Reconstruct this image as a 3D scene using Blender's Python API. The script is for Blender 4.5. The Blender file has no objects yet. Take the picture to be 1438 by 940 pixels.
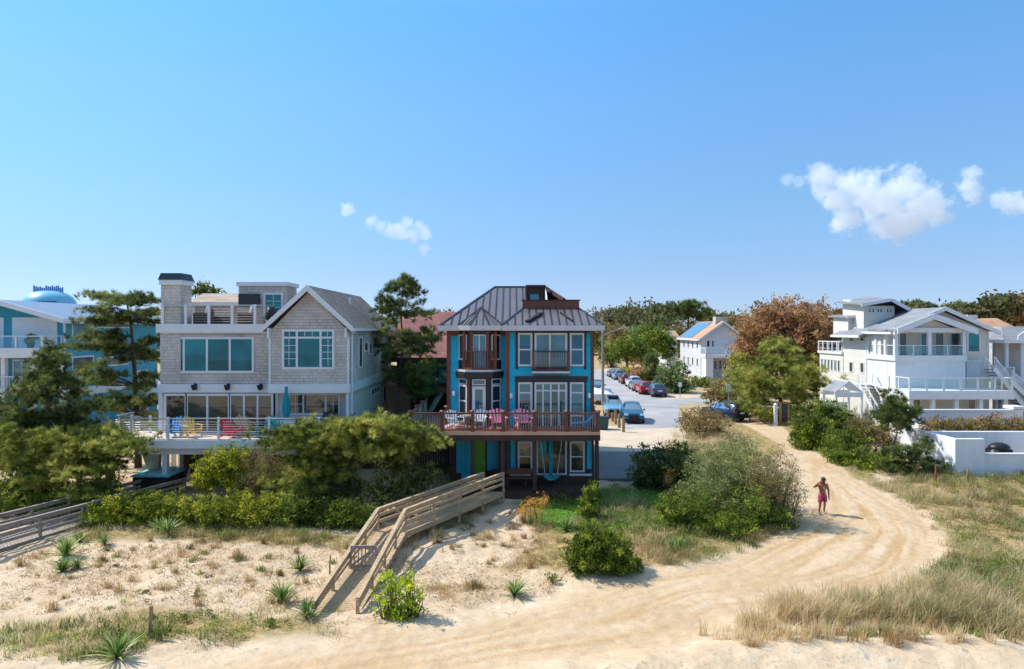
import bpy, bmesh, math, random
import numpy as np
from mathutils import Vector, Matrix
R = math.radians
random.seed(7); rng = np.random.default_rng(11)
scene = bpy.context.scene
COL = scene.collection
# ---------------------------------------------------------------- camera measure: level camera 9 m above the sand
F = 958.67; CX = 719.0; HY = 462.0; H = 9.0
def wx(px, Y): return (px-CX)/F*Y
def wz(py, Y): return H-(py-HY)/F*Y
def P(px, py, Y): return (wx(px, Y), Y, wz(py, Y))

# ---------------------------------------------------------------- noise and ground height
_perm = np.random.default_rng(3).random((256, 256))
def vnoise(x, y):
    x = np.asarray(x, float); y = np.asarray(y, float)
    xi = np.floor(x).astype(int); yi = np.floor(y).astype(int)
    fx = x-xi; fy = y-yi
    fx = fx*fx*(3-2*fx); fy = fy*fy*(3-2*fy)
    a = _perm[xi % 256, yi % 256]; b = _perm[(xi+1) % 256, yi % 256]
    c = _perm[xi % 256, (yi+1) % 256]; d = _perm[(xi+1) % 256, (yi+1) % 256]
    return (a*(1-fx)+b*fx)*(1-fy)+(c*(1-fx)+d*fx)*fy
def fbm(x, y, o=4):
    s = 0; a = .5
    for k in range(o):
        s = s+a*(vnoise(np.asarray(x)*2**k+17*k, np.asarray(y)*2**k+31*k)-.5); a *= .5
    return s
def sstep(a, b, t):
    t = np.clip((np.asarray(t, float)-a)/(b-a), 0, 1); return t*t*(3-2*t)
def Gp(px, py, z=0.0):
    Y = (H-z)*F/(py-HY); return (wx(px, Y), Y)
def world_poly(pts, z=0.0): return np.array([Gp(a, b, z) for a, b in pts])
def poly_sd(poly, x, y):
    """signed distance to polygon, positive inside"""
    x = np.asarray(x, float); y = np.asarray(y, float)
    d = np.full(x.shape, 1e9); ins = np.zeros(x.shape, bool)
    n = len(poly)
    for i in range(n):
        ax, ay = poly[i]; bx, by = poly[(i+1) % n]
        ex, ey = bx-ax, by-ay
        t = np.clip(((x-ax)*ex+(y-ay)*ey)/(ex*ex+ey*ey+1e-12), 0, 1)
        d = np.minimum(d, np.hypot(x-ax-t*ex, y-ay-t*ey))
        c = ((ay > y) != (by > y))
        with np.errstate(divide='ignore', invalid='ignore'):
            xc = ax+(y-ay)*ex/(ey if abs(ey) > 1e-12 else 1e-12)
        ins ^= c & (x < xc)
    return np.where(ins, d, -d)

TRACK = world_poly([(0,1010),(120,965),(300,932),(460,908),(600,888),(720,862),(830,825),(905,806),(990,795),(1050,770),(1100,742),(1140,712),(1136,690),(1125,655),(1090,628),(1050,606),(1028,594),(1010,582),(1040,578),(1062,588),(1095,606),(1130,628),(1165,655),(1200,682),(1240,700),(1290,722),(1316,750),(1312,785),(1285,815),(1230,842),(1140,858),(1040,864),(1010,880),(960,905),(860,925),(700,945),(500,985),(300,1030)])
LAWN = world_poly([(725,705),(850,690),(940,690),(1000,705),(985,740),(900,748),(800,742),(735,728)], .2)
def gh(x, y):
    x = np.asarray(x, float); y = np.asarray(y, float)
    rise = .5*sstep(31, 40, y)
    n = fbm(x*.16, y*.16, 5)*.55+fbm(x*.9, y*.9, 3)*.10
    fade = 1-sstep(36, 44, y)
    tr = sstep(-1.2, .6, poly_sd(TRACK, x, y))
    n = n*fade*(1-.8*tr)
    mound = .55*np.exp(-((x-7.5)/5.5)**2-((y-18.2)/1.3)**2)+.35*np.exp(-((x-14)/4)**2-((y-17.6)/1.6)**2)
    berm = .5*np.exp(-((x-6.5)/2.5)**2-((y-29.5)/2.2)**2)
    return rise+n*fade+(mound+berm)*(1-.8*tr)
def gz(x, y): return float(gh(np.array([x]), np.array([y]))[0])
def GP(px, py):
    z = 0.0
    for _ in range(8):
        x, y = Gp(px, py, z); z = gz(x, y)
    return (x, y, z)

# ---------------------------------------------------------------- mesh builder
class MB:
    def __init__(s): s.v = []; s.f = []
    def add(s, vs, fs):
        b = len(s.v); s.v += [tuple(v) for v in vs]; s.f += [tuple(i+b for i in f) for f in fs]; return s
    def box(s, x0, x1, y0, y1, z0, z1):
        if x0 > x1: x0, x1 = x1, x0
        if y0 > y1: y0, y1 = y1, y0
        if z0 > z1: z0, z1 = z1, z0
        return s.add([(x0,y0,z0),(x1,y0,z0),(x1,y1,z0),(x0,y1,z0),(x0,y0,z1),(x1,y0,z1),(x1,y1,z1),(x0,y1,z1)],
                     [(0,3,2,1),(4,5,6,7),(0,1,5,4),(1,2,6,5),(2,3,7,6),(3,0,4,7)])
    def lbox(s, fr, u0, u1, n0, n1, z0, z1):
        """box in a wall frame fr=(O,U,N): u along the wall, n outward, z up"""
        O, U, N = fr; b = len(s.v)
        for z in (z0, z1):
            for (u, n) in ((u0,n0),(u1,n0),(u1,n1),(u0,n1)):
                s.v.append((O[0]+U[0]*u+N[0]*n, O[1]+U[1]*u+N[1]*n, O[2]+z))
        s.f += [tuple(i+b for i in f) for f in [(0,3,2,1),(4,5,6,7),(0,1,5,4),(1,2,6,5),(2,3,7,6),(3,0,4,7)]]
        return s
    def bar(s, p, q, w, h, up=(0,0,1)):
        p = Vector(p); q = Vector(q); d = (q-p).normalized(); up = Vector(up)
        if abs(d.dot(up)) > .98: up = Vector((0,1,0))
        a = d.cross(up).normalized(); c = a.cross(d).normalized()
        vs = []
        for o in (p, q):
            for (i, j) in ((-1,-1),(1,-1),(1,1),(-1,1)): vs.append(o+a*(w/2*i)+c*(h/2*j))
        return s.add(vs, [(0,3,2,1),(4,5,6,7),(0,1,5,4),(1,2,6,5),(2,3,7,6),(3,0,4,7)])
    def tube(s, p, q, r0, r1=None, n=8):
        return s.path([p, q], [r0, r0 if r1 is None else r1], n)
    def path(s, pts, rs, n=7):
        pts = [Vector(p) for p in pts]
        if not hasattr(rs, '__len__'): rs = [rs]*len(pts)
        b = len(s.v); ref = Vector((.31,.17,.93))
        for i, p in enumerate(pts):
            d = (pts[min(i+1,len(pts)-1)]-pts[max(i-1,0)]).normalized()
            a = d.cross(ref if abs(d.dot(ref)) < .95 else Vector((1,0,0))).normalized(); c = d.cross(a)
            for k in range(n):
                t = 2*math.pi*k/n; s.v.append(tuple(p+(a*math.cos(t)+c*math.sin(t))*rs[i]))
        for i in range(len(pts)-1):
            for k in range(n):
                s.f.append((b+i*n+k, b+i*n+(k+1)%n, b+(i+1)*n+(k+1)%n, b+(i+1)*n+k))
        s.f.append(tuple(b+k for k in range(n))[::-1]); m = b+(len(pts)-1)*n
        s.f.append(tuple(m+k for k in range(n))); return s
    def prism(s, poly, plane, c0, c1):
        b = len(s.v); n = len(poly)
        for c in (c0, c1):
            for (u, w) in poly:
                s.v.append((u,c,w) if plane == 'xz' else (c,u,w) if plane == 'yz' else (u,w,c))
        s.f.append(tuple(b+i for i in range(n))); s.f.append(tuple(b+n+i for i in range(n))[::-1])
        for i in range(n): s.f.append((b+i, b+(i+1)%n, b+n+(i+1)%n, b+n+i))
        return s
    def slab(s, quad, t):
        """thickened polygon: top face given, pushed down by t"""
        b = len(s.v); n = len(quad)
        s.v += [tuple(q) for q in quad]+[(q[0],q[1],q[2]-t) for q in quad]
        s.f.append(tuple(b+i for i in range(n))); s.f.append(tuple(b+n+i for i in range(n))[::-1])
        for i in range(n): s.f.append((b+i, b+n+i, b+n+(i+1)%n, b+(i+1)%n))
        return s
    def lathe(s, prof, c=(0,0,0), n=20):
        b = len(s.v)
        for (r, z) in prof:
            for k in range(n):
                t = 2*math.pi*k/n; s.v.append((c[0]+r*math.cos(t), c[1]+r*math.sin(t), c[2]+z))
        for i in range(len(prof)-1):
            for k in range(n): s.f.append((b+i*n+k, b+i*n+(k+1)%n, b+(i+1)*n+(k+1)%n, b+(i+1)*n+k))
        s.f.append(tuple(b+k for k in range(n))[::-1]); m = b+(len(prof)-1)*n
        s.f.append(tuple(m+k for k in range(n))); return s
    def ball(s, c, r, n=12, m=8):
        if not hasattr(r, '__len__'): r = (r, r, r)
        b = len(s.v); s.v.append((c[0],c[1],c[2]-r[2]))
        for i in range(1, m):
            ph = -math.pi/2+math.pi*i/m
            for k in range(n):
                t = 2*math.pi*k/n
                s.v.append((c[0]+r[0]*math.cos(ph)*math.cos(t), c[1]+r[1]*math.cos(ph)*math.sin(t), c[2]+r[2]*math.sin(ph)))
        s.v.append((c[0],c[1],c[2]+r[2])); e = len(s.v)-1
        for k in range(n):
            s.f.append((b, b+1+(k+1)%n, b+1+k)); q = b+1+(m-2)*n
            s.f.append((e, q+k, q+(k+1)%n))
        for i in range(m-2):
            for k in range(n):
                q = b+1+i*n; s.f.append((q+k, q+(k+1)%n, q+n+(k+1)%n, q+n+k))
        return s
    def shift(s, x, y, z):
        s.v = [(v[0]+x, v[1]+y, v[2]+z) for v in s.v]; return s
    def build(s, name, mat, parent=None, smooth=False, bevel=0, sub=0):
        me = bpy.data.meshes.new(name)
        o0 = Vector(parent.get('_o', (0,0,0))) if parent is not None else Vector((0,0,0))
        me.from_pydata([(v[0]-o0.x, v[1]-o0.y, v[2]-o0.z) for v in s.v], [], s.f)
        bm = bmesh.new(); bm.from_mesh(me); bmesh.ops.recalc_face_normals(bm, faces=bm.faces)
        bm.to_mesh(me); bm.free()
        if smooth:
            me.polygons.foreach_set('use_smooth', [True]*len(me.polygons))
        me.materials.append(mat)
        o = bpy.data.objects.new(name, me); COL.objects.link(o)
        if parent is not None:
            o.parent = parent; o['_o'] = tuple(o0)
        if bevel:
            m = o.modifiers.new('b', 'BEVEL'); m.width = bevel; m.segments = 2; m.limit_method = 'ANGLE'
        if sub:
            m = o.modifiers.new('s', 'SUBSURF'); m.levels = sub; m.render_levels = sub
        return o

def thing(name, loc, label, cat, group=None):
    o = bpy.data.objects.new(name, None); COL.objects.link(o); o.location = loc
    o['_o'] = tuple(loc); tag(o, label, cat, group); return o
def tag(o, label=None, cat=None, group=None, kind=None):
    if label: o['label'] = label
    if cat: o['category'] = cat
    if group: o['group'] = group
    if kind: o['kind'] = kind
    return o
def kids(o): return [c for c in bpy.data.objects if c.parent is o]
def copy_tree(o, parent=None, swap=None, _idx=None):
    if _idx is None:
        _idx = {}
        for c in bpy.data.objects:
            if c.parent is not None: _idx.setdefault(c.parent.name, []).append(c)
    c = o.copy(); COL.objects.link(c)
    if swap and c.type == 'MESH' and c.data.materials and c.data.materials[0] in swap:
        c.data = c.data.copy(); c.data.materials[0] = swap[o.data.materials[0]]
    if parent is not None: c.parent = parent
    for ch in _idx.get(o.name, []): copy_tree(ch, c, swap, _idx)
    return c

def np_obj(name, V, Fc, mat, parent=None, tint=None, loc=None, smooth=False):
    """fast mesh: V (n,3), Fc (m,k) constant k"""
    me = bpy.data.meshes.new(name); n = len(V); m, k = Fc.shape
    V = np.asarray(V, np.float32)
    if parent is not None: V = V-np.array(parent['_o'], np.float32)
    me.vertices.add(n); me.vertices.foreach_set('co', V.ravel())
    me.loops.add(m*k); me.loops.foreach_set('vertex_index', Fc.astype(np.int32).ravel())
    me.polygons.add(m); me.polygons.foreach_set('loop_start', np.arange(0, m*k, k, dtype=np.int32))
    if smooth: me.polygons.foreach_set('use_smooth', np.ones(m, bool))
    me.update(calc_edges=True)
    if tint is not None:
        a = me.attributes.new('tint', 'FLOAT', 'POINT'); a.data.foreach_set('value', np.asarray(tint, np.float32))
    me.materials.append(mat)
    o = bpy.data.objects.new(name, me); COL.objects.link(o)
    if parent is not None: o.parent = parent
    return o

# ---------------------------------------------------------------- materials
def srgb(r, g, b):
    f = lambda c: (c/255/12.92) if c/255 <= .04045 else ((c/255+.055)/1.055)**2.4
    return (f(r), f(g), f(b))
class NT:
    def __init__(s, name):
        s.m = bpy.data.materials.new(name); s.m.use_nodes = True; s.t = s.m.node_tree
        s.t.nodes.clear(); s.out = s.n('ShaderNodeOutputMaterial')
    def n(s, typ, **kw):
        nd = s.t.nodes.new(typ)
        for k, v in kw.items():
            if k in ('op','mode'): setattr(nd, 'operation' if k == 'op' else 'blend_type', v)
            else: setattr(nd, k, v)
        return nd
    def l(s, a, b): s.t.links.new(a, b)
    def set(s, node, **kw):
        for k, v in kw.items():
            inp = node.inputs[k.replace('_', ' ')]
            if hasattr(v, 'links') or isinstance(v, bpy.types.NodeSocket): s.l(v, inp)
            else: inp.default_value = (*v, 1) if (hasattr(v, '__len__') and len(v) == 3 and inp.type == 'RGBA') else v
        return node
    def math(s, op, a, b=None, c=None, clamp=False):
        nd = s.n('ShaderNodeMath', op=op); nd.use_clamp = clamp
        for i, v in enumerate((a, b, c)):
            if v is None: continue
            if isinstance(v, bpy.types.NodeSocket): s.l(v, nd.inputs[i])
            else: nd.inputs[i].default_value = v
        return nd.outputs[0]
    def mix(s, fac, a, b, mode='MIX'):
        nd = s.n('ShaderNodeMixRGB', mode=mode)
        for i, v in enumerate((fac, a, b)):
            if isinstance(v, bpy.types.NodeSocket): s.l(v, nd.inputs[i])
            elif i == 0: nd.inputs[0].default_value = v
            else: nd.inputs[i].default_value = (*v[:3], 1)
        return nd.outputs[0]
    def pos(s): return s.n('ShaderNodeNewGeometry').outputs['Position']
    def noise(s, scale, detail=3, rough=.55, vec=None):
        nd = s.n('ShaderNodeTexNoise'); nd.inputs['Scale'].default_value = scale
        nd.inputs['Detail'].default_value = detail; nd.inputs['Roughness'].default_value = rough
        s.l(vec if vec is not None else s.pos(), nd.inputs['Vector']); return nd.outputs['Fac']
    def bump(s, h, strength=.5, dist=.02):
        nd = s.n('ShaderNodeBump'); nd.inputs['Strength'].default_value = strength
        nd.inputs['Distance'].default_value = dist; s.l(h, nd.inputs['Height']); return nd.outputs[0]
    def ramp(s, fac, stops):
        nd = s.n('ShaderNodeValToRGB'); el = nd.color_ramp.elements
        while len(el) < len(stops): el.new(.5)
        for e, (p, c) in zip(el, stops): e.position = p; e.color = (*c[:3], 1)
        s.l(fac, nd.inputs[0]); return nd.outputs[0]
    def bsdf(s, **kw):
        b = s.n('ShaderNodeBsdfPrincipled'); s.set(b, **kw); return b
    def done(s, sh): s.l(sh.outputs[0] if hasattr(sh, 'outputs') else sh, s.out.inputs['Surface']); return s.m
def sc3(c, k): return tuple(min(1., x*k) for x in c)

def mat(name, col, rough=.6, metal=0., var=.10, vs=1.7, bump=0., bs=30., coat=0., spec=.5):
    t = NT(name)
    f = t.noise(vs, 4)
    c = t.mix(t.math('MULTIPLY_ADD', f, 2.2, -.6, clamp=True), sc3(col, 1-var), sc3(col, 1+var))
    b = t.bsdf(Base_Color=c, Roughness=rough, Metallic=metal, Coat_Weight=coat, Specular_IOR_Level=spec)
    if bump: t.set(b, Normal=t.bump(t.noise(bs, 4), bump, .01))
    return t.done(b)
def wallvec(t):
    p = t.n('ShaderNodeSeparateXYZ'); t.l(t.pos(), p.inputs[0])
    c = t.n('ShaderNodeCombineXYZ'); t.l(t.math('ADD', p.outputs[0], p.outputs[1]), c.inputs[0]); t.l(p.outputs[2], c.inputs[1])
    return c.outputs[0], p.outputs
def siding(name, col, h=.16, var=.06, strength=.9, rough=.55):
    t = NT(name); v, s = wallvec(t)
    fr = t.math('FRACT', t.math('DIVIDE', s[2], h))
    saw = t.math('SUBTRACT', 1., fr)
    edge = t.math('LESS_THAN', fr, .12)
    hgt = t.math('SUBTRACT', saw, t.math('MULTIPLY', edge, .9))
    c = t.mix(t.math('MULTIPLY_ADD', t.noise(.9, 5), 2, -.5, clamp=True), sc3(col, 1-var), sc3(col, 1+var))
    board = t.n('ShaderNodeTexWhiteNoise', noise_dimensions='1D'); t.l(t.math('FLOOR', t.math('DIVIDE', s[2], h)), board.inputs['W'])
    c = t.mix(t.math('MULTIPLY', board.outputs[0], .3), c, sc3(col, .72))
    b = t.bsdf(Base_Color=c, Roughness=rough, Normal=t.bump(hgt, strength, .03)); return t.done(b)
def bricky(name, c1, c2, mortar, w, h, ms=.012, strength=.7, rough=.8, dist=.015, scalez=1., big=.32):
    t = NT(name); v, s = wallvec(t)
    mp = t.n('ShaderNodeMapping'); mp.inputs['Scale'].default_value = (1, scalez, 1); t.l(v, mp.inputs[0])
    br = t.n('ShaderNodeTexBrick'); t.l(mp.outputs[0], br.inputs['Vector'])
    t.set(br, Color1=c1, Color2=c2, Mortar=mortar, Scale=1., Mortar_Size=ms, Brick_Width=w, Row_Height=h, Bias=0.)
    br.inputs['Mortar Smooth'].default_value = .3
    c = t.mix(big, br.outputs[0], t.ramp(t.noise(.7, 5), [(.3, sc3(c1, .55)), (.7, sc3(c2, 1.3))]))
    b = t.bsdf(Base_Color=c, Roughness=rough, Normal=t.bump(t.math('SUBTRACT', 1., br.outputs[1]), strength, dist)); return t.done(b)
def wood(name, c1, c2, rough=.75, scale=(3, 3, 40), grain=.6):
    t = NT(name)
    n1 = t.noise(1.3, 3)
    mp = t.n('ShaderNodeMapping'); mp.inputs['Scale'].default_value = scale; t.l(t.pos(), mp.inputs[0])
    n2 = t.noise(1., 4, .6, mp.outputs[0])
    f = t.math('ADD', t.math('MULTIPLY', n1, 1-grain), t.math('MULTIPLY', n2, grain))
    c = t.ramp(f, [(.32, c1), (.66, c2)])
    return t.done(t.bsdf(Base_Color=c, Roughness=rough, Normal=t.bump(n2, .3, .008)))
def glass(name, tint, refl=.35, rough=.03, gcol=(.86,.97,.97)):
    t = NT(name)
    oi = t.n('ShaderNodeAttribute'); oi.attribute_name = 'tint'; f = t.math('ADD', t.math('MULTIPLY', t.noise(.7, 4), .6), t.math('MULTIPLY', oi.outputs['Fac'], .4))
    c = t.mix(t.math('MULTIPLY_ADD', f, 2.6, -.8, clamp=True), sc3(tint, .25), sc3(tint, 1.7))
    d = t.bsdf(Base_Color=c, Roughness=.35, Specular_IOR_Level=.3)
    g = t.n('ShaderNodeBsdfGlossy'); g.inputs['Roughness'].default_value = rough
    g.inputs['Color'].default_value = (*gcol, 1)
    nb = t.bump(t.noise(.8, 2), .06, .05); t.l(nb, g.inputs['Normal'])
    lw = t.n('ShaderNodeLayerWeight'); lw.inputs[0].default_value = .3
    m = t.n('ShaderNodeMixShader'); t.l(t.math('MULTIPLY_ADD', lw.outputs['Fresnel'], .4, refl, clamp=True), m.inputs[0])
    t.l(d.outputs[0], m.inputs[1]); t.l(g.outputs[0], m.inputs[2]); return t.done(m)
def leafmat(name, c0, c1, c2, trans=.3, rough=.6, spec=.25):
    trans = min(.5, trans+.16); t = NT(name); a = t.n('ShaderNodeAttribute'); a.attribute_name = 'tint'
    f = t.math('ADD', a.outputs['Fac'], t.math('MULTIPLY_ADD', t.noise(.35, 3), .7, -.35))
    c = t.ramp(f, [(.12, c0), (.5, c1), (.9, c2)])
    b = t.bsdf(Base_Color=c, Roughness=rough, Specular_IOR_Level=spec)
    tr = t.n('ShaderNodeBsdfTranslucent'); t.l(c, tr.inputs['Color'])
    m = t.n('ShaderNodeMixShader'); m.inputs[0].default_value = trans
    t.l(b.outputs[0], m.inputs[1]); t.l(tr.outputs[0], m.inputs[2]); return t.done(m)

def stained(name, col, rough):
    t = NT(name); mp = t.n('ShaderNodeMapping'); mp.inputs['Scale'].default_value = (2.2, 2.2, .35); t.l(t.pos(), mp.inputs[0])
    f = t.math('ADD', t.math('MULTIPLY', t.noise(1., 6, .65, mp.outputs[0]), .6), t.math('MULTIPLY', t.noise(.6, 5), .4))
    c = t.ramp(f, [(.3, sc3(col, .82)), (.5, col), (.7, sc3(col, 1.06))])
    return t.done(t.bsdf(Base_Color=c, Roughness=rough, Normal=t.bump(t.noise(25, 4), .4, .01)))
M = {}
M['shingle'] = bricky('weathered_shingle', srgb(176,168,160), srgb(206,198,188), srgb(120,114,110), .16, .17, .010, .8)
M['graysiding'] = siding('gray_lap_siding', srgb(200,190,180), .15)
M['white'] = mat('white_trim', (.64,.65,.66), .5, var=.05)
M['whitewood'] = mat('white_painted_wood', (.66,.67,.68), .55, var=.07)
M['roofbrown'] = bricky('brown_roof_shingle', srgb(112,98,86), srgb(146,130,114), srgb(78,68,60), .3, .11, .012, .8)
M['rooftan'] = bricky('tan_roof_shingle', srgb(150,128,108), srgb(178,156,134), srgb(110,92,78), .3, .1, .012, .8)
M['steel'] = mat('steel_cable', (.55,.56,.58), .35, .9, var=.05)
M['glass'] = glass('teal_window_glass', srgb(8,92,98), .07, .03, (.35,.8,.82))
M['glassdark'] = glass('dark_window_glass', srgb(44,48,48), .08, .03, (.75,.75,.7))
M['glassblue'] = glass('blue_window_glass', srgb(14,78,96), .10, .03, (.5,.8,.9))
M['glasspale'] = glass('pale_window_glass', srgb(74,112,124), .13, .03, (.6,.8,.85))
M['black'] = mat('black_metal', (.012,.012,.013), .45, .2, var=.2)
M['blackpaint'] = mat('black_painted_wood', srgb(36,30,32), .5, var=.15)
M['deckwhite'] = wood('pale_deck_boards', srgb(178,160,146), srgb(214,198,184), .7, (6,60,6))
M['teal'] = siding('turquoise_lap_siding', srgb(12,182,210), .13, .13, .9)
M['tealflat'] = mat('turquoise_panel', srgb(18,170,196), .5, var=.12)
M['browntrim'] = wood('red_brown_trim', srgb(88,46,34), srgb(128,72,52), .6)
M['browndeck'] = wood('red_brown_deck', srgb(118,66,52), srgb(158,98,78), .7, (40,4,4))
M['tandeck'] = wood('tan_deck_edge', srgb(190,140,112), srgb(220,172,142), .7, (8,40,40))
M['baluster'] = mat('grey_brown_baluster', srgb(146,130,116), .6)
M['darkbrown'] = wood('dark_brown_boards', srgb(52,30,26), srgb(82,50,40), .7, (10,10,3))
M['metalroof'] = mat('bronze_metal_roof', srgb(112,104,104), .45, .3, var=.16, vs=.6)
M['metalseam'] = mat('dark_roof_seam', srgb(58,50,52), .4, .5)
M['gutter'] = mat('pale_gutter', (.55,.52,.52), .5)
M['green'] = mat('lime_green_door', srgb(104,158,36), .5)
M['roofred'] = bricky('red_brown_roof_shingle', srgb(128,78,70), srgb(156,98,88), srgb(92,56,50), .3, .12, .012, .8)
M['brick'] = bricky('red_brick', srgb(150,92,66), srgb(182,120,88), srgb(190,170,150), .22, .075, .01, .6)
M['bluegreen'] = siding('blue_green_siding', srgb(40,150,172), .2, .05, .5)
M['roofgray'] = bricky('gray_roof_shingle', srgb(122,124,128), srgb(144,146,150), srgb(96,98,102), .3, .1, .01, .6)
M['roofblue'] = mat('blue_gray_metal_roof', srgb(118,136,158), .55, .1, var=.08)
M['cream'] = siding('cream_gray_siding', srgb(210,206,195), .3, .05, .25)
M['stucco'] = stained('white_stucco', (.66,.66,.66), .85)
M['grayroughwall'] = bricky('gray_shake', srgb(170,168,164), srgb(190,188,184), srgb(130,128,126), .3, .2, .012, .6)
M['rooforange'] = bricky('orange_tile_roof', srgb(178,134,102), srgb(200,156,120), srgb(140,100,76), .3, .12, .02, .7)
M['solar'] = mat('solar_panel', srgb(92,140,176), .25, .2, var=.06)
M['pinkwall'] = mat('pale_pink_wall', srgb(206,192,188), .7)
M['greywood'] = wood('weathered_boardwalk', srgb(132,108,80), srgb(204,176,138), .8, (14,14,14), .7)
M['greywooddark'] = wood('old_grey_boardwalk', srgb(112,98,88), srgb(168,154,142), .85, (14,14,14), .7)
M['bark'] = wood('pine_bark', srgb(62,50,42), srgb(104,86,74), .9, (14,14,3))
M['barkpale'] = wood('pale_bark', srgb(128,116,104), srgb(170,158,146), .9, (14,14,3))
M['bollard'] = wood('brown_post_wood', srgb(120,92,64), srgb(166,134,98), .85, (14,14,3))
M['galv'] = mat('galvanised_pole', (.42,.43,.45), .5, .5)
M['cone_wood'] = wood('utility_pole_wood', srgb(118,108,100), srgb(150,140,132), .85, (12,12,2))
M['rubber'] = mat('tyre_rubber', (.015,.015,.016), .85)
M['rim'] = mat('alloy_rim', (.5,.5,.52), .3, .9)
M['carglass'] = glass('car_glass', srgb(10,14,17), .08)
M['lamp'] = mat('lamp_lens', (.75,.78,.8), .15, var=.03)
M['redlamp'] = mat('red_lens', (.35,.01,.01), .2)
for k, c in dict(pink=(240,140,164), blue=(30,140,214), yellow=(216,176,60), red=(206,34,66), tan=(206,176,146), teal_plastic=(20,168,160), whiteplastic=(226,226,224), skyblue=(70,150,200)).items():
    M[k] = mat(k+'_plastic', srgb(*c), .45, var=.06)
M['wicker'] = bricky('brown_wicker', srgb(120,96,82), srgb(92,72,62), srgb(50,40,34), .05, .03, .006, .8)
M['cushion'] = mat('white_cushion', (.78,.80,.80), .9)
M['aqua'] = mat('aqua_fabric', srgb(60,170,180), .8)
M['tub'] = mat('aqua_tub_cover', srgb(120,190,196), .5)
M['skin'] = mat('skin', srgb(150,92,68), .5, var=.12, vs=6)
M['hair'] = mat('dark_hair', (.012,.010,.009), .7)
M['shorts'] = bricky('pink_patterned_shorts', srgb(176,44,92), srgb(206,100,136), srgb(150,30,74), .09, .07, .01, .1, big=.1)
# ---------------------------------------------------------------- camera, light, sky
cam = bpy.data.cameras.new('Camera'); co = bpy.data.objects.new('Camera', cam); COL.objects.link(co)
co.location = (0, 0, H); co.rotation_euler = (R(90), 0, 0)
cam.sensor_width = 36; cam.lens = 24; cam.shift_y = -8/1438; cam.clip_start = .1; cam.clip_end = 9000
scene.camera = co
SUNV = Vector((-.945*math.cos(R(47)), .326*math.cos(R(47)), math.sin(R(47)))).normalized()
sl = bpy.data.lights.new('sun', 'SUN'); sl.energy = 3.3; sl.angle = R(.53); sl.color = (1, .95, .86)
so = bpy.data.objects.new('sun', sl); COL.objects.link(so); so.rotation_euler = (-SUNV).to_track_quat('-Z', 'Y').to_euler()
SKYR = [(0,(.27,.35,.61)),(.033,(.30,.36,.56)),(.08,(.35,.39,.52)),(.167,(.42,.51,.57)),(.309,(.50,.67,.75)),(.42,(.48,.78,.86)),(.6,(1.1,1.15,1.1)),(.9,(2.3,1.95,1.45))]
w = bpy.data.worlds.new('World'); scene.world = w; w.use_nodes = True
nt = w.node_tree; nt.nodes.clear()
sky = nt.nodes.new('ShaderNodeTexSky'); sky.sky_type = 'NISHITA'; sky.sun_disc = False
sky.sun_elevation = R(47); sky.sun_rotation = math.atan2(SUNV.x, SUNV.y) % (2*math.pi)
sky.altitude = 0; sky.air_density = 1.0; sky.dust_density = .0; sky.ozone_density = 4.0
bg = nt.nodes.new('ShaderNodeBackground'); bg.inputs[1].default_value = .15
wo = nt.nodes.new('ShaderNodeOutputWorld')
tc = nt.nodes.new('ShaderNodeTexCoord'); sp = nt.nodes.new('ShaderNodeSeparateXYZ'); nt.links.new(tc.outputs['Generated'], sp.inputs[0])
cr = nt.nodes.new('ShaderNodeValToRGB'); el_ = cr.color_ramp.elements
while len(el_) > 1: el_.remove(el_[-1])
el_[0].position = SKYR[0][0]; el_[0].color = (*SKYR[0][1], 1)
for p_, c_ in SKYR[1:]: e_ = el_.new(p_); e_.color = (*c_, 1)
nt.links.new(sp.outputs[2], cr.inputs[0])
mu = nt.nodes.new('ShaderNodeMixRGB'); mu.blend_type = 'MULTIPLY'; mu.inputs[0].default_value = 1
nt.links.new(sky.outputs[0], mu.inputs[1]); nt.links.new(cr.outputs[0], mu.inputs[2])
nt.links.new(mu.outputs[0], bg.inputs[0]); nt.links.new(bg.outputs[0], wo.inputs[0])
vs = scene.view_settings; vs.view_transform = 'Standard'; vs.look = 'None'; vs.gamma = 1; vs.use_curve_mapping = False
scene.display_settings.display_device = 'sRGB'
vs.exposure = .87
scene.cycles.max_bounces = 6; scene.cycles.diffuse_bounces = 4; scene.cycles.glossy_bounces = 3; scene.cycles.transmission_bounces = 3
scene.cycles.transparent_max_bounces = 6; scene.cycles.volume_bounces = 12
scene.cycles.use_adaptive_sampling = True; scene.cycles.adaptive_threshold = .02
scene.cycles.use_denoising = True; scene.cycles.volume_step_rate = .25; scene.cycles.volume_max_steps = 512

# ---------------------------------------------------------------- terrain
def axis(a, b, step, lo, hi, g=1.14):
    mid = list(np.arange(a, b+1e-6, step)); left = []; s = step; p = a
    while p > lo: s *= g; p -= s; left.append(p)
    right = []; s = step; p = mid[-1]
    while p < hi: s *= g; p += s; right.append(p)
    return np.array(left[::-1]+mid+right)
gx = axis(-24, 26, .13, -2500, 2500); gy = axis(14.5, 44, .13, -42, 4500)
GX, GY = np.meshgrid(gx, gy); gxf, gyf = GX.ravel(), GY.ravel()
GZ = gh(gxf, gyf)
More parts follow.
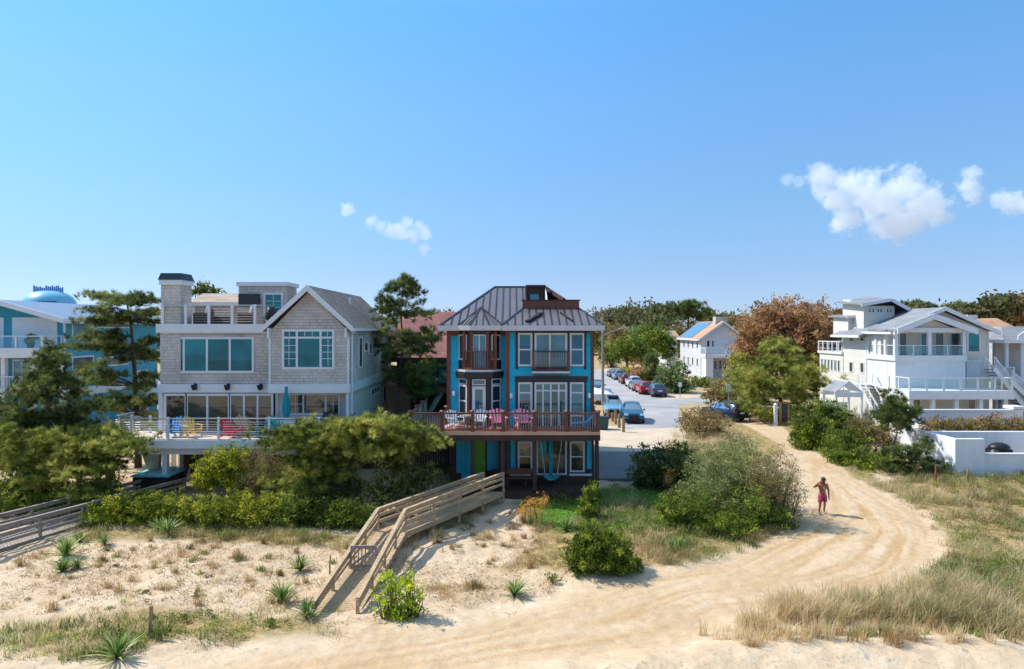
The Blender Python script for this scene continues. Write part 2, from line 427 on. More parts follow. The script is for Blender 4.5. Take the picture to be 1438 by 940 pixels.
# small foot-print relief on the near sand
near = (1-sstep(40, 46, gyf))*sstep(8, 14, gyf)
tr_sd = poly_sd(TRACK, gxf, gyf)
wob = fbm(gxf*.6, gyf*.6, 3)*.9
tr_m = sstep(-.5, .5, tr_sd+wob)
lat = tr_sd+fbm(gxf*.25,gyf*.25,2)*.8
strk = fbm(lat*2.3+3, gxf*.11+gyf*.16, 4)*.6+.7*fbm(lat*6.7+9, gxf*.22+gyf*.3, 3)
amp = .35+1.1*np.clip(.5+fbm(gxf*.12+5, gyf*.12, 3)*2.2, 0, 1)
strk = strk*amp*(.35+.65*sstep(.2,1.2,tr_sd)); rut = np.clip(strk,-.3,.3)*.03*tr_m*near+fbm(gxf*3.1,gyf*3.1,3)*.05*tr_m*near
strk = np.clip(.5+strk*1.5,0,1)
GZr = GZ+near*((fbm(gxf*2.3, gyf*2.3, 3)*.16)*(1-.6*tr_m)+rut)
lw_sd = poly_sd(LAWN, gxf, gyf); lw_m = sstep(-.4, .5, lw_sd+wob)
DRYP = [world_poly(p) for p in (
    [(0,880),(70,866),(130,872),(210,852),(300,862),(350,850),(440,872),(480,892),(400,896),(330,915),(250,905),(160,930),(0,935)],
    [(90,742),(300,736),(530,752),(560,772),(400,768),(240,762),(100,765)],
    [(610,806),(700,798),(820,800),(910,800),(1000,792),(1080,768),(1130,730),(1100,690),(760,700),(745,760),(700,790)],
    [(1225,690),(1300,672),(1500,668),(1560,900),(1380,905),(1180,880),(1040,884),(1030,850),(1160,856),(1250,838),(1310,800),(1330,760),(1310,725)],
    [(1180,690),(1100,640),(1080,610),(1062,594),(1080,585),(1130,600),(1200,640),(1250,690)],
    [(930,640),(960,606),(1015,596),(1050,608),(1110,650),(1000,690)],)]
dry_m = np.zeros_like(gxf)
for p in DRYP: dry_m = np.maximum(dry_m, sstep(-.7, .9, poly_sd(p, gxf, gyf)+wob*1.6))
far_m = sstep(44, 52, gyf)
dry_m = np.clip(dry_m*(1-tr_m)+.75*far_m*(1-tr_m), 0, 1)
back = sstep(34, 37, gyf)*(1-tr_m)
dry_m = np.maximum(dry_m, back*.55)
ny, nx = GX.shape
idx = np.arange(nx*ny).reshape(ny, nx)
quads = np.stack([idx[:-1,:-1], idx[:-1,1:], idx[1:,1:], idx[1:,:-1]], -1).reshape(-1, 4)
V = np.stack([gxf, gyf, GZr], -1)
def ground_mat():
    t = NT('sandy_ground')
    def at(n):
        a = t.n('ShaderNodeAttribute'); a.attribute_name = n; return a.outputs['Fac']
    p = t.pos()
    n1 = t.noise(.35, 6, .6); n2 = t.noise(2.6, 5, .6); n3 = t.noise(22, 4, .7); n4 = t.noise(7, 5, .65)
    sand = t.ramp(t.math('ADD', t.math('MULTIPLY', n1, .5), t.math('MULTIPLY', n2, .5)), [(.32, srgb(182,155,124)), (.5, srgb(201,177,147)), (.68, srgb(216,198,173))])
    sand = t.mix(t.math('MULTIPLY', t.math('GREATER_THAN', n3, .62), .25), sand, srgb(150,126,100))
    lit = t.math('MULTIPLY_ADD', t.math('MULTIPLY', n4, t.math('ADD', n2, .25)), 6.5, -2.65, clamp=True)
    sand = t.mix(t.math('MULTIPLY', lit, .62), sand, srgb(150,118,82))
    dirt = t.ramp(t.math('ADD', t.math('MULTIPLY', n1, .6), t.math('MULTIPLY', n2, .4)), [(.3, srgb(176,149,116)), (.5, srgb(198,173,141)), (.7, srgb(211,190,163))])
    dirt = t.mix(t.math('MULTIPLY', t.math('MULTIPLY_ADD', n4, 3., -1.4, clamp=True), .35), dirt, srgb(138,106,68))
    dry = t.ramp(t.math('ADD', t.math('MULTIPLY', n2, .5), t.math('MULTIPLY', n4, .5)), [(.32, srgb(92,84,52)), (.48, srgb(142,122,80)), (.62, srgb(186,158,112)), (.75, srgb(206,184,146))])
    grn = t.ramp(n4, [(.3, srgb(52,84,26)), (.55, srgb(84,124,40)), (.75, srgb(128,150,70))])
    dirt = t.mix(t.math('MULTIPLY_ADD', t.math('ADD', at('streak'), t.math('MULTIPLY_ADD', n4, 1.6, -.8)), 1.5, .02, clamp=True), srgb(176,142,98), dirt)
    c = t.mix(at('track'), sand, dirt)
    k = t.math('MULTIPLY_ADD', t.math('ADD', at('dry'), t.math('MULTIPLY_ADD', n2, 1.2, -.6)), 2.0, -.6, clamp=True)
    c = t.mix(t.math('MULTIPLY', k, at('dry')), c, dry); c = t.mix(at('lawn'), c, grn)
    vo = t.n('ShaderNodeTexVoronoi'); vo.feature = 'SMOOTH_F1'; vo.inputs['Scale'].default_value = 2.6; vo.inputs['Smoothness'].default_value = .6; t.l(p, vo.inputs['Vector'])
    hb = t.math('ADD', t.math('ADD', t.math('MULTIPLY', n4, .6), t.math('MULTIPLY', n3, .3)), t.math('MULTIPLY', vo.outputs['Distance'], .7))
    return t.done(t.bsdf(Base_Color=c, Roughness=.95, Specular_IOR_Level=.1, Normal=t.bump(hb, .6, .09)))
M['ground'] = ground_mat()
fm = lambda a: a[quads].mean(1)
ft, fl = fm(tr_m), fm(lw_m)
def sub(name, keep):
    q = quads[keep]; u, inv = np.unique(q.ravel(), return_inverse=True)
    o = np_obj(name, V[u], inv.reshape(-1, 4), M['ground'], smooth=True)
    for nm, arr in (('track', tr_m), ('dry', dry_m), ('lawn', lw_m), ('streak', strk)):
        a = o.data.attributes.new(nm, 'FLOAT', 'POINT'); a.data.foreach_set('value', arr[u].astype(np.float32))
    return tag(o, kind='structure')
is_t = ft > .5; is_l = (fl > .5) & ~is_t
sub('ground', ~is_t & ~is_l); sub('sand_track', is_t); sub('lawn', is_l)
def sheet(name, pts, z, m, h=.03):
    mb = MB(); poly = [Gp(a, b, z) for a, b in pts]
    mb.prism(poly, 'xy', z-.3, z); o = mb.build(name, m); return tag(o, kind='structure')
def asphalt():
    t = NT('worn_asphalt'); n1 = t.noise(.25, 5); n2 = t.noise(30, 3)
    c = t.ramp(t.math('ADD', t.math('MULTIPLY', n1, .8), t.math('MULTIPLY', n2, .2)), [(.3, srgb(136,134,134)), (.7, srgb(172,168,164))])
    return t.done(t.bsdf(Base_Color=c, Roughness=.9, Normal=t.bump(n2, .3, .01)))
M['asphalt'] = asphalt()
M['gravel'] = mat('pale_gravel', srgb(192,172,148), .95, var=.14, vs=.9, bump=.6, bs=18)
sheet('street', [(830,519),(846,519),(858,531),(888,545),(914,556),(935,560.5),(985,558),(1040,566),(1036,574),(990,567),(956,568.5),(952,573),(957,588),(961,600),(879,603),(864,590),(846,568),(828,546)], .512, M['asphalt'])
sheet('driveway', [(820,596),(880,600),(962,601),(966,618),(935,634),(830,634)], .506, M['gravel'])
sheet('driveway_shade', [(830,634.3),(935,634.3),(915,672),(830,672)], .56, mat('painted_driveway_shade', srgb(112,108,106), .9, var=.2, vs=.8, bump=.4, bs=14))  # driveway in the house's shadow; the shade is painted in as darker colour
sheet('road_shoulder', [(846,519),(852,518),(872,528),(902,541),(930,552),(985,552),(985,558),(935,560.5),(914,556),(888,545),(858,531)], .507, M['gravel'])
sea = MB().box(-3000, 3000, -4000, -40, -1.2, -.6).build('sea', mat('sea_water', srgb(24,92,110), .12, var=.2, vs=.05)); tag(sea, kind='structure')
# ---------------------------------------------------------------- building helpers
def SF(Y): return ((0, Y, 0), (1,0,0), (0,-1,0))          # wall facing the sea (-Y)
def EF(X): return ((X, 0, 0), (0,1,0), (1,0,0))           # wall facing +X
def WF(X): return ((X, 0, 0), (0,1,0), (-1,0,0))          # wall facing -X
def AF(x0, y0, x1, y1):                                   # angled wall through two plan points, outward to the right of p0->p1 rotated
    d = Vector((x1-x0, y1-y0, 0)); L = d.length; d.normalize()
    return ((x0, y0, 0), tuple(d), (d.y, -d.x, 0)), L
def window(par, fr, u0, u1, z0, z1, fm, gm, fw=.07, cols=(), rows=(), proud=.05, name='window', grid=None, gw=.03):
    """frame mesh (part) with its glass (sub-part). cols/rows: mullion positions as fractions; grid=(ua,ub,za,zb,nc,nr) in fractions"""
    if u0 > u1: u0, u1 = u1, u0
    if z0 > z1: z0, z1 = z1, z0
    b = MB(); n0, n1 = -.01, proud
    b.lbox(fr, u0, u1, n0, n1, z0, z0+fw); b.lbox(fr, u0, u1, n0, n1, z1-fw, z1)
    b.lbox(fr, u0, u0+fw, n0, n1-.003, z0+fw, z1-fw); b.lbox(fr, u1-fw, u1, n0, n1-.003, z0+fw, z1-fw)
    W, Hh = u1-u0, z1-z0
    for c in cols: b.lbox(fr, u0+W*c-fw*.45, u0+W*c+fw*.45, n0, n1-.006, z0+fw, z1-fw)
    for r in rows: b.lbox(fr, u0+fw, u1-fw, n0, n1-.009, z0+Hh*r-fw*.4, z0+Hh*r+fw*.4)
    for (ua, ub, za, zb, nc, nr) in (grid or ()):
        for i in range(1, nc):
            u = u0+W*(ua+(ub-ua)*i/nc); b.lbox(fr, u-gw/2, u+gw/2, n0, n1-.02, z0+Hh*za, z0+Hh*zb)
        for i in range(1, nr):
            z = z0+Hh*(za+(zb-za)*i/nr); b.lbox(fr, u0+W*ua, u0+W*ub, n0, n1-.022, z-gw/2, z+gw/2)
    f = b.build(name, fm, par)
    cs = [0]+sorted(cols)+[1]; pb = MB(); tv = []
    for ca, cb in zip(cs[:-1], cs[1:]):
        ua, ub = u0+W*ca+(fw*.6 if ca == 0 else 0), u0+W*cb-(fw*.6 if cb == 1 else 0)
        zc_ = z0+Hh*random.choice((.35,.5,.62)) if Hh > 1.2 else None
        for za, zb, tt in (((z0+fw*.6, zc_, random.random()), (zc_, z1-fw*.6, random.random())) if zc_ else ((z0+fw*.6, z1-fw*.6, random.random()),)):
            pb.lbox(fr, ua, ub, -.005, .018, za, zb); tv += [tt]*8
    pn = pb.build('pane', gm, f); at_ = pn.data.attributes.new('tint', 'FLOAT', 'POINT'); at_.data.foreach_set('value', tv)
    return f
def winS(par, x0, y0, x1, y1, Y, *a, **k):
    return window(par, SF(Y), wx(x0,Y), wx(x1,Y), wz(y1,Y), wz(y0,Y), *a, **k)
def Yon(px, X): return X*F/(px-CX)
def winX(par, X, px0, py0, px1, py1, fm, gm, east, **k):
    ya, yb = Yon(px0, X), Yon(px1, X); ym = (ya+yb)/2
    return window(par, EF(X) if east else WF(X), ya, yb, wz(py1,ym), wz(py0,ym), fm, gm, **k)
def railing(par, pts, h, pm, rm, post=.1, gap=None, cables=0, bal=None, balm=None, step=None, cap=False, posts=None, railw=.06, name='railing', bottom=.08, balw=.035):
    """rails between plan corners pts (x,y,z); posts as own sub-parts when par is a part"""
    rb = MB(); pp = []
    for (a, b) in zip(pts[:-1], pts[1:]):
        a = Vector(a); b = Vector(b); L = (b-a).length; up = Vector((0,0,1))
        rb.bar(a+up*h, b+up*h, railw*1.6, railw)
        for k in range(cables):
            z = bottom+(h-bottom)*(k+.5)/cables; rb.tube(a+up*z, b+up*z, .007, n=5)
        if bal: rb.bar(a+up*bottom, b+up*bottom, railw, railw)
        n = max(1, round(L/step)) if step else 1
        for i in range(n+1):
            q = a+(b-a)*(i/n)
            if not any((q-w).length < .2 for w in pp): pp.append(q)
    r = rb.build(name, rm, par)
    if bal:
        bb = MB()
        for (a, b) in zip(pts[:-1], pts[1:]):
            a = Vector(a); b = Vector(b); L = (b-a).length; n = int(L/bal)
            for i in range(1, n):
                q = a+(b-a)*(i/n); bb.box(q.x-balw/2, q.x+balw/2, q.y-balw/2, q.y+balw/2, q.z+bottom, q.z+h-.02)
        bb.build('baluster', balm or rm, r)
    for q in (posts or pp):
        q = Vector(q)
        pb = MB().box(q.x-post/2, q.x+post/2, q.y-post/2, q.y+post/2, q.z-.25, q.z+h+(.08 if cap else .02))
        if cap: pb.lathe([(post*.95, h+.08), (post*.95, h+.11), (post*.3, h+.17)], q, 4)
        pb.build('post', pm, r)
    return r

# ---------------------------------------------------------------- grey shingled house
Yg = 38.0; Yr = 37.3
gx0, gx1 = wx(225,Yg), wx(380,Yg)
rx0, rx1 = wx(378,Yr), -8.91
zdk = 3.26
gh_ = thing('shingled_house', (-14, 43, .5), 'tall grey shingled beach house with white trim, roof deck and one gable', 'house')
b = MB(); b.box(gx0, gx1, Yg, 50.2, 5.5, 8.85); b.prism([(rx0,5.46),(rx1,5.46),(rx1,8.85),((rx0+rx1)/2,11.05),(rx0,8.85)], 'xz', Yr, 49.7)
b.build('shingle_wall', M['shingle'], gh_)
b = MB(); b.box(gx0+.02, gx1, Yg+.06, 50.1, zdk-.1, 5.5); b.box(rx0+.1, rx1-.05, Yr+.9, 49.6, zdk-.1, 5.46); 
b.build('lower_wall', M['graysiding'], gh_)
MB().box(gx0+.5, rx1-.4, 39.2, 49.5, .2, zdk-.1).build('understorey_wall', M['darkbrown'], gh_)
# trim
b = MB()
b.box(gx0-.05, gx1+.02, Yg-.08, Yg, 5.46, 5.92); b.box(gx0-.08, gx0+.12, Yg-.05, Yg, zdk, 5.46); b.box(gx0-.07, gx0+.0, Yg-.05, 50, 5.45, 5.9)
b.box(gx0-.15, gx1+.1, Yg-.2, Yg+.01, 8.78, 9.27); b.box(gx0-.15, gx0+.02, Yg+.01, 42.2, 8.78, 9.27)
b.box(rx0-.03, rx1+.06, Yr-.07, Yr, 5.5, 5.98); b.box(rx1, rx1+.07, Yr, 49.72, 5.5, 5.98)
b.box(rx1-.16, rx1-.02, Yr+.02, Yr+.88, zdk, 5.5); b.box(rx0-.02, rx0+.1, Yr-.04, Yr, 5.98, 8.7); b.box(rx1-.1, rx1+.02, Yr-.04, Yr, 5.98, 8.7)
b.box(rx0+.05, rx0+.2, Yr+.82, Yr+.9, zdk, 5.46)
for (px) in (376, 485): b.box(wx(px,36.95)-.06, wx(px,36.95)+.06, 36.98, Yr, 8.5, 9.05)
pk = ((rx0+rx1)/2, 11.36); el = (rx0-.33, 9.02); er = (rx1+.30, 9.05)
for e in (el, er): b.prism([(e[0], e[1]-.26), (e[0], e[1]+.05), (pk[0], pk[1]+.02), (pk[0], pk[1]-.32)], 'xz', 36.88, 36.98)
b.build('white_trim', M['white'], gh_)
rf = MB()
for e in (el, er):
    q = [(pk[0], 36.95, pk[1]), (pk[0], 49.95, pk[1]), (e[0], 49.95, e[1]), (e[0], 36.95, e[1])]
    rf.slab(q if e is er else q[::-1], .18)
roof = rf.build('roof', M['roofbrown'], gh_)
MB().tube((-10.2, 43, 10.2), (-10.2, 43, 11.0), .06).build('vent_pipe', M['white'], roof)
b = MB(); b.box(er[0]-.02, er[0]+.12, 36.95, 49.9, 8.88, 9.03); b.path([(er[0]+.05,37.35,8.9),(rx1+.12,37.5,8.6),(rx1+.12,37.5,zdk-.8)], .05); b.tube((rx1+.1,49.5,8.9),(rx1+.1,49.5,1.5),.05)
b.build('gutter', M['white'], gh_)
# roof-top deck structures
b = MB(); b.box(gx0, gx1, Yg+.02, 50.1, 8.85, 9.22); b.build('roof_deck', M['greywood'], gh_)
b = MB(); b.box(wx(262,43.5), -13.3, 43.5, 50.0, 9.2, 10.62)
b.build('upper_wall', M['shingle'], gh_)
b = MB(); e0 = (wx(262,43.2), 43.2, 10.64); X1 = -13.2
b.slab([e0, (X1,43.2,10.64), (X1,46.6,11.42), (wx(285,46.6),46.6,11.42)], .14); b.slab([e0,(wx(285,46.6),46.6,11.42),(wx(285,46.6),46.7,11.42),(e0[0],50.2,10.64)], .14); b.slab([(wx(285,46.6),46.6,11.42),(X1,46.6,11.42),(X1,50.2,10.64),(e0[0],50.2,10.64)], .14)
b.build('rear_roof', M['rooftan'], gh_)
MB().box(e0[0]-.05, X1-3.4, 43.1, 43.2, 10.5, 10.68).build('rear_fascia', M['white'], gh_)
tx0, tx1 = wx(335,41.5), wx(402,41.5)
MB().box(tx0, tx1, 41.5, 43.5, 9.2, 11.6).build('stair_tower', M['shingle'], gh_)
MB().box(tx0-.1, tx1+.12, 41.38, 43.6, 11.6, 11.84).build('tower_fascia', M['white'], gh_)
winS(gh_, 370, 411, 398, 444, 41.5, M['white'], M['glass'], fw=.13, grid=[(.15,.85,.1,.9,2,3)])
b = MB(); cxa, cxb = wx(225.5,Yg-.1), wx(253,Yg-.1)
b.box(cxa, cxb, Yg-.06, Yg+1.25, 5.9, 11.6); ch = b.build('chimney', M['shingle'], gh_)
MB().box(cxa-.08, cxb+.08, Yg-.14, Yg+1.33, 11.45, 11.72).build('chimney_band', M['white'], ch)
b = MB(); b.add([(cxa-.12,Yg-.18,11.72),(cxb+.12,Yg-.18,11.72),(cxb+.12,Yg+1.37,11.72),(cxa-.12,Yg+1.37,11.72),(cxa-.02,Yg-.05,12.1),(cxb+.02,Yg-.05,12.1),(cxb+.02,Yg+1.2,12.1),(cxa-.02,Yg+1.2,12.1)],[(0,3,2,1),(4,5,6,7),(0,1,5,4),(1,2,6,5),(2,3,7,6),(3,0,4,7)])
b.build('chimney_cap', mat('dark_green_copper', srgb(38,52,58), .4, .4), ch)
zr = 9.28
railing(gh_, [(gx0+.02,41.9,zr-.03),(gx0+.02,Yg-.1,zr-.03),(wx(366,Yg-.1),Yg-.1,zr-.03),(wx(385,41.4),41.4,zr-.03)], 1.06, M['white'], M['steel'], post=.12, cables=7, railw=.045, name='roof_railing',
        posts=[P(229,455,Yg-.1),P(293.5,455,Yg-.1),P(358,455,Yg-.1),(gx0+.02,41.9,zr),P(261,455,Yg-.1),P(326,455,Yg-.1)])
# front windows
def winrow(x0, y0, x1, y1, Y, splits, gm, fw=.1, **k):
    W = x1-x0; return winS(gh_, x0, y0, x1, y1, Y, M['white'], gm, fw=fw, cols=[(s-x0)/W for s in splits], **k)
winrow(231, 473.5, 357, 524, Yg, (258.5, 291, 323), M['glass'], .12)
winrow(231, 553, 263, 608, Yg, (), M['glassdark'], .12)
winrow(261, 553, 323.5, 608, Yg, (291.5,), M['glassdark'], .12, name='sliding_door')
winrow(322, 553, 384, 608, Yg, (343, 362), M['glassdark'], .11, name='sliding_door')
winS(gh_, 396, 462.5, 470, 519, Yr, M['white'], M['glass'], fw=.13, cols=(.285,.735), rows=(.79,), grid=[(.0,.27,.1,.76,2,4),(.75,1.,.1,.76,2,4),(.29,.72,.82,.94,3,1),(.02,.27,.82,.94,2,1),(.75,.98,.82,.94,2,1)])
winS(gh_, 405, 552, 478, 583, Yr+.9, M['white'], M['glassdark'], fw=.11, cols=(.29,.72), grid=[(.0,.28,.1,.9,2,2),(.73,1.,.1,.9,2,2)])
# side windows
for (a, y0, c, y1) in ((490.5,473,495.5,519),(503.5,473,508.5,517),(511,480,516.5,494),(518,481,522,498),(534,481,540,492)):
    winX(gh_, rx1, a, y0, c, y1, M['white'], M['glassdark'], True, fw=.09)
for (a, y0, c, y1) in ((521,543,533,554),(538,541,542,565)):
    winX(gh_, rx1-.05, a, y0, c, y1, M['white'], M['glassdark'], True, fw=.09, cols=(.33,.66) if c-a > 8 else ())
for px in (275, 321, 367):
    x = wx(px, Yg-.1); b = MB(); b.box(x-.06, x+.06, Yg-.12, Yg-.07, 5.62, 5.95); b.path([(x,Yg-.1,5.9),(x,Yg-.25,5.98),(x,Yg-.32,5.9)], .03); b.lathe([(.04,0),(.16,-.02),(.17,-.06),(.1,-.28),(.04,-.32)], (x,Yg-.32,5.92), 10)
    b.build('wall_lantern', M['black'], gh_)
# main deck
dx0, dx1, Yd = wx(184,35.5), wx(486,35.5), 35.5
b = MB(); b.box(dx0, dx1, Yd, Yg+.95, zdk-.05, zdk); b.box(wx(164,36.6), dx0, 36.3, 38.4, zdk-.05, zdk)
deck = b.build('deck', M['deckwhite'], gh_)
b = MB(); b.box(dx0-.05, dx1+.05, Yd-.06, Yd+.0, zdk-.48, zdk-.055); b.box(wx(164,36.6), dx0-.06, 36.25, 36.3, zdk-.4, zdk-.055); b.box(dx0+.2, dx1-.2, Yd+.3, Yd+.5, zdk-.85, zdk-.45); b.box(dx1, dx1+.05, Yd, Yg, zdk-.48, zdk-.055); b.box(dx0-.04,dx0,Yd,36.24,zdk-.48,zdk-.055)
b.build('deck_fascia', M['whitewood'], deck)
for px in (233, 300, 372, 440, 480):
    x = wx(px, 36); MB().box(x-.13, x+.13, 35.85, 36.11, .2, zdk-.85).build('deck_post', M['whitewood'], deck)
railing(deck, [(wx(164,36.6)+.05,38.2,zdk),(wx(164,36.6)+.05,36.4,zdk),(dx0+.05,36.3,zdk),(dx0+.05,Yd+.05,zdk),(dx1-.05,Yd+.05,zdk),(dx1-.05,38,zdk)], 1.08, M['whitewood'], M['steel'], post=.11, cables=8, railw=.045, name='deck_railing',
        posts=[P(166,612,36.5),P(185,612,36.3),P(211,612,37.6),P(236,616,35.55),P(307,616,35.55),P(378,616,35.55),P(448,616,35.55),P(484,616,35.55)])
b = MB()
for k in range(9): b.box(gx0+1.1+k*.0, gx0+1.7, 39+k*.22, 39.2+k*.22, .5+k*.28, .56+k*.28)
b.bar((gx0+1.1,38.9,.5),(gx0+1.1,41,3.1),.05,.28); b.bar((gx0+1.7,38.9,.5),(gx0+1.7,41,3.1),.05,.28)
b.build('understairs', M['whitewood'], gh_)
# spiral lattice screen under deck
b = MB()
for k in range(24):
    z = .6+k*.095
    for xx in (wx(244,37.5), wx(254,37.5)): b.bar((xx-.14,37.5,z),(xx+.14,37.5,z+.12),.03,.06)
b.build('lattice_screen', M['whitewood'], gh_)
b = MB(); b.prism([(wx(196,37),2.55),(wx(224,37),2.55),(wx(222,37),1.2),(wx(208,37),1.2)], 'xz', 37, 37.3); b.build('under_deck_panel', M['deckwhite'], gh_)
# ---------------------------------------------------------------- furniture
def adirondack():
    t = thing('adirondack_chair', (0,0,0), 'x', 'chair')
    b = MB()
    for k in range(5):
        a = -.32+.16*k*.94; x0 = a; tilt = (k-2)*.035
        b.bar((x0*.85,.28,.30),(x0+tilt,.62,.98-.05*abs(k-2)), .11,.022,up=(0,-1,.4))
    b.build('backrest', M['blue'], t)
    b = MB()
    for k in range(6): b.bar((-.30,-.28+k*.105,.40-k*.022),(.30,-.28+k*.105,.40-k*.022),.095,.022)
    b.build('seat', M['blue'], t)
    for s in (-1, 1):
        MB().bar((s*.38,-.36,.60),(s*.38,.42,.58),.13,.025).build('armrest', M['blue'], t)
        MB().bar((s*.34,-.28,0),(s*.34,-.28,.59),.03,.10).build('leg', M['blue'], t)
        MB().bar((s*.31,-.32,.38),(s*.31,.66,.04),.025,.13).build('leg', M['blue'], t)
    return t
AD = adirondack()
_first = [True]
def put_chair(px, py, Y, z, rot, m, label, group, s=1.0):
    t = copy_tree(AD, swap={M['blue']: m}); t.location = (wx(px,Y), Y, z); t.rotation_euler = (0,0,R(rot)); t.scale = (s,s,s)
    tag(t, label, 'chair', group); return t
gA = 'adirondack chairs on the grey house deck'
put_chair(247, 0, 36.3, zdk, 2, M['blue'], 'bright blue adirondack chair on the grey house deck', gA, 1.05)
put_chair(270, 0, 36.3, zdk, 52, M['yellow'], 'yellow adirondack chair on the grey house deck', gA, 1.05)
put_chair(328, 0, 36.2, zdk, 72, M['red'], 'crimson red adirondack chair on the grey house deck', gA, 1.05)
put_chair(348, 0, 36.9, zdk, 60, M['tan'], 'beige adirondack chair behind the red one on the deck', gA, 1.05)
put_chair(372, 0, 37.0, zdk, -20, M['teal_plastic'], 'teal chair at the deck table, nearer the beige chair', gA)
put_chair(392, 0, 36.2, zdk, 180, M['teal_plastic'], 'teal chair at the deck table with its back to the sea', gA)
put_chair(425, 0, 36.6, zdk, -80, M['teal_plastic'], 'teal chair at the deck table, nearer the grill', gA)
x, y = wx(402,36.8), 36.8
t = thing('patio_table', (x,y,zdk), 'round white table under the closed teal umbrella', 'table')
MB().lathe([(.6,.70),(.62,.73),(.6,.75)], (x,y,zdk), 24).build('tabletop', M['whiteplastic'], t); MB().lathe([(.25,0),(.25,.05),(.06,.08),(.06,.70)], (x,y,zdk), 12).build('pedestal', M['whiteplastic'], t)
t = thing('patio_umbrella', (x,y+.0,zdk+.76), 'closed teal umbrella standing upright on the grey house deck', 'umbrella')
MB().tube((x,y,zdk+.76),(x,y,zdk+2.66),.03).build('pole', M['whiteplastic'], t)
b = MB(); prof = []
nn = 18
for i in range(13):
    f_ = i/12; r = .06+.12*math.sin(math.pi*min(1,f_*1.15+.05))*(1-.5*f_)+.03*(1-f_); prof.append((r, .95+f_*1.68))
b.lathe(prof, (x,y,zdk), nn)
for i, v in enumerate(b.v):
    k = i % nn; s_ = 1+.3*(k % 2); b.v[i] = (x+(v[0]-x)*s_, y+(v[1]-y)*s_, v[2])
b.build('canopy', mat('teal_fabric', srgb(16,136,146), .8), t)
x, y = wx(464,37.2), 37.2
t = thing('gas_grill', (x,y,zdk), 'black gas grill with closed lid on the grey house deck', 'grill')
b = MB(); b.box(x-.35,x+.35,y-.28,y+.28,.1+zdk,.8+zdk); b.build('cabinet', M['black'], t, bevel=.02)
b = MB(); b.prism([(-.3,.82),(-.3,1.0),(-.2,1.15),(.1,1.2),(.3,1.05),(.3,.82)], 'yz', x-.36, x+.36); b.v = [(v[0], v[1]+y, v[2]+zdk) for v in b.v]; lid = b.build('lid', M['black'], t, bevel=.03)
MB().tube((x-.25,y-.34,zdk+.95),(x+.25,y-.34,zdk+.95),.015).build('handle', M['steel'], lid)
for s in (-1,1): MB().box(x+s*.37, x+s*.68, y-.22,y+.22,zdk+.8,zdk+.84).build('side_shelf', M['black'], t)
for sx in (-1,1):
    for sy in (-1,1): MB().ball((x+sx*.3,y+sy*.22,zdk+.05),.05,8,6).build('caster', M['rubber'], t)
# hot tub below the deck
x, y = wx(218,36.2), 36.2
t = thing('hot_tub', (x,y,.45), 'dark hot tub with aqua cover beside the grey house pilings', 'hot tub')
MB().box(x-.95,x+.95,y-.5,y+1.2,.3,1.22).build('cabinet', M['blackpaint'], t, bevel=.05)
b = MB(); b.prism([(-1.02,1.24),(1.02,1.24),(1.0,1.34),(0,1.44),(-1.0,1.34)], 'xz', y-.56, y+1.26); b.v = [(v[0]+x,v[1],v[2]) for v in b.v]; b.build('cover', M['tub'], t, bevel=.02)
# roof deck sofa set
def wick(name, w, label):
    t = thing(name, (0,0,0), label, 'armchair')
    MB().box(-w/2,w/2,-.36,.36,.08,.34).build('base', M['wicker'], t, bevel=.02)
    for s in (-1,1): MB().box(s*(w/2-.02)-.07,s*(w/2-.02)+.07,-.38,.40,.05,.60).build('armrest', M['wicker'], t, bevel=.03)
    MB().box(-w/2-.07,w/2+.07,.30,.44,.05,.80).build('backrest', M['wicker'], t, bevel=.03)
    MB().box(-w/2+.07,w/2-.07,-.34,.28,.34,.48).build('seat_cushion', M['cushion'], t, bevel=.04)
    b = MB(); b.prism([(.10,.48),(.22,.48),(.32,.98),(.20,1.0)], 'yz', -w/2+.08, w/2-.08); b.build('back_cushion', M['cushion'], t, bevel=.04)
    return t
gW = 'wicker seats on the grey house roof deck'
A = wick('wicker_armchair', .62, 'wicker armchair with white cushions on the roof deck, just beside the middle railing post')
def placew(A, px, Y, rot, label=None):
    A.location = (wx(px,Y), Y, 9.22); A.rotation_euler = (0,0,R(rot)); A.scale = (1.2,1.2,1.15); tag(A, label, None, gW)
placew(A, 285, 39.2, -75)
B = copy_tree(A); placew(B, 346, 39.3, -70, 'wicker armchair with white cushions on the roof deck, below the black screen')
C_ = copy_tree(A); placew(C_, 252, 39.0, 80, 'wicker armchair turned away beside the shingled chimney')
x, y = wx(314,39.6), 39.6
t = thing('wicker_table', (x,y,9.22), 'low brown wicker table between the roof deck armchairs', 'table')
MB().box(x-.42,x+.42,y-.35,y+.35,9.24,9.68).build('base', M['wicker'], t, bevel=.02); MB().box(x-.46,x+.46,y-.39,y+.39,9.68,9.71).build('tabletop', M['blackpaint'], t)
t = thing('outdoor_television', (wx(350,41.3),41.3,10.3), 'black rectangular screen hanging on the grey roof stair tower', 'television')
MB().box(wx(335,41.3),wx(365,41.3),41.24,41.36,wz(431,41.3),wz(413,41.3)).build('cabinet', M['black'], t, bevel=.02); MB().box(wx(336,41.3),wx(364,41.3),41.225,41.24,wz(429,41.3),wz(415,41.3)).build('screen', mat('dark_screen',(.01,.01,.012),.15), t); MB().box(wx(346,41.4),wx(354,41.4),41.36,41.5,10.7,10.9).build('bracket', M['black'], t)
x, y = wx(381,40.2), 40.2
b = MB(); b.ball((x,y,9.75),(.36,.4,.62),10,7); b.box(x-.3,x+.3,y-.3,y+.3,9.22,9.5); tag(b.build('covered_heater', M['blackpaint'], None, True), 'dark rounded cover standing beside the gable on the roof deck', 'cover')
for o in [c for c in bpy.data.objects if c.parent is AD]+[AD]: bpy.data.objects.remove(o)
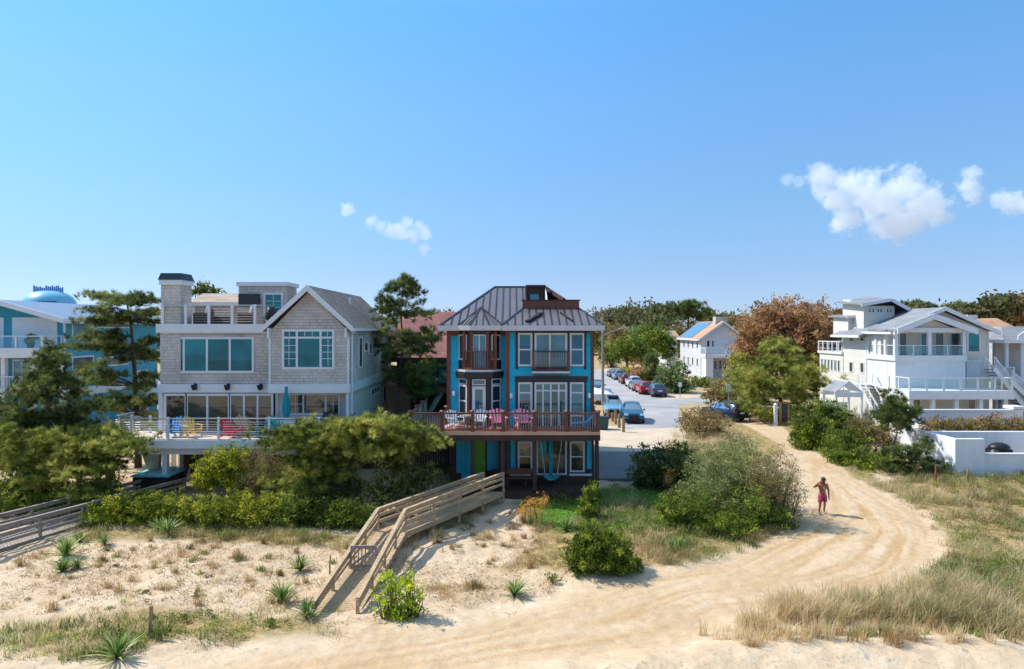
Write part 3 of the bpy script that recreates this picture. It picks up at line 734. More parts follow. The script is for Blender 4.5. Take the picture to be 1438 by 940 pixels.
# ---------------------------------------------------------------- turquoise house with bronze metal roof
YL, YR, YD = 38.0, 37.3, 35.0
tx0 = wx(632,YL); txm = wx(713,YR); tx1 = wx(833,YR)
zp, zd2, ze = .62, 3.72, 9.2
th = thing('turquoise_house', (.5, 43, .5), 'turquoise beach house with bronze metal roof and red-brown deck', 'house')
b = MB(); b.box(tx0, txm, YL, 50, .3, 9.15); b.box(txm, tx1, YR, 50, .3, 9.15); b.build('wall', M['teal'], th)
b = MB()
def vb(b, px0, px1, y0, y1, Y, d=.04): b.box(wx(px0,Y), wx(px1,Y), Y-d, Y+.005, wz(y1,Y), wz(y0,Y))
vb(b,627.5,632.8,463,606,YL,.07); vb(b,710,715.5,463,606,YR,.09); vb(b,829.5,834,463,606,YR,.07)
vb(b,630,711,464.5,472,YL,.06); vb(b,713,834,464.5,467,YR,.06)
b.box(tx1-.01, tx1+.05, YR, YR+.15, .6, 9.1); b.box(tx1-.01,tx1+.05,49.8,50,.6,9.1); b.box(tx1-.01,tx1+.04,YR+.15,49.8,5.9,6.15)
b.build('corner_trim', M['browntrim'], th)
b = MB(); vb(b,723,826.5,459,467.8,YR,.14); vb(b,724,727.5,467.8,518.5,YR,.10); vb(b,820,823,467.8,518.5,YR,.10); vb(b,747,751,467.8,515,YR,.06); vb(b,796,800,467.8,515,YR,.06)
vb(b,723,825,528.5,536,YR,.14); vb(b,724,727.5,536,606,YR,.10); vb(b,820,823,536,606,YR,.10); vb(b,747,751,536,606,YR,.06); vb(b,796,800,536,606,YR,.06)
b.build('black_casing', M['blackpaint'], th)
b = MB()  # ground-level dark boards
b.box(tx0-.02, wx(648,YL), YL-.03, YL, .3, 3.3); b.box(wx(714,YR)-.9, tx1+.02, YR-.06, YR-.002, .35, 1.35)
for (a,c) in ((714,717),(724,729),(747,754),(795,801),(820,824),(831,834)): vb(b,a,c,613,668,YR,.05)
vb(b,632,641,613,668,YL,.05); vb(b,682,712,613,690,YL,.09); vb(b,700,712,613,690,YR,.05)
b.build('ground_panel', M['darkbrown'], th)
b = MB(); vb(b,641,652,613,664,YL,.07); vb(b,655,664,613,664,YL,.07); vb(b,684,700,613,660,YL,.12); b.build('blue_panel', M['tealflat'], th)
dgreen = MB(); vb(dgreen,665.5,681.5,613,668,YL,.12); dgreen = dgreen.build('green_door', M['green'], th)
MB().box(wx(679,YL)-.02,wx(679,YL)+.02,YL-.17,YL-.12,1.5,1.6).build('handle', M['steel'], dgreen)
WT = M['white']
# windows, right side
winS(th,727,467.8,747.5,514.5,YR-.03,WT,M['glassblue'],fw=.1,rows=(.5,),proud=.07)
winS(th,800,467.8,820.5,514.5,YR-.03,WT,M['glassblue'],fw=.1,rows=(.5,),proud=.07)
winS(th,750.5,467.8,796.5,521,YR-.03,WT,M['glasspale'],fw=.11,cols=(.47,),proud=.06,name='sliding_door')
winS(th,727,537,747.5,604,YR-.03,WT,M['glassblue'],fw=.1,rows=(.27,.46,.82) if 0 else (.30,.78),proud=.07)
winS(th,800,537,820.5,604,YR-.03,WT,M['glassblue'],fw=.1,rows=(.30,.78),proud=.07)
winS(th,750.5,537,796.5,606,YR-.03,WT,M['glassblue'],fw=.11,cols=(.26,.5,.74),rows=(.83,),proud=.06,name='sliding_door')
winS(th,727,620,747.5,662,YR-.03,WT,M['glassdark'],fw=.09,rows=(.5,),proud=.06)
winS(th,800,620,821,663,YR-.03,WT,M['glassdark'],fw=.09,rows=(.5,),proud=.06)
winS(th,753,612,796,667,YR-.03,WT,M['glassdark'],fw=.09,cols=(.49,),proud=.06,name='sliding_door')
b = MB(); vb(b,716,745,666,668,YR,.1); vb(b,799,831,665,668,YR,.1); b.build('sill', M['whitewood'], th)
# bay, left side
def P2(px, Y): return (wx(px,Y), Y)
bay = [P2(644,YL), P2(657,37.35), P2(689,37.35), P2(704,YL)]
b = MB(); b.prism(bay+[P2(704,38.3),P2(644,38.3)], 'xy', zd2, 9.1); b.build('bay', M['blackpaint'], th)
fl, Ll = AF(*bay[0], *bay[1]); fr_, Lr = AF(*bay[2], *bay[3]); fc = SF(37.35)
zt = lambda py: wz(py, 37.5)
for fr, L in ((fl,Ll),(fr_,Lr)):
    window(th, fr, .05, L-.08, zt(506), zt(470), WT, M['glassdark'], fw=.08, proud=.04)
    window(th, fr, .05, L-.06, zt(582), zt(541), WT, M['glassdark'], fw=.09, rows=(.45,), proud=.04)
    window(th, fr, .05, L-.06, zt(540.5), zt(532), WT, M['glassblue'], fw=.06, proud=.04, name='transom')
window(th, fc, wx(663,37.35), wx(683,37.35), zt(518), zt(470), WT, M['glasspale'], fw=.07, cols=(.5,), proud=.04)
window(th, fc, wx(663,37.35), wx(682,37.35), zt(541), zt(532.5), WT, M['glassblue'], fw=.06, proud=.04, name='transom')
dr = window(th, fc, wx(663,37.35), wx(682,37.35), zt(605), zt(542.5), WT, M['glassblue'], fw=.16, proud=.05, name='glazed_door')
MB().box(wx(680,37.35)-.03, wx(680,37.35)+.02, 37.23, 37.3, zd2+1.0, zd2+1.12).build('handle', M['steel'], dr)
b = MB()
for px, Y in ((651.5,37.45),(662,37.25),(684.5,37.25),(695.5,37.45)): b.box(wx(px,Y)-.08, wx(px,Y)+.08, Y-.06, Y+.1, zt(519), zt(466))
b.bar((wx(649.5,37.4),37.4,9.02),(wx(697,37.4),37.4,9.02),.15,.28); b.box(wx(658,37.3)-.05,wx(658,37.3)+.05,37.22,37.4,zd2,zt(530))
b.build('bay_post', M['browntrim'], th)
railing(th, [(wx(651.5,37.45),37.4,zt(519)),(wx(662,37.15),37.12,zt(519)),(wx(684.5,37.15),37.12,zt(519)),(wx(695.5,37.45),37.4,zt(519))], .98, M['browntrim'], M['browntrim'], post=.07, bal=.1, name='bay_railing')
b = MB(); b.prism([P2(640,37.9),P2(652,37.0),P2(692,37.0),P2(707,37.9),P2(707,38.0),P2(640,38.0)], 'xy', wz(531,37.2), wz(522.5,37.2)); b.build('bay_canopy', M['blackpaint'], th)
b = MB(); b.prism([P2(641,37.9),P2(653,37.03),P2(691,37.03),P2(706,37.9),P2(706,37.99),P2(641,37.99)], 'xy', wz(522,37.2)-.02, wz(519.5,37.2)); b.build('bay_canopy_flashing', M['gutter'], th)
# juliet balcony right
zb = wz(518,36.9)
bl = MB().box(wx(748,36.8),wx(799,36.8),36.75,YR,wz(524,36.8)-.08,zb).build('balcony', M['darkbrown'], th)
MB().box(wx(746.5,36.7),wx(800.5,36.7),36.7,36.75,wz(524.5,36.8),wz(521.5,36.8)).build('balcony_edge', M['gutter'], bl)
railing(bl, [(wx(749,36.85),YR,zb),(wx(749,36.85),36.85,zb),(wx(797.5,36.85),36.85,zb),(wx(797.5,36.85),YR,zb)], .92, M['browntrim'], M['darkbrown'], post=.12, bal=.115, balm=M['baluster'], name='balcony_railing')
for (px,py,Y) in ((637.5,553,YL),(718,556,YR),(827,556,YR)):
    x, z = wx(px,Y), wz(py,Y); b = MB(); b.box(x-.05,x+.05,Y-.04,Y,z-.12,z+.12); b.lathe([(.05,-.12),(.08,-.1),(.09,.1),(.03,.16)],(x,Y-.13,z),10); b.build('wall_lamp', M['lamp'], th)
# roof
ex0, ex1 = -3.95, 4.88
eyL, eyR = 37.35, 36.65
rz, ry, rl, rr = 11.68, 44.0, -1.12, 2.08
cutx = .86
sl_ = (rz-ze)/(ry-eyL)
topY = 39.35; topz = ze+ (topY-eyR)*(10.2-ze)/(39.35-eyR)
tl, tr_ = wx(735,topY), wx(812,topY)
fl_poly = [(ex0,eyL,ze),(-.45,eyL,ze),(tl,topY,ze+sl_*(topY-eyL)),(cutx,topY+.1,ze+sl_*(topY+.1-eyL)),(cutx,ry,rz),(rl,ry,rz)]
rt_poly = [(-.55,eyR,ze),(ex1,eyR,ze),(tr_,topY,topz),(tl,topY,topz)]
lf_poly = [(ex0,50.5,ze),(ex0,eyL,ze),(rl,ry,rz)]
bk_poly = [(ex1,50.5,ze),(ex0,50.5,ze),(rl,ry,rz),(rr,ry,rz)]
rs_poly = [(ex1,eyR,ze),(ex1,50.5,ze),(rr,ry,rz),(rr+.1,43,11.6),(tr_,topY,topz)]
vl_poly = [(-.55,eyR,ze),(tl,topY,topz),(tl,topY,ze+sl_*(topY-eyL)),(-.45,eyL,ze)]
b = MB()
for q in (fl_poly, rt_poly, lf_poly, bk_poly, rs_poly, vl_poly): b.add(q, [tuple(range(len(q)))])
b.box(cutx, tr_-.1, topY, 42.55, 9.9, 10.0)
roof = b.build('roof', M['metalroof'], th)
def seams(b, poly, axis, sp, off=0):
    """standing seams: lines at constant x (axis 0) or y (axis 1) across a planar roof polygon"""
    lo = min(p[axis] for p in poly); hi = max(p[axis] for p in poly); c = lo+off+sp*.5
    while c < hi:
        hit = []
        for i in range(len(poly)):
            a, d = poly[i], poly[(i+1)%len(poly)]
            if (a[axis]-c)*(d[axis]-c) < 0:
                t = (c-a[axis])/(d[axis]-a[axis]); hit.append(Vector(a)+(Vector(d)-Vector(a))*t)
        if len(hit) >= 2:
            hit.sort(key=lambda v: v[1-axis]); a, d = hit[0], hit[-1]
            if (a-d).length > .15: b.bar(a+Vector((0,0,.02)), d+Vector((0,0,.02)), .05, .07)
        c += sp
b = MB(); seams(b, fl_poly, 0, .40); seams(b, rt_poly, 0, .40, .1); seams(b, rs_poly, 1, .5); seams(b, lf_poly, 1, .5)
b.bar(fl_poly[0], fl_poly[5], .14, .09); b.bar((rl,ry,rz+.02),(rr,ry,rz+.02),.16,.1); b.bar(rt_poly[1], rt_poly[2], .12, .08); b.bar(rt_poly[0], rt_poly[3], .12, .08); b.bar((rr,ry,rz),(ex1,50.5,ze),.12,.08); b.bar((cutx,topY,9.95),(cutx,ry,rz+.02),.1,.1)
# little snow-guard ridges on the lower right roof
zr_ = lambda x,y: ze+(y-eyR)*(topz-ze)/(topY-eyR)
b.bar((wx(740,37.4),37.0,zr_(0,37.0)+.08),(wx(760,38.4),38.3,zr_(0,38.3)+.08),.24,.1); b.bar((wx(787,38.4),38.4,zr_(0,38.4)+.06),(wx(804,37.2),37.1,zr_(0,37.1)+.06),.07,.08)
b.build('roof_seam', M['metalseam'], roof)
# turret roof over the bay
ap = P(675.5,431.5,38.9); tb = [P(643,457.3,37.4), P(659,457.6,36.95), P(687,457.6,36.95), P(706,457.3,37.4), (ap[0],40.05,ap[2]-.02)]
b = MB(); b.add(tb+[ap], [(0,1,5),(1,2,5),(2,3,5),(3,4,5),(4,0,5)]); tur = b.build('turret_roof', M['metalroof'], th)
b = MB()
for q in tb[:4]: b.bar(q, ap, .1, .07)
for (i, f_) in ((1,.33),(1,.66),(0,.5),(2,.5),(0,.25),(0,.75)):
    a = Vector(tb[i]).lerp(Vector(tb[i+1]), f_); m_ = Vector(tb[i]).lerp(Vector(tb[i+1]), .5); e = a+(Vector(ap)-m_)*(1-abs(f_-.5)*2)*.95
    if (e-a).length > .1: b.bar(a, e, .045, .06)
    else:
        e = a+(Vector(ap)-m_)*.45; b.bar(a, e, .045, .06)
b.build('turret_seam', M['metalseam'], tur)
# eaves
b = MB(); b.box(ex0, -.5, eyL-.12, eyL, ze-.30, ze-.01); b.box(-.52, ex1, eyR-.12, eyR, ze-.30, ze-.01); b.box(ex1, ex1+.1, eyR-.12, 50.5, ze-.28, ze-.01); b.box(ex0-.1, ex0, eyL-.12, 50.5, ze-.28, ze-.01); b.box(-.52,-.5,eyR,eyL-.12,ze-.3,ze-.02)
b.prism([P2(643,37.22), P2(659,36.85), P2(687,36.85), P2(706,37.22)], 'xy', ze-.27, ze-.02)
b.build('gutter', M['gutter'], th)
b = MB(); b.box(ex0, -.5, eyL, YL, ze-.1, ze-.05); b.box(-.5, ex1, eyR, YR, ze-.1, ze-.05); b.box(tx1, ex1, YR, 50.4, ze-.1, ze-.05); b.box(ex0, tx0, YL, 50.4, ze-.1, ze-.05); b.build('soffit', M['browntrim'], th)
# widow's walk
b = MB(); b.box(tl-.05, tr_+.05, topY-.06, topY+.2, topz-.12, topz+.42); b.build('parapet', M['browntrim'], th)
MB().box(tl-.12, tr_+.12, topY-.12, topY+.26, topz+.42, topz+.48).build('parapet_cap', M['blackpaint'], th)
b = MB(); b.box(cutx, rr, 42.5, 42.7, 9.95, rz-.05); b.bar((rr,43.9,rz),(wx(792,40.2),40.2,topz+.5),.14,.2); b.bar((cutx,42.5,rz-.02),(rr,42.5,rz-.02),.5,.12); b.build('recess_wall', M['darkbrown'], th)
b = MB(); b.prism([(42.48,9.95),(42.48,11.5),(40.2,topz+.38),(40.2,9.95)], 'yz', rr-.03, rr+.03); b.build('recess_side_wall', M['whitewood'], th)
winS(th,742,411,759,424,42.5,M['blackpaint'],M['glassblue'],fw=.1,proud=.06)
# main deck
dx0, dx1 = wx(573,YD), wx(842,YD)
b = MB(); b.box(dx0, dx1, YD, YR, zd2-.06, zd2); b.box(dx0, tx0, YR, 42, zd2-.06, zd2); b.box(tx0,txm,YR,YL,zd2-.06,zd2); dk = b.build('deck', M['browndeck'], th)
b = MB(); b.box(dx0-.03, dx1+.03, YD-.06, YD, zd2-.16, zd2); b.build('deck_edge', M['tandeck'], dk)
b = MB(); b.box(dx0-.0, dx1+.0, YD-.03, YD+.05, zd2-.46, zd2-.165); b.box(dx1, dx1+.04, YD, YR, zd2-.46, zd2); b.box(dx0-.04, dx0, YD, 42, zd2-.46, zd2-.07); b.box(dx0+.1, dx1-.1, YD+.5, YR-.1, zd2-.4, zd2-.07)
b.build('deck_beam', M['darkbrown'], dk)
pz = zd2
ppx = (576,621,663.5,707,751,795.5,840)
railing(dk, [(dx0+.1,42,pz),(dx0+.1,YD+.08,pz),(dx1-.1,YD+.08,pz),(dx1-.1,YR,pz)], .94, M['browntrim'], M['browntrim'], post=.17, bal=.125, balm=M['baluster'], cap=True, name='deck_railing', railw=.075,
        posts=[(wx(p,YD+.08),YD+.08,pz) for p in ppx]+[(dx0+.1,37.5,pz),(dx0+.1,39.8,pz),(wx(627,37.2),37.2,pz),(dx1-.1,37.0,pz)])
for px in (663.5, 706, 751, 838):
    x = wx(px,YD+.3); MB().box(x-.1,x+.1,YD+.2,YD+.4,.2,zd2-.46).build('deck_post', M['darkbrown'], dk)
MB().box(dx0+.3, dx0+.5, YD+.2,YD+.4,.2,zd2-.46).build('deck_post', M['darkbrown'], dk)
b = MB(); b.box(wx(640,35.3), dx1-.1, 35.2, YR, .3, zp); b.box(wx(706,35.2), dx1-.1, 35.14, 35.2, .15, zp-.08); b.build('porch', M['darkbrown'], th)
# porch furniture and hanging swing
x = wx(774,36.6)
t = thing('hanging_swing', (x,36.6,zp+.5), 'aqua hammock swing hanging under the turquoise house deck', 'hammock')
b = MB(); top = zd2-.3
for s, d in ((-1,.62),(1,.62)): b.tube((x+s*.62,36.6,top),(x+s*.32,36.6,zp+.55),.018,n=5)
b.build('rope', M['whitewood'], t)
b = MB(); n=12
for i in range(n):
    a0 = -1+2*i/n; a1 = -1+2*(i+1)/n
    b.slab([(x+a0*.42,36.35,zp+.35+.2*a0*a0),(x+a1*.42,36.35,zp+.35+.2*a1*a1),(x+a1*.42,36.85,zp+.45+.2*a1*a1),(x+a0*.42,36.85,zp+.45+.2*a0*a0)],.04)
b.build('seat', M['aqua'], t)
b = MB()
for i in range(7):
    xx = wx(758,37.15)+i*.055; b.tube((xx,37.12+.03*(i%2),1.0+1.05),(xx,37.12+.03*(i%2),3.2),.04,n=6)
tag(b.build('door_curtain', M['aqua'], None, True), 'aqua curtain hanging in the ground-floor doorway of the turquoise house', 'curtain')
b = MB()
for i in range(4):
    xx = wx(771.5,37.15)+i*.05; b.tube((xx,37.14+.03*(i%2),.75),(xx,37.14+.03*(i%2),3.25),.035,n=6)
tag(b.build('door_curtain', M['aqua'], None, True), 'narrow aqua curtain reaching lower than its neighbour in the doorway', 'curtain')
x, y = wx(731,36.4), 36.4
t = thing('wooden_bench', (x,y,zp), 'dark wooden bench on the ground-floor porch under the deck', 'bench')
MB().box(x-.75,x+.75,y-.2,y+.2,zp+.42,zp+.48).build('seat', M['browntrim'], t); MB().box(x-.75,x+.75,y+.16,y+.2,zp+.6,zp+.9).build('backrest', M['browntrim'], t)
for s in (-1,1): MB().box(x+s*.68-.04,x+s*.68+.04,y-.18,y+.2,zp,zp+.42).build('leg', M['browntrim'], t)
# deck furniture
AD = adirondack()
gP = 'pink adirondack chairs on the turquoise house deck'
put_chair(700, 0, 35.8, zd2, 6, M['pink'], 'pink adirondack chair behind the third deck post, nearer the turret', gP, 1.06)
put_chair(735, 0, 35.8, zd2, 12, M['pink'], 'pink adirondack chair in front of the window beside the sliding door', gP, 1.06)
put_chair(641, 0, 36.3, zd2, 40, M['whiteplastic'], 'white chair on the turquoise house deck, nearest the turret side corner', 'pale chairs on the turquoise house deck', .95)
put_chair(672, 0, 36.5, zd2, -10, M['whiteplastic'], 'white chair in front of the glazed turret door', 'pale chairs on the turquoise house deck', .95)
for o in [c for c in bpy.data.objects if c.parent is AD]+[AD]: bpy.data.objects.remove(o)
x, y = wx(656,36), 36
t = thing('deck_table', (x,y,zd2), 'small round grey table between the white deck chairs', 'table')
MB().lathe([(.42,.68),(.43,.70),(.42,.72)], (x,y,zd2), 20).build('tabletop', M['baluster'], t); MB().lathe([(.2,0),(.2,.04),(.04,.07),(.04,.68)],(x,y,zd2),10).build('pedestal', M['blackpaint'], t)
x, y = wx(816,36), 36
t = thing('lounge_chair', (x,y,zd2), 'pale blue folding lounge chair at the far end of the red-brown deck', 'lounge chair')
b = MB(); b.bar((x-.5,y-.28,zd2+.3),(x+.3,y-.28,zd2+.36),.04,.04); b.bar((x-.5,y+.28,zd2+.3),(x+.3,y+.28,zd2+.36),.04,.04); b.bar((x+.3,y-.28,zd2+.36),(x+.8,y-.28,zd2+.9),.04,.04); b.bar((x+.3,y+.28,zd2+.36),(x+.8,y+.28,zd2+.9),.04,.04); b.build('frame', M['skyblue'], t)
b = MB(); b.slab([(x-.5,y-.26,zd2+.33),(x+.3,y-.26,zd2+.39),(x+.3,y+.26,zd2+.39),(x-.5,y+.26,zd2+.33)],.03); b.slab([(x+.3,y-.26,zd2+.39),(x+.78,y-.26,zd2+.88),(x+.78,y+.26,zd2+.88),(x+.3,y+.26,zd2+.39)],.03); b.build('seat', M['skyblue'], t)
for (s, q) in ((-1,-1),(-1,1),(1,-1),(1,1)): MB().tube((x+s*.15-.1,y+q*.28,zd2+.32),(x+s*.5,y+q*.28,zd2),.02).build('leg', M['skyblue'], t)
# ---------------------------------------------------------------- brown house behind
YB = 46.0
bh = thing('brown_house', (-5.5, 50, .5), 'dark brown house with red-brown shingle roof behind the turquoise house', 'house')
b = MB(); X0, X1 = -8.3, -3.6
b.box(X0+.4, X1, YB+.8, 54, 5.0, 7.2); b.box(X0+1.2,X1,YB+3,54,.4,5.0); b.build('wall', M['darkbrown'], bh)
b = MB(); z0, z1 = wz(502.5,YB), wz(438,52); b.slab([(X0,YB,z0),(-2.2,YB,z0),(-2.2,52,z1),(X0,52,z1)][::1],.2); b.slab([(X0,52,z1),(-2.2,52,z1),(-2.2,57,z0),(X0,57,z0)],.2); b.build('roof', M['roofred'], bh)
MB().box(X0,-3.5,YB-.08,YB,z0-.3,z0).build('fascia', M['darkbrown'], bh)
winS(bh,614,517,629,540,YB+.8,M['blackpaint'],M['glassblue'],fw=.1)
winS(bh,597,512,610,540,YB+.8,M['blackpaint'],M['glassdark'],fw=.1)
b = MB(); b.box(X0+1.4, -3.7, YB-.5, YB+3, wz(552,YB-.5), wz(545.5,YB-.5)); b.build('deck', M['browntrim'], bh)
b = MB(); b.bar((wx(590,44),44,2.6),(wx(622,46),46,wz(548,46)),.2,.25); b.build('stair_rail', M['greywooddark'], bh)
b = MB(); b.box(wx(545,47),wx(576,47),47,47.3,.3,wz(541,47)); bw = b.build('brick_wall', M['brick'], bh)
MB().box(wx(545,47)-.02,wx(577,47),46.95,47.4,wz(541,47),wz(538.5,47)).build('wall_cap', M['tandeck'], bw)
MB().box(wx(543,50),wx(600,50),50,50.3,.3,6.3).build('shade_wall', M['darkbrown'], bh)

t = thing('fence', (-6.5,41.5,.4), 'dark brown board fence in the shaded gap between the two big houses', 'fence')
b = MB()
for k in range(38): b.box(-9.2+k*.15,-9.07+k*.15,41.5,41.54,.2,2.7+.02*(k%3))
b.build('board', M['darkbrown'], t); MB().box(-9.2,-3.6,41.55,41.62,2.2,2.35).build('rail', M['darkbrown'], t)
# ---------------------------------------------------------------- white house on the far side of the track
def fbx(b, px0, px1, y0, y1, Y, d): b.box(wx(px0,Y), wx(px1,Y), Y, Y+d, wz(y1,Y), wz(y0,Y)); return b
wh = thing('white_house', (36, 61, .5), 'white and cream beach house with gabled upper porch and clerestory tower', 'house')
YW, YM = 57.0, 58.6
WX0 = 32.05; wx1 = wx(1388,YM)
b = MB(); rx_ = wx(1320,YM); zr = wz(432,YM)
xe0, xe1 = wx(1246,YM), wx1
b.prism([(WX0+.1,.4),(xe1,.4),(xe1,8.75),(rx_,zr-.25),(WX0+.1,8.75)], 'xz', YM+.9, 66.5)
b.prism([(wx(1357,YM)-.1,.4),(xe1,.4),(xe1,8.75),(rx_,zr-.25),(WX0+.1,8.75),(WX0+.1,8.6),(wx(1357,YM)-.1,8.6)], 'xz', YM, YM+.9)
b.box(WX0-.0, WX0+3, 61.6, 66, .4, 8.3); b.box(WX0-.05, WX0+5, 66, 71, .4, wz(497,68)); b.build('wall', M['cream'], wh)
b = MB(); b.add([(rx_,YM-.7,zr),(rx_,67,zr),(wx(1396,YM-.7),67,wz(466,YM)),(wx(1396,YM-.7),YM-.7,wz(466,YM))],[(0,1,2,3)])
b.add([(rx_,YM-.7,zr),(rx_,67,zr),(WX0-.4,62,8.62),(WX0-.4,YM-.7,8.85)],[(0,3,2,1)])
pk = (wx(1306,YW), wz(441.5,YW)); pe0 = (wx(1255,YW), wz(462,YW)); pe1 = (wx(1367,YW), wz(463,YW))
for e, s in ((pe0,1),(pe1,-1)): b.slab([(pk[0],YW-.5,pk[1]),(pk[0],YM+2.5,pk[1]),(e[0],YM+2.5,e[1]),(e[0],YW-.5,e[1])][::-s], .16)
b.slab([(WX0-.9,61.2,8.42),(WX0+3,61.2,10.0),(WX0+3,66.6,10.3),(WX0-.9,66.6,8.42)],.16)
b.build('roof', M['roofgray'], wh)
b = MB()
for e in (pe0, pe1): b.prism([(e[0],e[1]-.42),(e[0],e[1]+.06),(pk[0],pk[1]+.06),(pk[0],pk[1]-.44)], 'xz', YW-.62, YW-.5)
e1 = (wx(1396,YM), wz(466,YM)); b.prism([(e1[0],e1[1]-.3),(e1[0],e1[1]+.05),(rx_,zr+.05),(rx_,zr-.3)], 'xz', YM-.85, YM-.72)
b.prism([(WX0+.4,8.9),(WX0+.4,9.1),(rx_,zr+.05),(rx_,zr-.3)], 'xz', YM-.85, YM-.72)
fbx(b,1257,1358,460.5,467,YW-.1,.3); b.box(WX0-.45,WX0-.3,YW,61.8,8.55,8.75); b.box(WX0-1.0,WX0-.85,61.2,66.6,8.2,8.42)
fbx(b,1257,1358,499.5,507,YW-.12,.3); b.box(WX0-.15,WX0+.02,YW+.2,61.6,wz(507,YW),wz(499.5,YW))
for px in (1259,1306,1354.5): fbx(b,px-2.4,px+2.4,467,500,YW,.28)
for Y in (58.7,60.2,61.5): b.box(WX0-.02,WX0+.24,Y-.14,Y+.14,6.6,8.8)
for X in (wx1-.02,): b.box(X-.1,X+.05,YM-.06,YM,.5,8.7)
fbx(b,1357,1379,506,509,YM-.6,.6)
b.build('white_trim', M['white'], wh)
b = MB(); b.prism([(pe0[0]+1.2,8.92),(pe1[0]-1.2,8.92),(pk[0],pk[1]-.35)], 'xz', YW+.1, YW+.2); b.build('pediment', M['cream'], wh)
b = MB(); b.box(WX0, wx(1357,YW), YW, YM+.9, wz(504,YW)-.2, wz(504,YW)); b.box(WX0,WX0+1.2,YM+.9,61.6,wz(504,YW)-.2, wz(504,YW)); b.box(WX0+.1,wx(1357,YW),YW+.1,YM+.9,8.8,8.85); b.build('porch_floor', M['whitewood'], wh)
b = MB(); b.box(WX0-.03, wx(1356,YW), YW+.02, YM+.88, 3.9, wz(507,YW)); b.box(WX0-.03, WX0+.1, YM+.88, 61.5, 3.9, wz(507,YW)); fbx(b,1357.5,1377,509,548,YM-.5,.49)
ss = b.build('storm_screen', M['white'], wh)
b = MB()
for px in (1282,1306,1331): x_ = wx(px,YW); b.box(x_-.02,x_+.02,YW+.0,YW+.03,3.95,wz(508,YW))
for yy in (58.2,59.6,60.7): b.box(WX0-.05,WX0-.02,yy-.02,yy+.02,3.95,wz(508,YW))
b.build('screen_batten', M['whitewood'], ss)
b = MB(); b.tube((WX0+.0,61.75,8.3),(WX0-.0,61.75,1.0),.06); b.tube((wx(1357,YW)+.12,YW+.4,8.6),(wx(1357,YW)+.12,YW+.4,4.2),.05); b.tube((wx1+.05,YM+.2,8.6),(wx1+.05,YM+.2,.8),.06); b.build('downspout', M['white'], wh)
for px0, px1, g in ((1262,1274,'glassdark'),(1292,1302,'glassblue'),(1312,1326,'glassdark'),(1332,1350,'glasspale')): winS(wh,px0,465,px1,502,YM+.9,WT,M[g],fw=.1)
winS(wh,1357.5,465.5,1377,496,YM,WT,M['glass'],fw=.14)
pr_ = railing(wh, [(WX0+.1,61.4,6.58),(WX0+.1,YW+.1,6.58),(wx(1357,YW)-.1,YW+.1,6.58)], 1.02, M['white'], M['white'], post=.08, name='porch_railing', railw=.06, step=1.3)
gr = mat('rail_glass_panel', srgb(150,190,210), .1, var=.03)
def clear_glass(name, tint=(.8,.95,.97), a=.75):
    t = NT(name); tr = t.n('ShaderNodeBsdfTransparent'); tr.inputs[0].default_value = (*tint,1); g = t.n('ShaderNodeBsdfGlossy'); g.inputs['Roughness'].default_value = .02
    lw = t.n('ShaderNodeLayerWeight'); lw.inputs[0].default_value = .25
    m = t.n('ShaderNodeMixShader'); t.l(t.math('ADD', lw.outputs['Fresnel'], .06, clamp=True), m.inputs[0]); t.l(tr.outputs[0], m.inputs[1]); t.l(g.outputs[0], m.inputs[2]); return t.done(m)
M['clear'] = clear_glass('clear_glass')
MB().box(WX0+.12, wx(1357,YW)-.12, YW+.08, YW+.1, 6.64, 7.5).build('glass_panel', M['clear'], pr_)
# side windows
for (px, y0, y1, w_) in ((1196,474,480,2.6),(1211,473.5,480,2.8),(1195.5,508,523,3),(1211,509,524,3)):
    Y = Yon(px, WX0); window(wh, WF(WX0-.0), Y-.35, Y+.35, wz(y1,Y), wz(y0,Y), WT, M['glassdark'], fw=.08)
for k in range(6):
    Y = 66.6+k*.72; window(wh, WF(WX0-.05), Y, Y+.42, wz(521,68), wz(505,68), WT, M['glassdark'], fw=.06)
zz = wz(497,68)
MB().box(WX0-.2,WX0+5,66.0,71.2,zz,zz+.22).build('rear_deck', M['white'], wh)
railing(wh, [(WX0-.1,66.1,zz+.2),(WX0-.1,71.1,zz+.2),(WX0+4,71.1,zz+.2)], 1.0, M['white'], M['white'], post=.1, step=1.0, cables=2, name='rear_deck_railing', railw=.08)
# clerestory tower
Yc = 63.0
b = MB(); c0, c1 = wx(1213,Yc), wx(1256,Yc); b.prism([(Yc,9),(Yc+4,9),(Yc+4,wz(432,Yc)+.9),(Yc,wz(430,Yc))], 'yz', c0, c1); b.box(wx(1191,65), c0, 65, 68, 8.4, wz(446,65)); b.build('tower', M['cream'], wh)
b = MB(); zt_ = wz(427.5,Yc); b.slab([(c0-.55,Yc-.6,zt_),(c1-.6,Yc-.6,zt_+.5),(c1-.2,Yc+4.3,zt_+.9),(c0-.55,Yc+4.3,zt_+.4)],.12); b.slab([(c1-.6,Yc-.6,zt_+.5),(c1+1.9,Yc-.6,zt_-.9),(c1+1.9,Yc+4.3,zt_-.6),(c1-.2,Yc+4.3,zt_+.9)],.12)
b.slab([(wx(1186,65),64.6,wz(445,65)),(c0,64.6,wz(443.5,65)),(c0,68.5,wz(441.5,65)),(wx(1186,65),68.5,wz(443,65))],.12); b.build('tower_roof', M['roofgray'], wh)
b = MB(); b.bar((c0-.55,Yc-.62,zt_-.1),(c1-.6,Yc-.62,zt_+.4),.1,.3); b.bar((c1-.6,Yc-.62,zt_+.4),(c1+1.9,Yc-.62,zt_-1.0),.1,.3); b.bar((wx(1186,65),64.58,wz(446,65)),(c0,64.58,wz(444.5,65)),.1,.25); b.build('tower_trim', M['white'], wh)
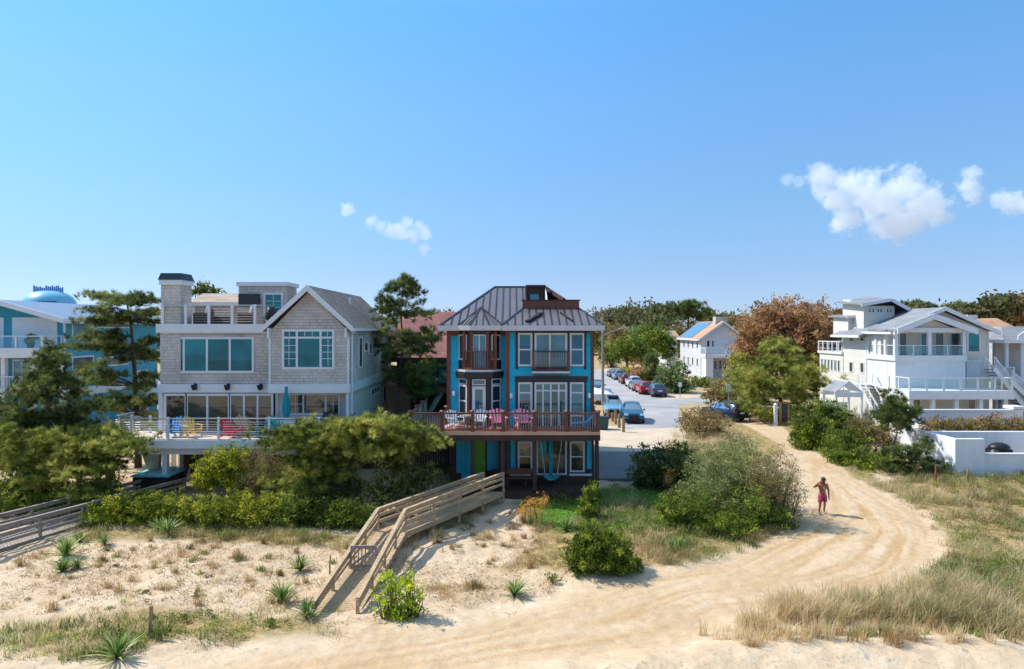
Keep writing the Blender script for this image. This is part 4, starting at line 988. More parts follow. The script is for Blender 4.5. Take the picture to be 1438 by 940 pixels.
for px in (1219,1224,1231,1235,1244,1248.5): winS(wh,px,433.5,px+4,439.5,Yc,WT,M['glassdark'],fw=.05)
# lower deck
YF = 54.0; zD = wz(549.5,YF); dX0, dX1 = wx(1277,YF), wx(1423,YF)
b = MB(); b.box(dX0, dX1, YF, YM, zD-.12, zD); dk2 = b.build('lower_deck', M['whitewood'], wh)
b = MB(); b.box(dX0-.06, dX1+.06, YF-.08, YF, wz(561,YF), zD+.02); b.box(dX0-.06,dX0,YF,57,wz(561,YF),zD+.02); b.build('deck_fascia', M['white'], dk2)
for px in (1280,1311,1344,1378,1413): b = MB(); fbx(b,px-2.6,px+2.6,561,620,YF+.1,.3); b.build('deck_column', M['white'], dk2)
r2 = railing(dk2, [(dX0+.05,57,zD),(dX0+.05,YF+.05,zD),(dX1-.05,YF+.05,zD),(dX1-.05,57.5,zD)], 1.02, M['white'], M['white'], post=.1, step=1.35, name='deck_railing', railw=.06)
MB().box(dX0+.1, dX1-.1, YF+.04, YF+.06, zD+.06, zD+.95).build('glass_panel', M['clear'], r2)
b = MB(); b.box(WX0-.5, dX1, YM-.4, YM-.05, .4, 3.6); b.build('ground_floor_wall', M['cream'], wh)
for px0, px1, g in ((1281,1293,'glassdark'),(1358,1370,'glassdark'),(1399,1410,'glassblue')): winS(wh,px0,560,px1,580,YM-.4,WT,M[g],fw=.1)
# side stair
b = MB(); st0, st1 = (wx(1208,60),60,4.1), (wx(1243,56.5),56.5,.8); n = 14
for i in range(n):
    q = Vector(st0).lerp(Vector(st1), (i+.5)/n); b.box(q.x-.15,q.x+1.1,q.y-.16,q.y+.16,q.z-.04,q.z+.02)
stp = b.build('side_stair', M['greywooddark'], wh)
b = MB()
for dx in (-.15, 1.1):
    a, c = Vector(st0)+Vector((dx,0,0)), Vector(st1)+Vector((dx,0,0)); b.bar(a, c, .06, .3); b.bar(a+Vector((0,0,1)), c+Vector((0,0,1)), .08, .08)
    for i in range(7): q = a.lerp(c, i/6); b.tube(q, q+Vector((0,0,1)), .03, n=5)
b.box(st0[0]-.3,st0[0]+1.2,60,61.5,4.0,4.1); b.build('stair_railing', M['white'], stp)
# white arbour
x0, x1, Y = wx(1166,58), wx(1205,58), 58.0
t = thing('garden_arbour', ((x0+x1)/2,58,.5), 'white gabled garden arbour beside the cream house wall', 'arbour')
b = MB(); zc = wz(550,58); zk = wz(535,58); xm = (x0+x1)/2
for i in range(9):
    y = 57.2+i*.28; b.bar((x0,y,zc),(xm,y,zk),.07,.09); b.bar((x1,y,zc),(xm,y,zk),.07,.09)
b.bar((xm,57.2,zk),(xm,59.6,zk),.09,.12); b.build('rafter', M['white'], t)
b = MB(); b.box(x0,x1,57.15,57.25,zc-.4,zc); b.box(x0,x1,59.4,59.5,zc-.4,zc); b.build('beam', M['white'], t)
for xx in (x0+.1, xm, x1-.1):
    for yy in (57.2,59.4): MB().box(xx-.07,xx+.07,yy-.07,yy+.07,.3,zc-.4).build('post', M['white'], t)
b = MB(); b.box(x0,x1,59.6,59.7,.3,2.6); b.build('screen', M['white'], t)
# ---------------------------------------------------------------- white compound walls
def wall(name, label, boxes, cap=None):
    b = MB()
    for q in boxes: b.box(*q)
    if cap is None:
        o = b.build(name, M['stucco'], bevel=.03); return tag(o, label, 'wall')
t = thing('garden_wall', (25.9,42,.3), 'white stucco garden wall with sunlit long side facing the sandy track', 'wall')
MB().box(25.7,26.0,39.9,46.5,-.2,2.6).build('long_wall', M['stucco'], t, bevel=.03)
MB().box(25.68,27.4,39.55,39.88,-.2,2.62).build('pier', M['stucco'], t, bevel=.03)
b = MB(); b.box(27.42,36,39.6,39.86,-.2,1.7); b.build('low_wall', M['stucco'], t, bevel=.03)
MB().box(27.5,36,39.55,39.92,1.7,1.76).build('coping', M['white'], t)
b = MB(); b.box(26.0,38,42.5,42.8,-.2,2.6); b.box(32.6,32.9,39.87,42.48,-.2,2.3); b.build('back_wall', M['stucco'], t, bevel=.03)
t = thing('deck_wall', (33,50,.5), 'long white wall behind the hedge in front of the white house columns', 'wall')
b = MB(); b.box(wx(1284,50),wx(1437,50),50,50.3,.2,wz(575.5,50)-.12); b.box(wx(1284,50),wx(1284,50)+.3,46.8,49.98,.2,wz(600,48)); b.build('wall_face', M['stucco'], t)
MB().box(wx(1283,50),wx(1437,50),49.93,50.37,wz(575.5,50)-.12,wz(575.5,50)).build('coping', M['white'], t)
MB().box(wx(1422,50),wx(1437,50)+.1,49.9,51,wz(575,50)+.003,wz(571,50)).build('end_pier', M['stucco'], t)
x = wx(1403,41)
b = MB(); b.ball((x,41,1.85),(.62,.5,.33),14,8); b.box(x-.55,x+.55,40.6,41.4,.3,1.8); tag(b.build('covered_grill', M['black'], None, True), 'dark rounded grill cover behind the low white wall', 'cover')
# ---------------------------------------------------------------- house with white porch at the frame edge
eh = thing('porch_house', (45, 60, .5), 'grey shake house with white porch columns and long white stair', 'house')
Y = 58.0; xa = wx(1404,Y)
b = MB(); b.box(xa+5.2,54,Y+2.2,68,.4,9.2); b.box(xa+1.2,xa+5.2,Y+2.2,Y+2.6,.4,7.9); b.build('wall', M['grayroughwall'], eh)
b = MB(); ze_ = wz(480,Y); b.slab([(xa,Y-.4,ze_+.12),(54,Y-.4,ze_+.12),(54,Y+2.6,ze_+1.3),(xa+2.,Y+2.6,ze_+1.3)],.12); b.slab([(xa,Y-.4,ze_+.12),(xa+2.,Y+2.6,ze_+1.3),(xa+2.,Y+3.0,ze_+1.3),(xa,Y+3.0,ze_+.12)],.12); b.slab([(xa+4.6,Y+1.6,9.1),(54,Y+1.6,9.1),(54,64,12),(xa+9,64,12)],.15); b.build('roof', M['roofgray'], eh)
b = MB(); b.box(xa-.05,54,Y-.5,Y-.4,ze_-.12,ze_+.14); b.box(xa-.1,xa,Y-.5,Y+3,ze_-.12,ze_+.13); b.prism([(xa+1.2,ze_+.2),(xa+1.2,ze_+.5),(xa+5,ze_+3.2),(xa+5,ze_+2.9)],'xz',Y-.52,Y-.42); b.build('fascia', M['white'], eh)
zf = wz(532,Y)
for px in (1413.5, 1435, 1456): xx = wx(px,Y); MB().lathe([(.2,zf),(.2,zf+.15),(.15,zf+.2),(.14,ze_-.3),(.2,ze_-.2),(.2,ze_-.1)],(xx,Y,0),14).build('column', M['white'], eh)
b = MB(); b.box(xa+.2,54,Y-.3,Y+2.2,zf-.35,zf); pd = b.build('porch_floor', M['whitewood'], eh)
railing(pd, [(xa+.3,Y+2,zf),(xa+.3,Y-.2,zf),(wx(1421,Y),Y-.2,zf)], .98, M['white'], M['white'], post=.12, bal=.14, name='porch_railing', railw=.07)
b = MB(); b.box(xa-2.2,xa+.2,Y+2.4,Y+2.6,wz(520,60),wz(497,60)); b.build('side_wall', M['grayroughwall'], eh)
a0, a1 = Vector((wx(1399,55.6),55.6,wz(518,55.6))), Vector((wx(1452,55.6),55.6,wz(588,55.6)))
def flight(par, p, q, w_, nm):
    b = MB(); n = 16
    for i in range(n):
        c = p.lerp(q,(i+.5)/n); b.box(c.x-.16,c.x+.16,c.y,c.y+w_,c.z-.03,c.z+.02)
    f = b.build(nm, M['greywooddark'], par); b = MB()
    for dy in (0, w_):
        o = Vector((0,dy,0)); b.bar(p+o,q+o,.06,.32); b.bar(p+o+Vector((0,0,.95)),q+o+Vector((0,0,.95)),.08,.08); b.bar(p+o+Vector((0,0,.25)),q+o+Vector((0,0,.25)),.05,.05)
        for i in range(26): c = p.lerp(q,i/25)+o; b.box(c.x-.02,c.x+.02,c.y-.02,c.y+.02,c.z+.1,c.z+.93)
    b.build('stair_railing', M['white'], f); return f
flight(eh, a0+Vector((0,.2,0)), a1, 1.2, 'stair')
flight(eh, Vector((wx(1421,55.5),55.5,zf-.1)), Vector((wx(1462,55.5),55.5,zf-2.3)), 1.2, 'stair')
# ---------------------------------------------------------------- orange roofed house behind
oh = thing('orange_roof_house', (60, 88, .5), 'pale house with orange hipped roof behind the white house', 'house')
Y = 86.0; b = MB(); b.box(wx(1372,Y),wx(1440,Y),Y,96,.4,wz(471,Y)); b.build('wall', M['pinkwall'], oh)
z0, z1 = wz(472.5,Y), wz(447,90); b = MB(); A_ = [(wx(1364,Y),Y-.8,z0),(wx(1446,Y),Y-.8,z0),(wx(1446,Y),97,z0),(wx(1364,Y),97,z0)]; r0, r1 = (wx(1380,90),91,z1),(wx(1408,90),91,z1)
b.add(A_+[r0,r1],[(0,1,5,4),(1,2,5),(2,3,4,5),(3,0,4)]); b.build('roof', M['rooforange'], oh)
MB().box(wx(1366,90),wx(1380,90),91,92.5,z1-.6,z1+.45).build('chimney', M['white'], oh)
MB().box(wx(1364,Y),wx(1446,Y),Y-.85,Y-.78,z0-.25,z0).build('fascia', M['white'], oh)
for px0,px1 in ((1388.5,1394),(1410,1416),(1421,1428)):
    f = winS(oh,px0,475,px1,486,Y,WT,M['glassdark'],fw=.07)
sh = MB()
for px in (1397,1407,1418.5): fbx(sh,px-1.8,px+1.8,475,486,Y-.08,.08)
sh.build('shutter', mat('dusty_red_shutter', srgb(150,84,80), .6), oh)
# ---------------------------------------------------------------- distant white house with solar roof
dh = thing('solar_house', (35, 122, .5), 'distant white two-storey house with solar panels on its orange roof', 'house')
Y = 115.0; X0 = wx(984,Y); X1 = wx(1046,Y); ym = 129.0; zE = wz(475.5,Y); xm = (X0+X1)/2; zP = wz(451,Y)
b = MB(); b.prism([(X0,.3),(X1,.3),(X1,zE),(xm,zP-.2),(X0,zE)],'xz',Y,ym); b.build('wall', siding('white_siding_far', (.56,.56,.57), .25), dh)
b = MB(); b.slab([(X0-.5,Y-.5,zE-.15),(xm,Y-.5,zP),(xm,ym+.4,zP),(X0-.5,ym+.4,zE-.15)],.2); b.slab([(X1+.5,Y-.5,zE-.15),(X1+.5,ym+.4,zE-.15),(xm,ym+.4,zP),(xm,Y-.5,zP)],.2); rf = b.build('roof', M['rooforange'], dh)
def onroof(f, y, up=.1): return (X0-.5+(xm-X0+.5)*f, y, zE-.15+(zP-zE+.15)*f+up)
MB().slab([onroof(.06,Y+5),onroof(.93,Y+5),onroof(.93,ym-.4),onroof(.06,ym-.4)],.08).build('solar_panel', M['solar'], rf)
MB().box(xm-.9,xm+1.1,Y+1,Y+2.6,zP-1.2,wz(445,Y)).build('chimney', M['shingle'], rf)
b = MB(); b.box(X0-.6,X0-.45,Y-.5,ym+.4,zE-.4,zE-.1)
for s,e in ((0,X0-.5),(1,X1+.5)): b.prism([(e,zE-.45),(e,zE-.12),(xm,zP+.02),(xm,zP-.35)],'xz',Y-.62,Y-.52)
b.build('trim', M['white'], dh)
for k in range(4):
    for (y0,y1) in ((478,489),(502,513)):
        yy = Y+1.6+k*3.0; window(dh, WF(X0), yy, yy+.9, wz(y1,Y+5), wz(y0,Y+5), WT, M['glassdark'], fw=.08)
winS(dh,992,478,997,488,Y,WT,M['glassdark'],fw=.09); winS(dh,999,478,1003,488,Y,WT,M['glassdark'],fw=.09)
b = MB(); b.box(wx(991,112),wx(1048,112),112,Y,wz(503,112),wz(499,112)); b.box(wx(992,112),wx(1002,112),112.2,Y,.3,wz(503,112)); pb_ = b.build('porch', M['white'], dh)
railing(pb_, [(wx(991,112)+.1,Y,wz(499,112)),(wx(991,112)+.1,112.1,wz(499,112)),(wx(1048,112),112.1,wz(499,112))],1.15,M['white'],M['white'],post=.2,bal=.3,step=3,name='balcony_railing',railw=.1,balw=.06)
for px in (1004.5,1011.5,1018): winS(dh,px-2.8,506,px+2.8,519,114.9,WT,M['glassdark'],fw=.1)
# ---------------------------------------------------------------- small far roof among trees
t = thing('far_cottage', (35,150,.5), 'far cottage with orange roof and white gable half hidden by trees', 'house')
Y = 150.; xa, xb = wx(936,Y), wx(951,Y); b = MB(); b.box(xa,xb,Y,Y+8,.3,wz(472,Y)); b.prism([(xa-.2,wz(474,Y)),(xa+1.6,wz(474,Y)),(xa+.7,wz(464,Y))],'xz',Y-.1,Y); b.build('wall', M['white'], t)
b = MB(); b.slab([(xa-4,Y-.5,wz(474,Y)),(xb+.5,Y-.5,wz(474,Y)),(xb+.5,Y+4,wz(464.5,Y)),(xa,Y+4,wz(464.5,Y))],.2); b.build('roof', M['rooforange'], t)
# ---------------------------------------------------------------- turquoise house at the left edge
lh = thing('teal_gabled_house', (-42, 62, .5), 'teal gabled house with white balconies beyond the pines', 'house')
Y = 57.0; xr = wx(90,Y); xl = -52.0; ze_ = wz(446,Y); xp = wx(9,Y); zp_ = wz(421.5,Y)
b = MB(); b.prism([(xl,.3),(xr,.3),(xr,ze_),(xp,zp_-.25),(xl,ze_+.3)],'xz',Y,72); b.build('wall', M['bluegreen'], lh)
b = MB(); b.slab([(xp,Y-1.2,zp_),(xr+.8,Y-1.2,ze_-.15),(xr+.8,72.5,ze_-.15),(xp,72.5,zp_)],.2); b.slab([(xp,Y-1.2,zp_),(xp,72.5,zp_),(xl-1,72.5,ze_),(xl-1,Y-1.2,ze_)],.2); b.build('roof', M['roofblue'], lh)
b = MB(); b.prism([(xr+.8,ze_-.5),(xr+.8,ze_-.1),(xp,zp_+.04),(xp,zp_-.4)],'xz',Y-1.32,Y-1.2); b.prism([(xl,ze_-.3),(xl,ze_+.1),(xp,zp_+.04),(xp,zp_-.4)],'xz',Y-1.32,Y-1.2); b.box(xr+.75,xr+.85,Y-1.3,72,ze_-.5,ze_-.12)
b.box(xr,xr+.06,Y,72,wz(560,Y)-.0,wz(548,Y)); b.box(xr-.05,xr+.07,Y-.05,Y+.1,.3,ze_); b.build('white_trim', M['white'], lh)
b = MB(); fbx(b,17,80,446,490,Y-.08,.08); fbx(b,-40,5,446,490,Y-.08,.08); b.build('storm_shutter', M['whitewood'], lh)
Yb = 54.5; b = MB(); b.box(xl,xr-.1,Yb,Y,wz(503,Yb),wz(490,Yb)); b.box(xl,xr-.1,Yb-.02,Yb,wz(493,Yb),wz(489,Yb)); bal = b.build('balcony', M['white'], lh)
rl_ = railing(bal, [(xl,Yb+.1,wz(490,Yb)),(xr-.2,Yb+.1,wz(490,Yb)),(xr-.2,Y,wz(490,Yb))],1.0,M['white'],M['white'],post=.12,step=2.2,name='balcony_railing',railw=.07)
MB().box(xl,xr-.25,Yb+.09,Yb+.11,wz(490,Yb)+.05,wz(490,Yb)+.93).build('glass_panel', M['clear'], rl_)
b = MB(); b.box(xl,xr-.1,Yb,Y,wz(556,Yb),wz(547,Yb)); bal2 = b.build('lower_balcony', M['white'], lh)
railing(bal2, [(xl,Yb+.1,wz(547,Yb)),(xr-.2,Yb+.1,wz(547,Yb)),(xr-.2,Y,wz(547,Yb))],1.0,M['white'],M['white'],post=.12,step=2.2,bal=.2,name='lower_balcony_railing',railw=.07)
b = MB()
for px in (4,46,86): fbx(b,px-2.5,px+2.5,503,640,Yb+.2,.3)
b.build('column', M['white'], lh)
for px0,px1 in ((-8,12),(18,44),(52,80)): winS(lh,px0,505,px1,544,Y,WT,M['glasspale'],fw=.13,cols=(.5,),name='sliding_door')
def winL(y0_, y1_, py0, py1, g): window(lh, EF(xr), y0_, y1_, wz(py1,(y0_+y1_)/2), wz(py0,(y0_+y1_)/2), WT, M[g], fw=.12)
winL(58.0,61.0,451,476,'glasspale'); winL(61.5,67,452,461,'glasspale'); winL(58,61,500,532,'glasspale'); winL(61.5,66.5,501,514,'glasspale'); winL(62,64,560,575,'glasspale'); winL(65,67,560,575,'glassdark'); winL(68,70,520,545,'glassdark')
b = MB(); b.box(xr+.02,xr+1.6,67,72,wz(552,68),wz(548,68)); b.box(xr+1.4,xr+1.6,67,67.2,.4,wz(552,68)); b.build('rear_landing', M['white'], lh)
sm = thing('house_light', (xp, Y-.1, 10), 'small white floodlight under the teal gable peak', 'light') if 0 else None
t = thing('potted_plant', (wx(43,55.5),55.5,wz(490,55.5)), 'yellow potted plant on the teal house balcony', 'plant')
MB().lathe([(.2,0),(.3,.45),(.32,.5)],(wx(43,55.5),55.5,wz(490,55.5)),12).build('pot', M['blackpaint'], t)
PLANT_BALCONY = t
# second pale house glimpsed between the pines
t = thing('white_cottage', (-38, 80, .5), 'white cottage glimpsed behind the tall pine', 'house')
b = MB(); b.box(wx(155,78),wx(226,78),78,86,.3,wz(545,78)+.0); b.box(wx(150,78),wx(228,78),77.6,78,wz(548,78),wz(543,78)); b.build('wall', M['white'], t)
b = MB(); b.slab([(wx(150,78),77.5,wz(543,78)),(wx(230,78),77.5,wz(543,78)),(wx(230,78),82,wz(530,82)),(wx(150,78),82,wz(530,82))],.2); b.build('roof', M['roofgray'], t)
winS(t,170,552,176,566,78,WT,M['glassdark'],fw=.1); winS(t,150+40,552,198,566,78,WT,M['glassdark'],fw=.1)
# ---------------------------------------------------------------- water tower
Y = 420.; xc = wx(69.5,Y); r = 34/F*Y
t = thing('water_tower', (xc,Y,.5), 'pale blue water tower dome with antennas above the teal house roof', 'water tower')
zc = wz(433,Y); zt2 = wz(408.5,Y); prof = []
for i in range(13):
    a = math.pi/2*(i/12); prof.append((r*math.cos(a)**.75, zc+(zt2-zc)*math.sin(a)))
prof = [(3,zc-9),(r*.5,zc-7),(r*.85,zc-4),(r*.98,zc-1.5)]+prof[:-1]+[(.2,zt2)]
MB().lathe(prof,(xc,Y,0),40).build('tank', mat('pale_blue_tank', srgb(112,182,208), .35, var=.05), t, True)
MB().lathe([(4.5,0),(3.2,4),(2.6,10),(2.6,zc-8.5),(3,zc-8)],(xc,Y,0),20).build('stem', M['white'], t, True)
b = MB(); 
for k in range(15):
    x = xc+(-9.5+17.5*k/14)*1.0; hh = random.uniform(1.6,3.2); b.box(x-.28,x+.28,Y-.4,Y+.4,zt2-1.2,zt2+hh); b.tube((x+.3,Y,zt2-1.3),(x+.3,Y,zt2+hh+.4),.12,n=5)
b.tube((xc-10,Y,zt2+.2),(xc+8.5,Y,zt2+.2),.12,n=5); b.tube((xc-10,Y,zt2+.9),(xc+8.5,Y,zt2+.9),.1,n=5); b.ball((xc-r-1.2,Y,zc+2.4),.9,8,6); b.tube((xc-r-1.2,Y,zc+2),(xc-r+.6,Y,zc+1.5),.15,n=5)
b.build('antenna', mat('blue_antenna', srgb(70,130,190), .5), t)
def dark_marks():
    b = MB(); rr = np.random.default_rng(4)
    for k in range(9):   # illegible dark lettering on the tank side
        a = R(-52+k*4.1); ca, sa = math.sin(-a*-1), -math.cos(a)
        for s in range(2):
            h0 = zc+2.2+rr.uniform(-.3,.3)+s*1.1; rad = r*.985
            b.box(xc+rad*math.sin(a+R(66))-.35, xc+rad*math.sin(a+R(66))+.35, Y+rad*-math.cos(a+R(66))-.5, Y+rad*-math.cos(a+R(66))+.1, h0, h0+.5)
    return b
dark_marks().build('lettering', mat('dark_teal_paint', srgb(10,66,100), .5), t)
# ---------------------------------------------------------------- vehicles
def car_proto(name, L, Wd, Ht, belt, hood, kind, paint, label):
    """local frame: length along x (front = -x), z up; body lofted through stations"""
    t = thing(name, (0,0,0), label, 'car')
    hw = Wd/2; st = []
    if kind == 'suv':   # x, bottom, mid-side z, belt z, roof z, halfwidth, roof halfwidth
        S = [(-L/2,.42,.62,.72,.74,.80,.74),(-L/2+.12,.26,.6,hood-.10,hood-.08,.93,.84),(-L/2+.55,.24,.62,hood,hood+.03,.99,.86),(-L*.20,.24,.64,belt-.02,belt+.05,1,.84),
             (-L*.045,.24,.66,belt,Ht-.10,1,.66),(L*.06,.24,.66,belt+.02,Ht,1,.68),(L*.26,.24,.67,belt+.03,Ht-.02,1,.67),(L*.40,.25,.68,belt+.05,Ht-.10,.99,.63),(L/2-.13,.30,.68,belt+.06,belt+.12,.95,.70),(L/2,.40,.62,belt-.18,belt-.16,.86,.74)]
    else:
        S = [(-L/2,.42,.55,.62,.63,.80,.74),(-L/2+.12,.24,.55,hood-.08,hood-.06,.93,.84),(-L/2+.55,.22,.58,hood,hood+.02,.99,.86),(-L*.17,.22,.6,belt-.03,belt+.03,1,.84),
             (0,.22,.62,belt,Ht-.06,1,.64),(L*.1,.22,.62,belt+.02,Ht,1,.64),(L*.22,.22,.63,belt+.03,Ht-.06,1,.62),(L*.36,.24,.64,belt+.05,belt+.12,.98,.70),(L/2-.1,.30,.62,belt+.04,belt+.06,.94,.78),(L/2,.42,.58,belt-.2,belt-.18,.84,.76)]
    vs, fs = [], []
    for (x,zb,zm,zbl,zr,w,rw) in S:
        w *= hw; rw *= hw
        ring = [(x,-w*.9,zb),(x,-w,zb+.12),(x,-w*1.0,zm),(x,-w*.96,zbl),(x,-rw,zr-.04 if zr-zbl > .2 else zr-.01),(x,-rw*.6,zr+.01),(x,0,zr+.02)]
        ring += [(a,-b_,c) for a,b_,c in ring[-2::-1]]; vs += ring
    n = 13
    for i in range(len(S)-1):
        for k in range(n-1): fs.append((i*n+k,i*n+k+1,(i+1)*n+k+1,(i+1)*n+k))
        fs.append((i*n+n-1,i*n,(i+1)*n,(i+1)*n+n-1))
    fs.append(tuple(range(n))[::-1]); fs.append(tuple((len(S)-1)*n+k for k in range(n)))
    b = MB(); b.add(vs, fs); body = b.build('body', paint, t, smooth=True)
    m = body.modifiers.new('e','EDGE_SPLIT'); m.split_angle = R(38)
    # glass: shrunken copies of the cabin facets, set 6 mm proud
    g = MB(); V_ = [Vector(v) for v in vs]
    def facet(i0, i1, k0, k1, ins):
        q = [V_[i0*n+k0], V_[i0*n+k1], V_[i1*n+k1], V_[i1*n+k0]]; c = sum(q, Vector())/4
        nm = (q[1]-q[0]).cross(q[3]-q[0]).normalized(); cc = Vector((0,0,.7))
        if nm.dot(c-cc) < 0: nm = -nm
        q = [c+(p-c)*ins+nm*.008 for p in q]; g.add(q, [(0,1,2,3)])
    for i in (4,5,6) if kind == 'suv' else (4,5):
        facet(i,i+1,3,4,.86); facet(i,i+1,8,9,.86)
    facet(3,4,3,4,.7); facet(3,4,8,9,.7); facet(7-(kind!='suv'),8-(kind!='suv'),3,4,.72); facet(7-(kind!='suv'),8-(kind!='suv'),8,9,.72)
    for k in (4,5,6,7): facet(3,4,k,k+1,1.0 if k in (5,6) else .92)
    e = 7 if kind == 'suv' else 6
    for k in (4,5,6,7): facet(e,e+1,k,k+1,.98 if k in (5,6) else .9)
    g.build('window', M['carglass'], t)
    wr = .35 if kind == 'suv' else .32
    for sx, fx in ((-1,-L*.31),(1,L*.30)):
        for sy in (-1,1):
            y = sy*(hw-.10); b = MB(); b.lathe([(wr*.62,-.12),(wr*.95,-.12),(wr,-.08),(wr,.08),(wr*.95,.12),(wr*.62,.12)],(0,0,0),20)
            b.v = [(fx+v[0], y+v[2], wr+v[1]) for v in b.v]; wl = b.build('wheel', M['rubber'], t)
            b = MB(); b.lathe([(.03,-.10),(wr*.62,-.125),(wr*.62,.125),(.03,.10)],(0,0,0),14); b.v = [(fx+v[0], y+v[2], wr+v[1]) for v in b.v]; b.build('rim', M['rim'], wl)
    b = MB(); xf = -L/2
    for sy in (-1,1): MB().box(xf+.0,xf+.30,sy*hw*.55,sy*hw*.93,hood-.24,hood-.10).build('headlight', M['lamp'], t, bevel=.02); MB().box(L/2-.22,L/2-.01,sy*hw*.62,sy*hw*.97,belt-.16,belt+.0).build('taillight', M['redlamp'], t, bevel=.02)
    MB().box(xf-.02,xf+.1,-hw*.5,hw*.5,.48,hood-.2).build('grille', M['black'], t, bevel=.02)
    b = MB(); b.box(xf-.05,xf+.15,-hw*.88,hw*.88,.28,.46); b.build('front_bumper', M['black'], t, bevel=.03); MB().box(L/2-.12,L/2+.04,-hw*.88,hw*.88,.34,.52).build('rear_bumper', M['black'], t, bevel=.03)
    MB().box(L/2-.02,L/2+.03,-.26,.26,belt-.32,belt-.18).build('licence_plate', M['whiteplastic'], t)
    for sy in (-1,1): MB().box(-L*.16,-L*.16+.14,sy*hw*.98,sy*(hw*.98+.2),belt+.0,belt+.14).build('mirror', paint, t, bevel=.03)
    return t
paint = lambda n, c, met=.4: mat(n, c, .28, met, var=.03, coat=.6)
P0 = paint('grey_car_paint', srgb(96,108,124))
SUV = car_proto('parked_car', 4.6, 1.88, 1.68, 1.06, 1.0, 'suv', P0, 'x')
SED = car_proto('parked_car', 4.7, 1.84, 1.45, .92, .84, 'sedan', P0, 'x')
cars = [ # proto, px, base py, heading deg (0 = front towards -x), colour, label, group
 (SUV,888,591,84,srgb(20,96,122),'blue-green car parked nose to the camera beside the wooden bollards','parked cars beside the bollards'),
 (SUV,861,583,84,srgb(120,176,206),'pale blue car parked just behind the blue-green one','parked cars beside the bollards'),
 (SUV,922,556,-91,srgb(78,92,112),'slate grey car, nearest of the row across the street','cars parked along the far street edge'),
 (SUV,905,552.5,-91,srgb(196,30,44),'bright red car in the row across the street','cars parked along the far street edge'),
 (SED,895,548,-91,srgb(150,120,124),'low mauve-grey car squeezed between the red and white cars','cars parked along the far street edge'),
 (SUV,889.5,544,-91,srgb(226,228,230),'white car in the row across the street','cars parked along the far street edge'),
 (SUV,879,538.5,-91,srgb(122,40,44),'maroon car behind the white one across the street','cars parked along the far street edge'),
 (SUV,868.5,533,-91,srgb(130,158,186),'silver-blue car, second from the street end','cars parked along the far street edge'),
 (SED,861,529.5,-91,srgb(58,92,132),'dark blue car, farthest of the row at the street end','cars parked along the far street edge'),
 (SUV,1016,589,-62,srgb(26,44,72),'dark navy car standing where the sandy track leaves the street',None),
 (SED,849,562,82,srgb(236,236,236),'white car at the foot of the utility pole',None),
 (SUV,839,552,82,srgb(40,46,58),'dark car half hidden by the turquoise house corner',None)]
for i,(pr,px,py,rot,c,lab,grp) in enumerate(cars):
    Y = (H-.512)*F/(py-HY); pm = paint('car_paint_%s' % lab.split()[0].replace('-','_'), c)
    o = copy_tree(pr, swap={P0: pm}); o.location = (wx(px,Y), Y, .515); o.rotation_euler = (0,0,R(rot)); tag(o, lab, 'car', grp)
    if grp is None and 'group' in o: del o['group']
    if i == 1:
        b = MB(); 
        for s in (-1,1): b.tube((-.5,s*.55,1.74),(1.5,s*.55,1.74),.03)
        b.box(-.2,1.2,-.5,.5,1.72,1.86); r_ = b.build('roof_rack', M['black']); r_.parent = o
for pr in (SUV, SED):
    def rm(o):
        for c in kids(o): rm(c)
        bpy.data.objects.remove(o)
    rm(pr)
# white trailered boat beside the pole
Y = 8.49*F/(566-HY); x = wx(840,Y)
t = thing('small_boat', (x,Y,.51), 'white boat on a trailer behind the turquoise house corner', 'boat')
b = MB(); b.add([(-1.0,-2,.6),(1.0,-2,.6),(1.1,1.2,.6),(0,3,.9),(-1.1,1.2,.6),(-1.2,-2,1.3),(1.2,-2,1.3),(1.3,1.2,1.35),(0,3.4,1.6),(-1.3,1.2,1.35)],[(0,1,2,3,4),(0,5,6,1),(1,6,7,2),(2,7,8,3),(3,8,9,4),(4,9,5,0),(5,9,8,7,6)])
b.v = [(v[0]+x, v[1]+Y, v[2]+.4) for v in b.v]; b.build('hull', M['white'], t)
for s in (-1,1): b = MB(); b.lathe([(.2,-.1),(.3,-.1),(.3,.1),(.2,.1)],(0,0,0),14); b.v = [(x+s*1.0+v[2],Y+v[0],.8+v[1]) for v in b.v]; b.build('wheel', M['rubber'], t)
b = MB(); b.bar((x,Y-2,.85),(x,Y+4,.8),.1,.1); b.bar((x-1,Y,.82),(x+1,Y,.82),.1,.1); b.build('trailer', M['galv'], t)
# ---------------------------------------------------------------- street furniture
def post(px, py, top, r, m, name, label, cat, grp=None, wobble=0):
    x, y, z = GP(px, py); h = wz(top, y)-z
    b = MB(); b.path([(x,y,z-.3),(x,y,z+h*.5),(x+wobble,y,z+h)],[r,r,r*.95],10); o = b.build(name, m); return tag(o, label, cat, grp)
gb = 'wooden bollards at the street end'
for px, py, tp, lab in ((875.5,607,587,'wooden bollard nearest the camera at the street end'),(869.5,601,581.5,'wooden bollard in front of the blue-green car bumper'),(864.5,596,574,'tallest dark wooden bollard before the pale blue car'),(860,592,580,'short wooden bollard next after the tallest one'),(854,588.5,575,'wooden bollard farthest from the camera, nearest the bin')):
    post(px, py, tp, .13, M['bollard'], 'bollard', lab, 'bollard', gb)
for px, py, tp, lab in ((211,897,851,'weathered wooden post standing in dune grass near the camera'),(1314,681,653,'rusty brown post in the grass before the white garden wall'),(1358.5,681,658,'brown post against the shaded face of the white pier'),(463,812,780,'thin wooden stake in the sand beside the boardwalk')):
    post(px, py, tp, .055 if px != 463 else .03, M['bollard'] if px != 1314 else mat('rusty_post', srgb(132,72,44), .8), 'wooden_post', lab, 'post', None, .03)
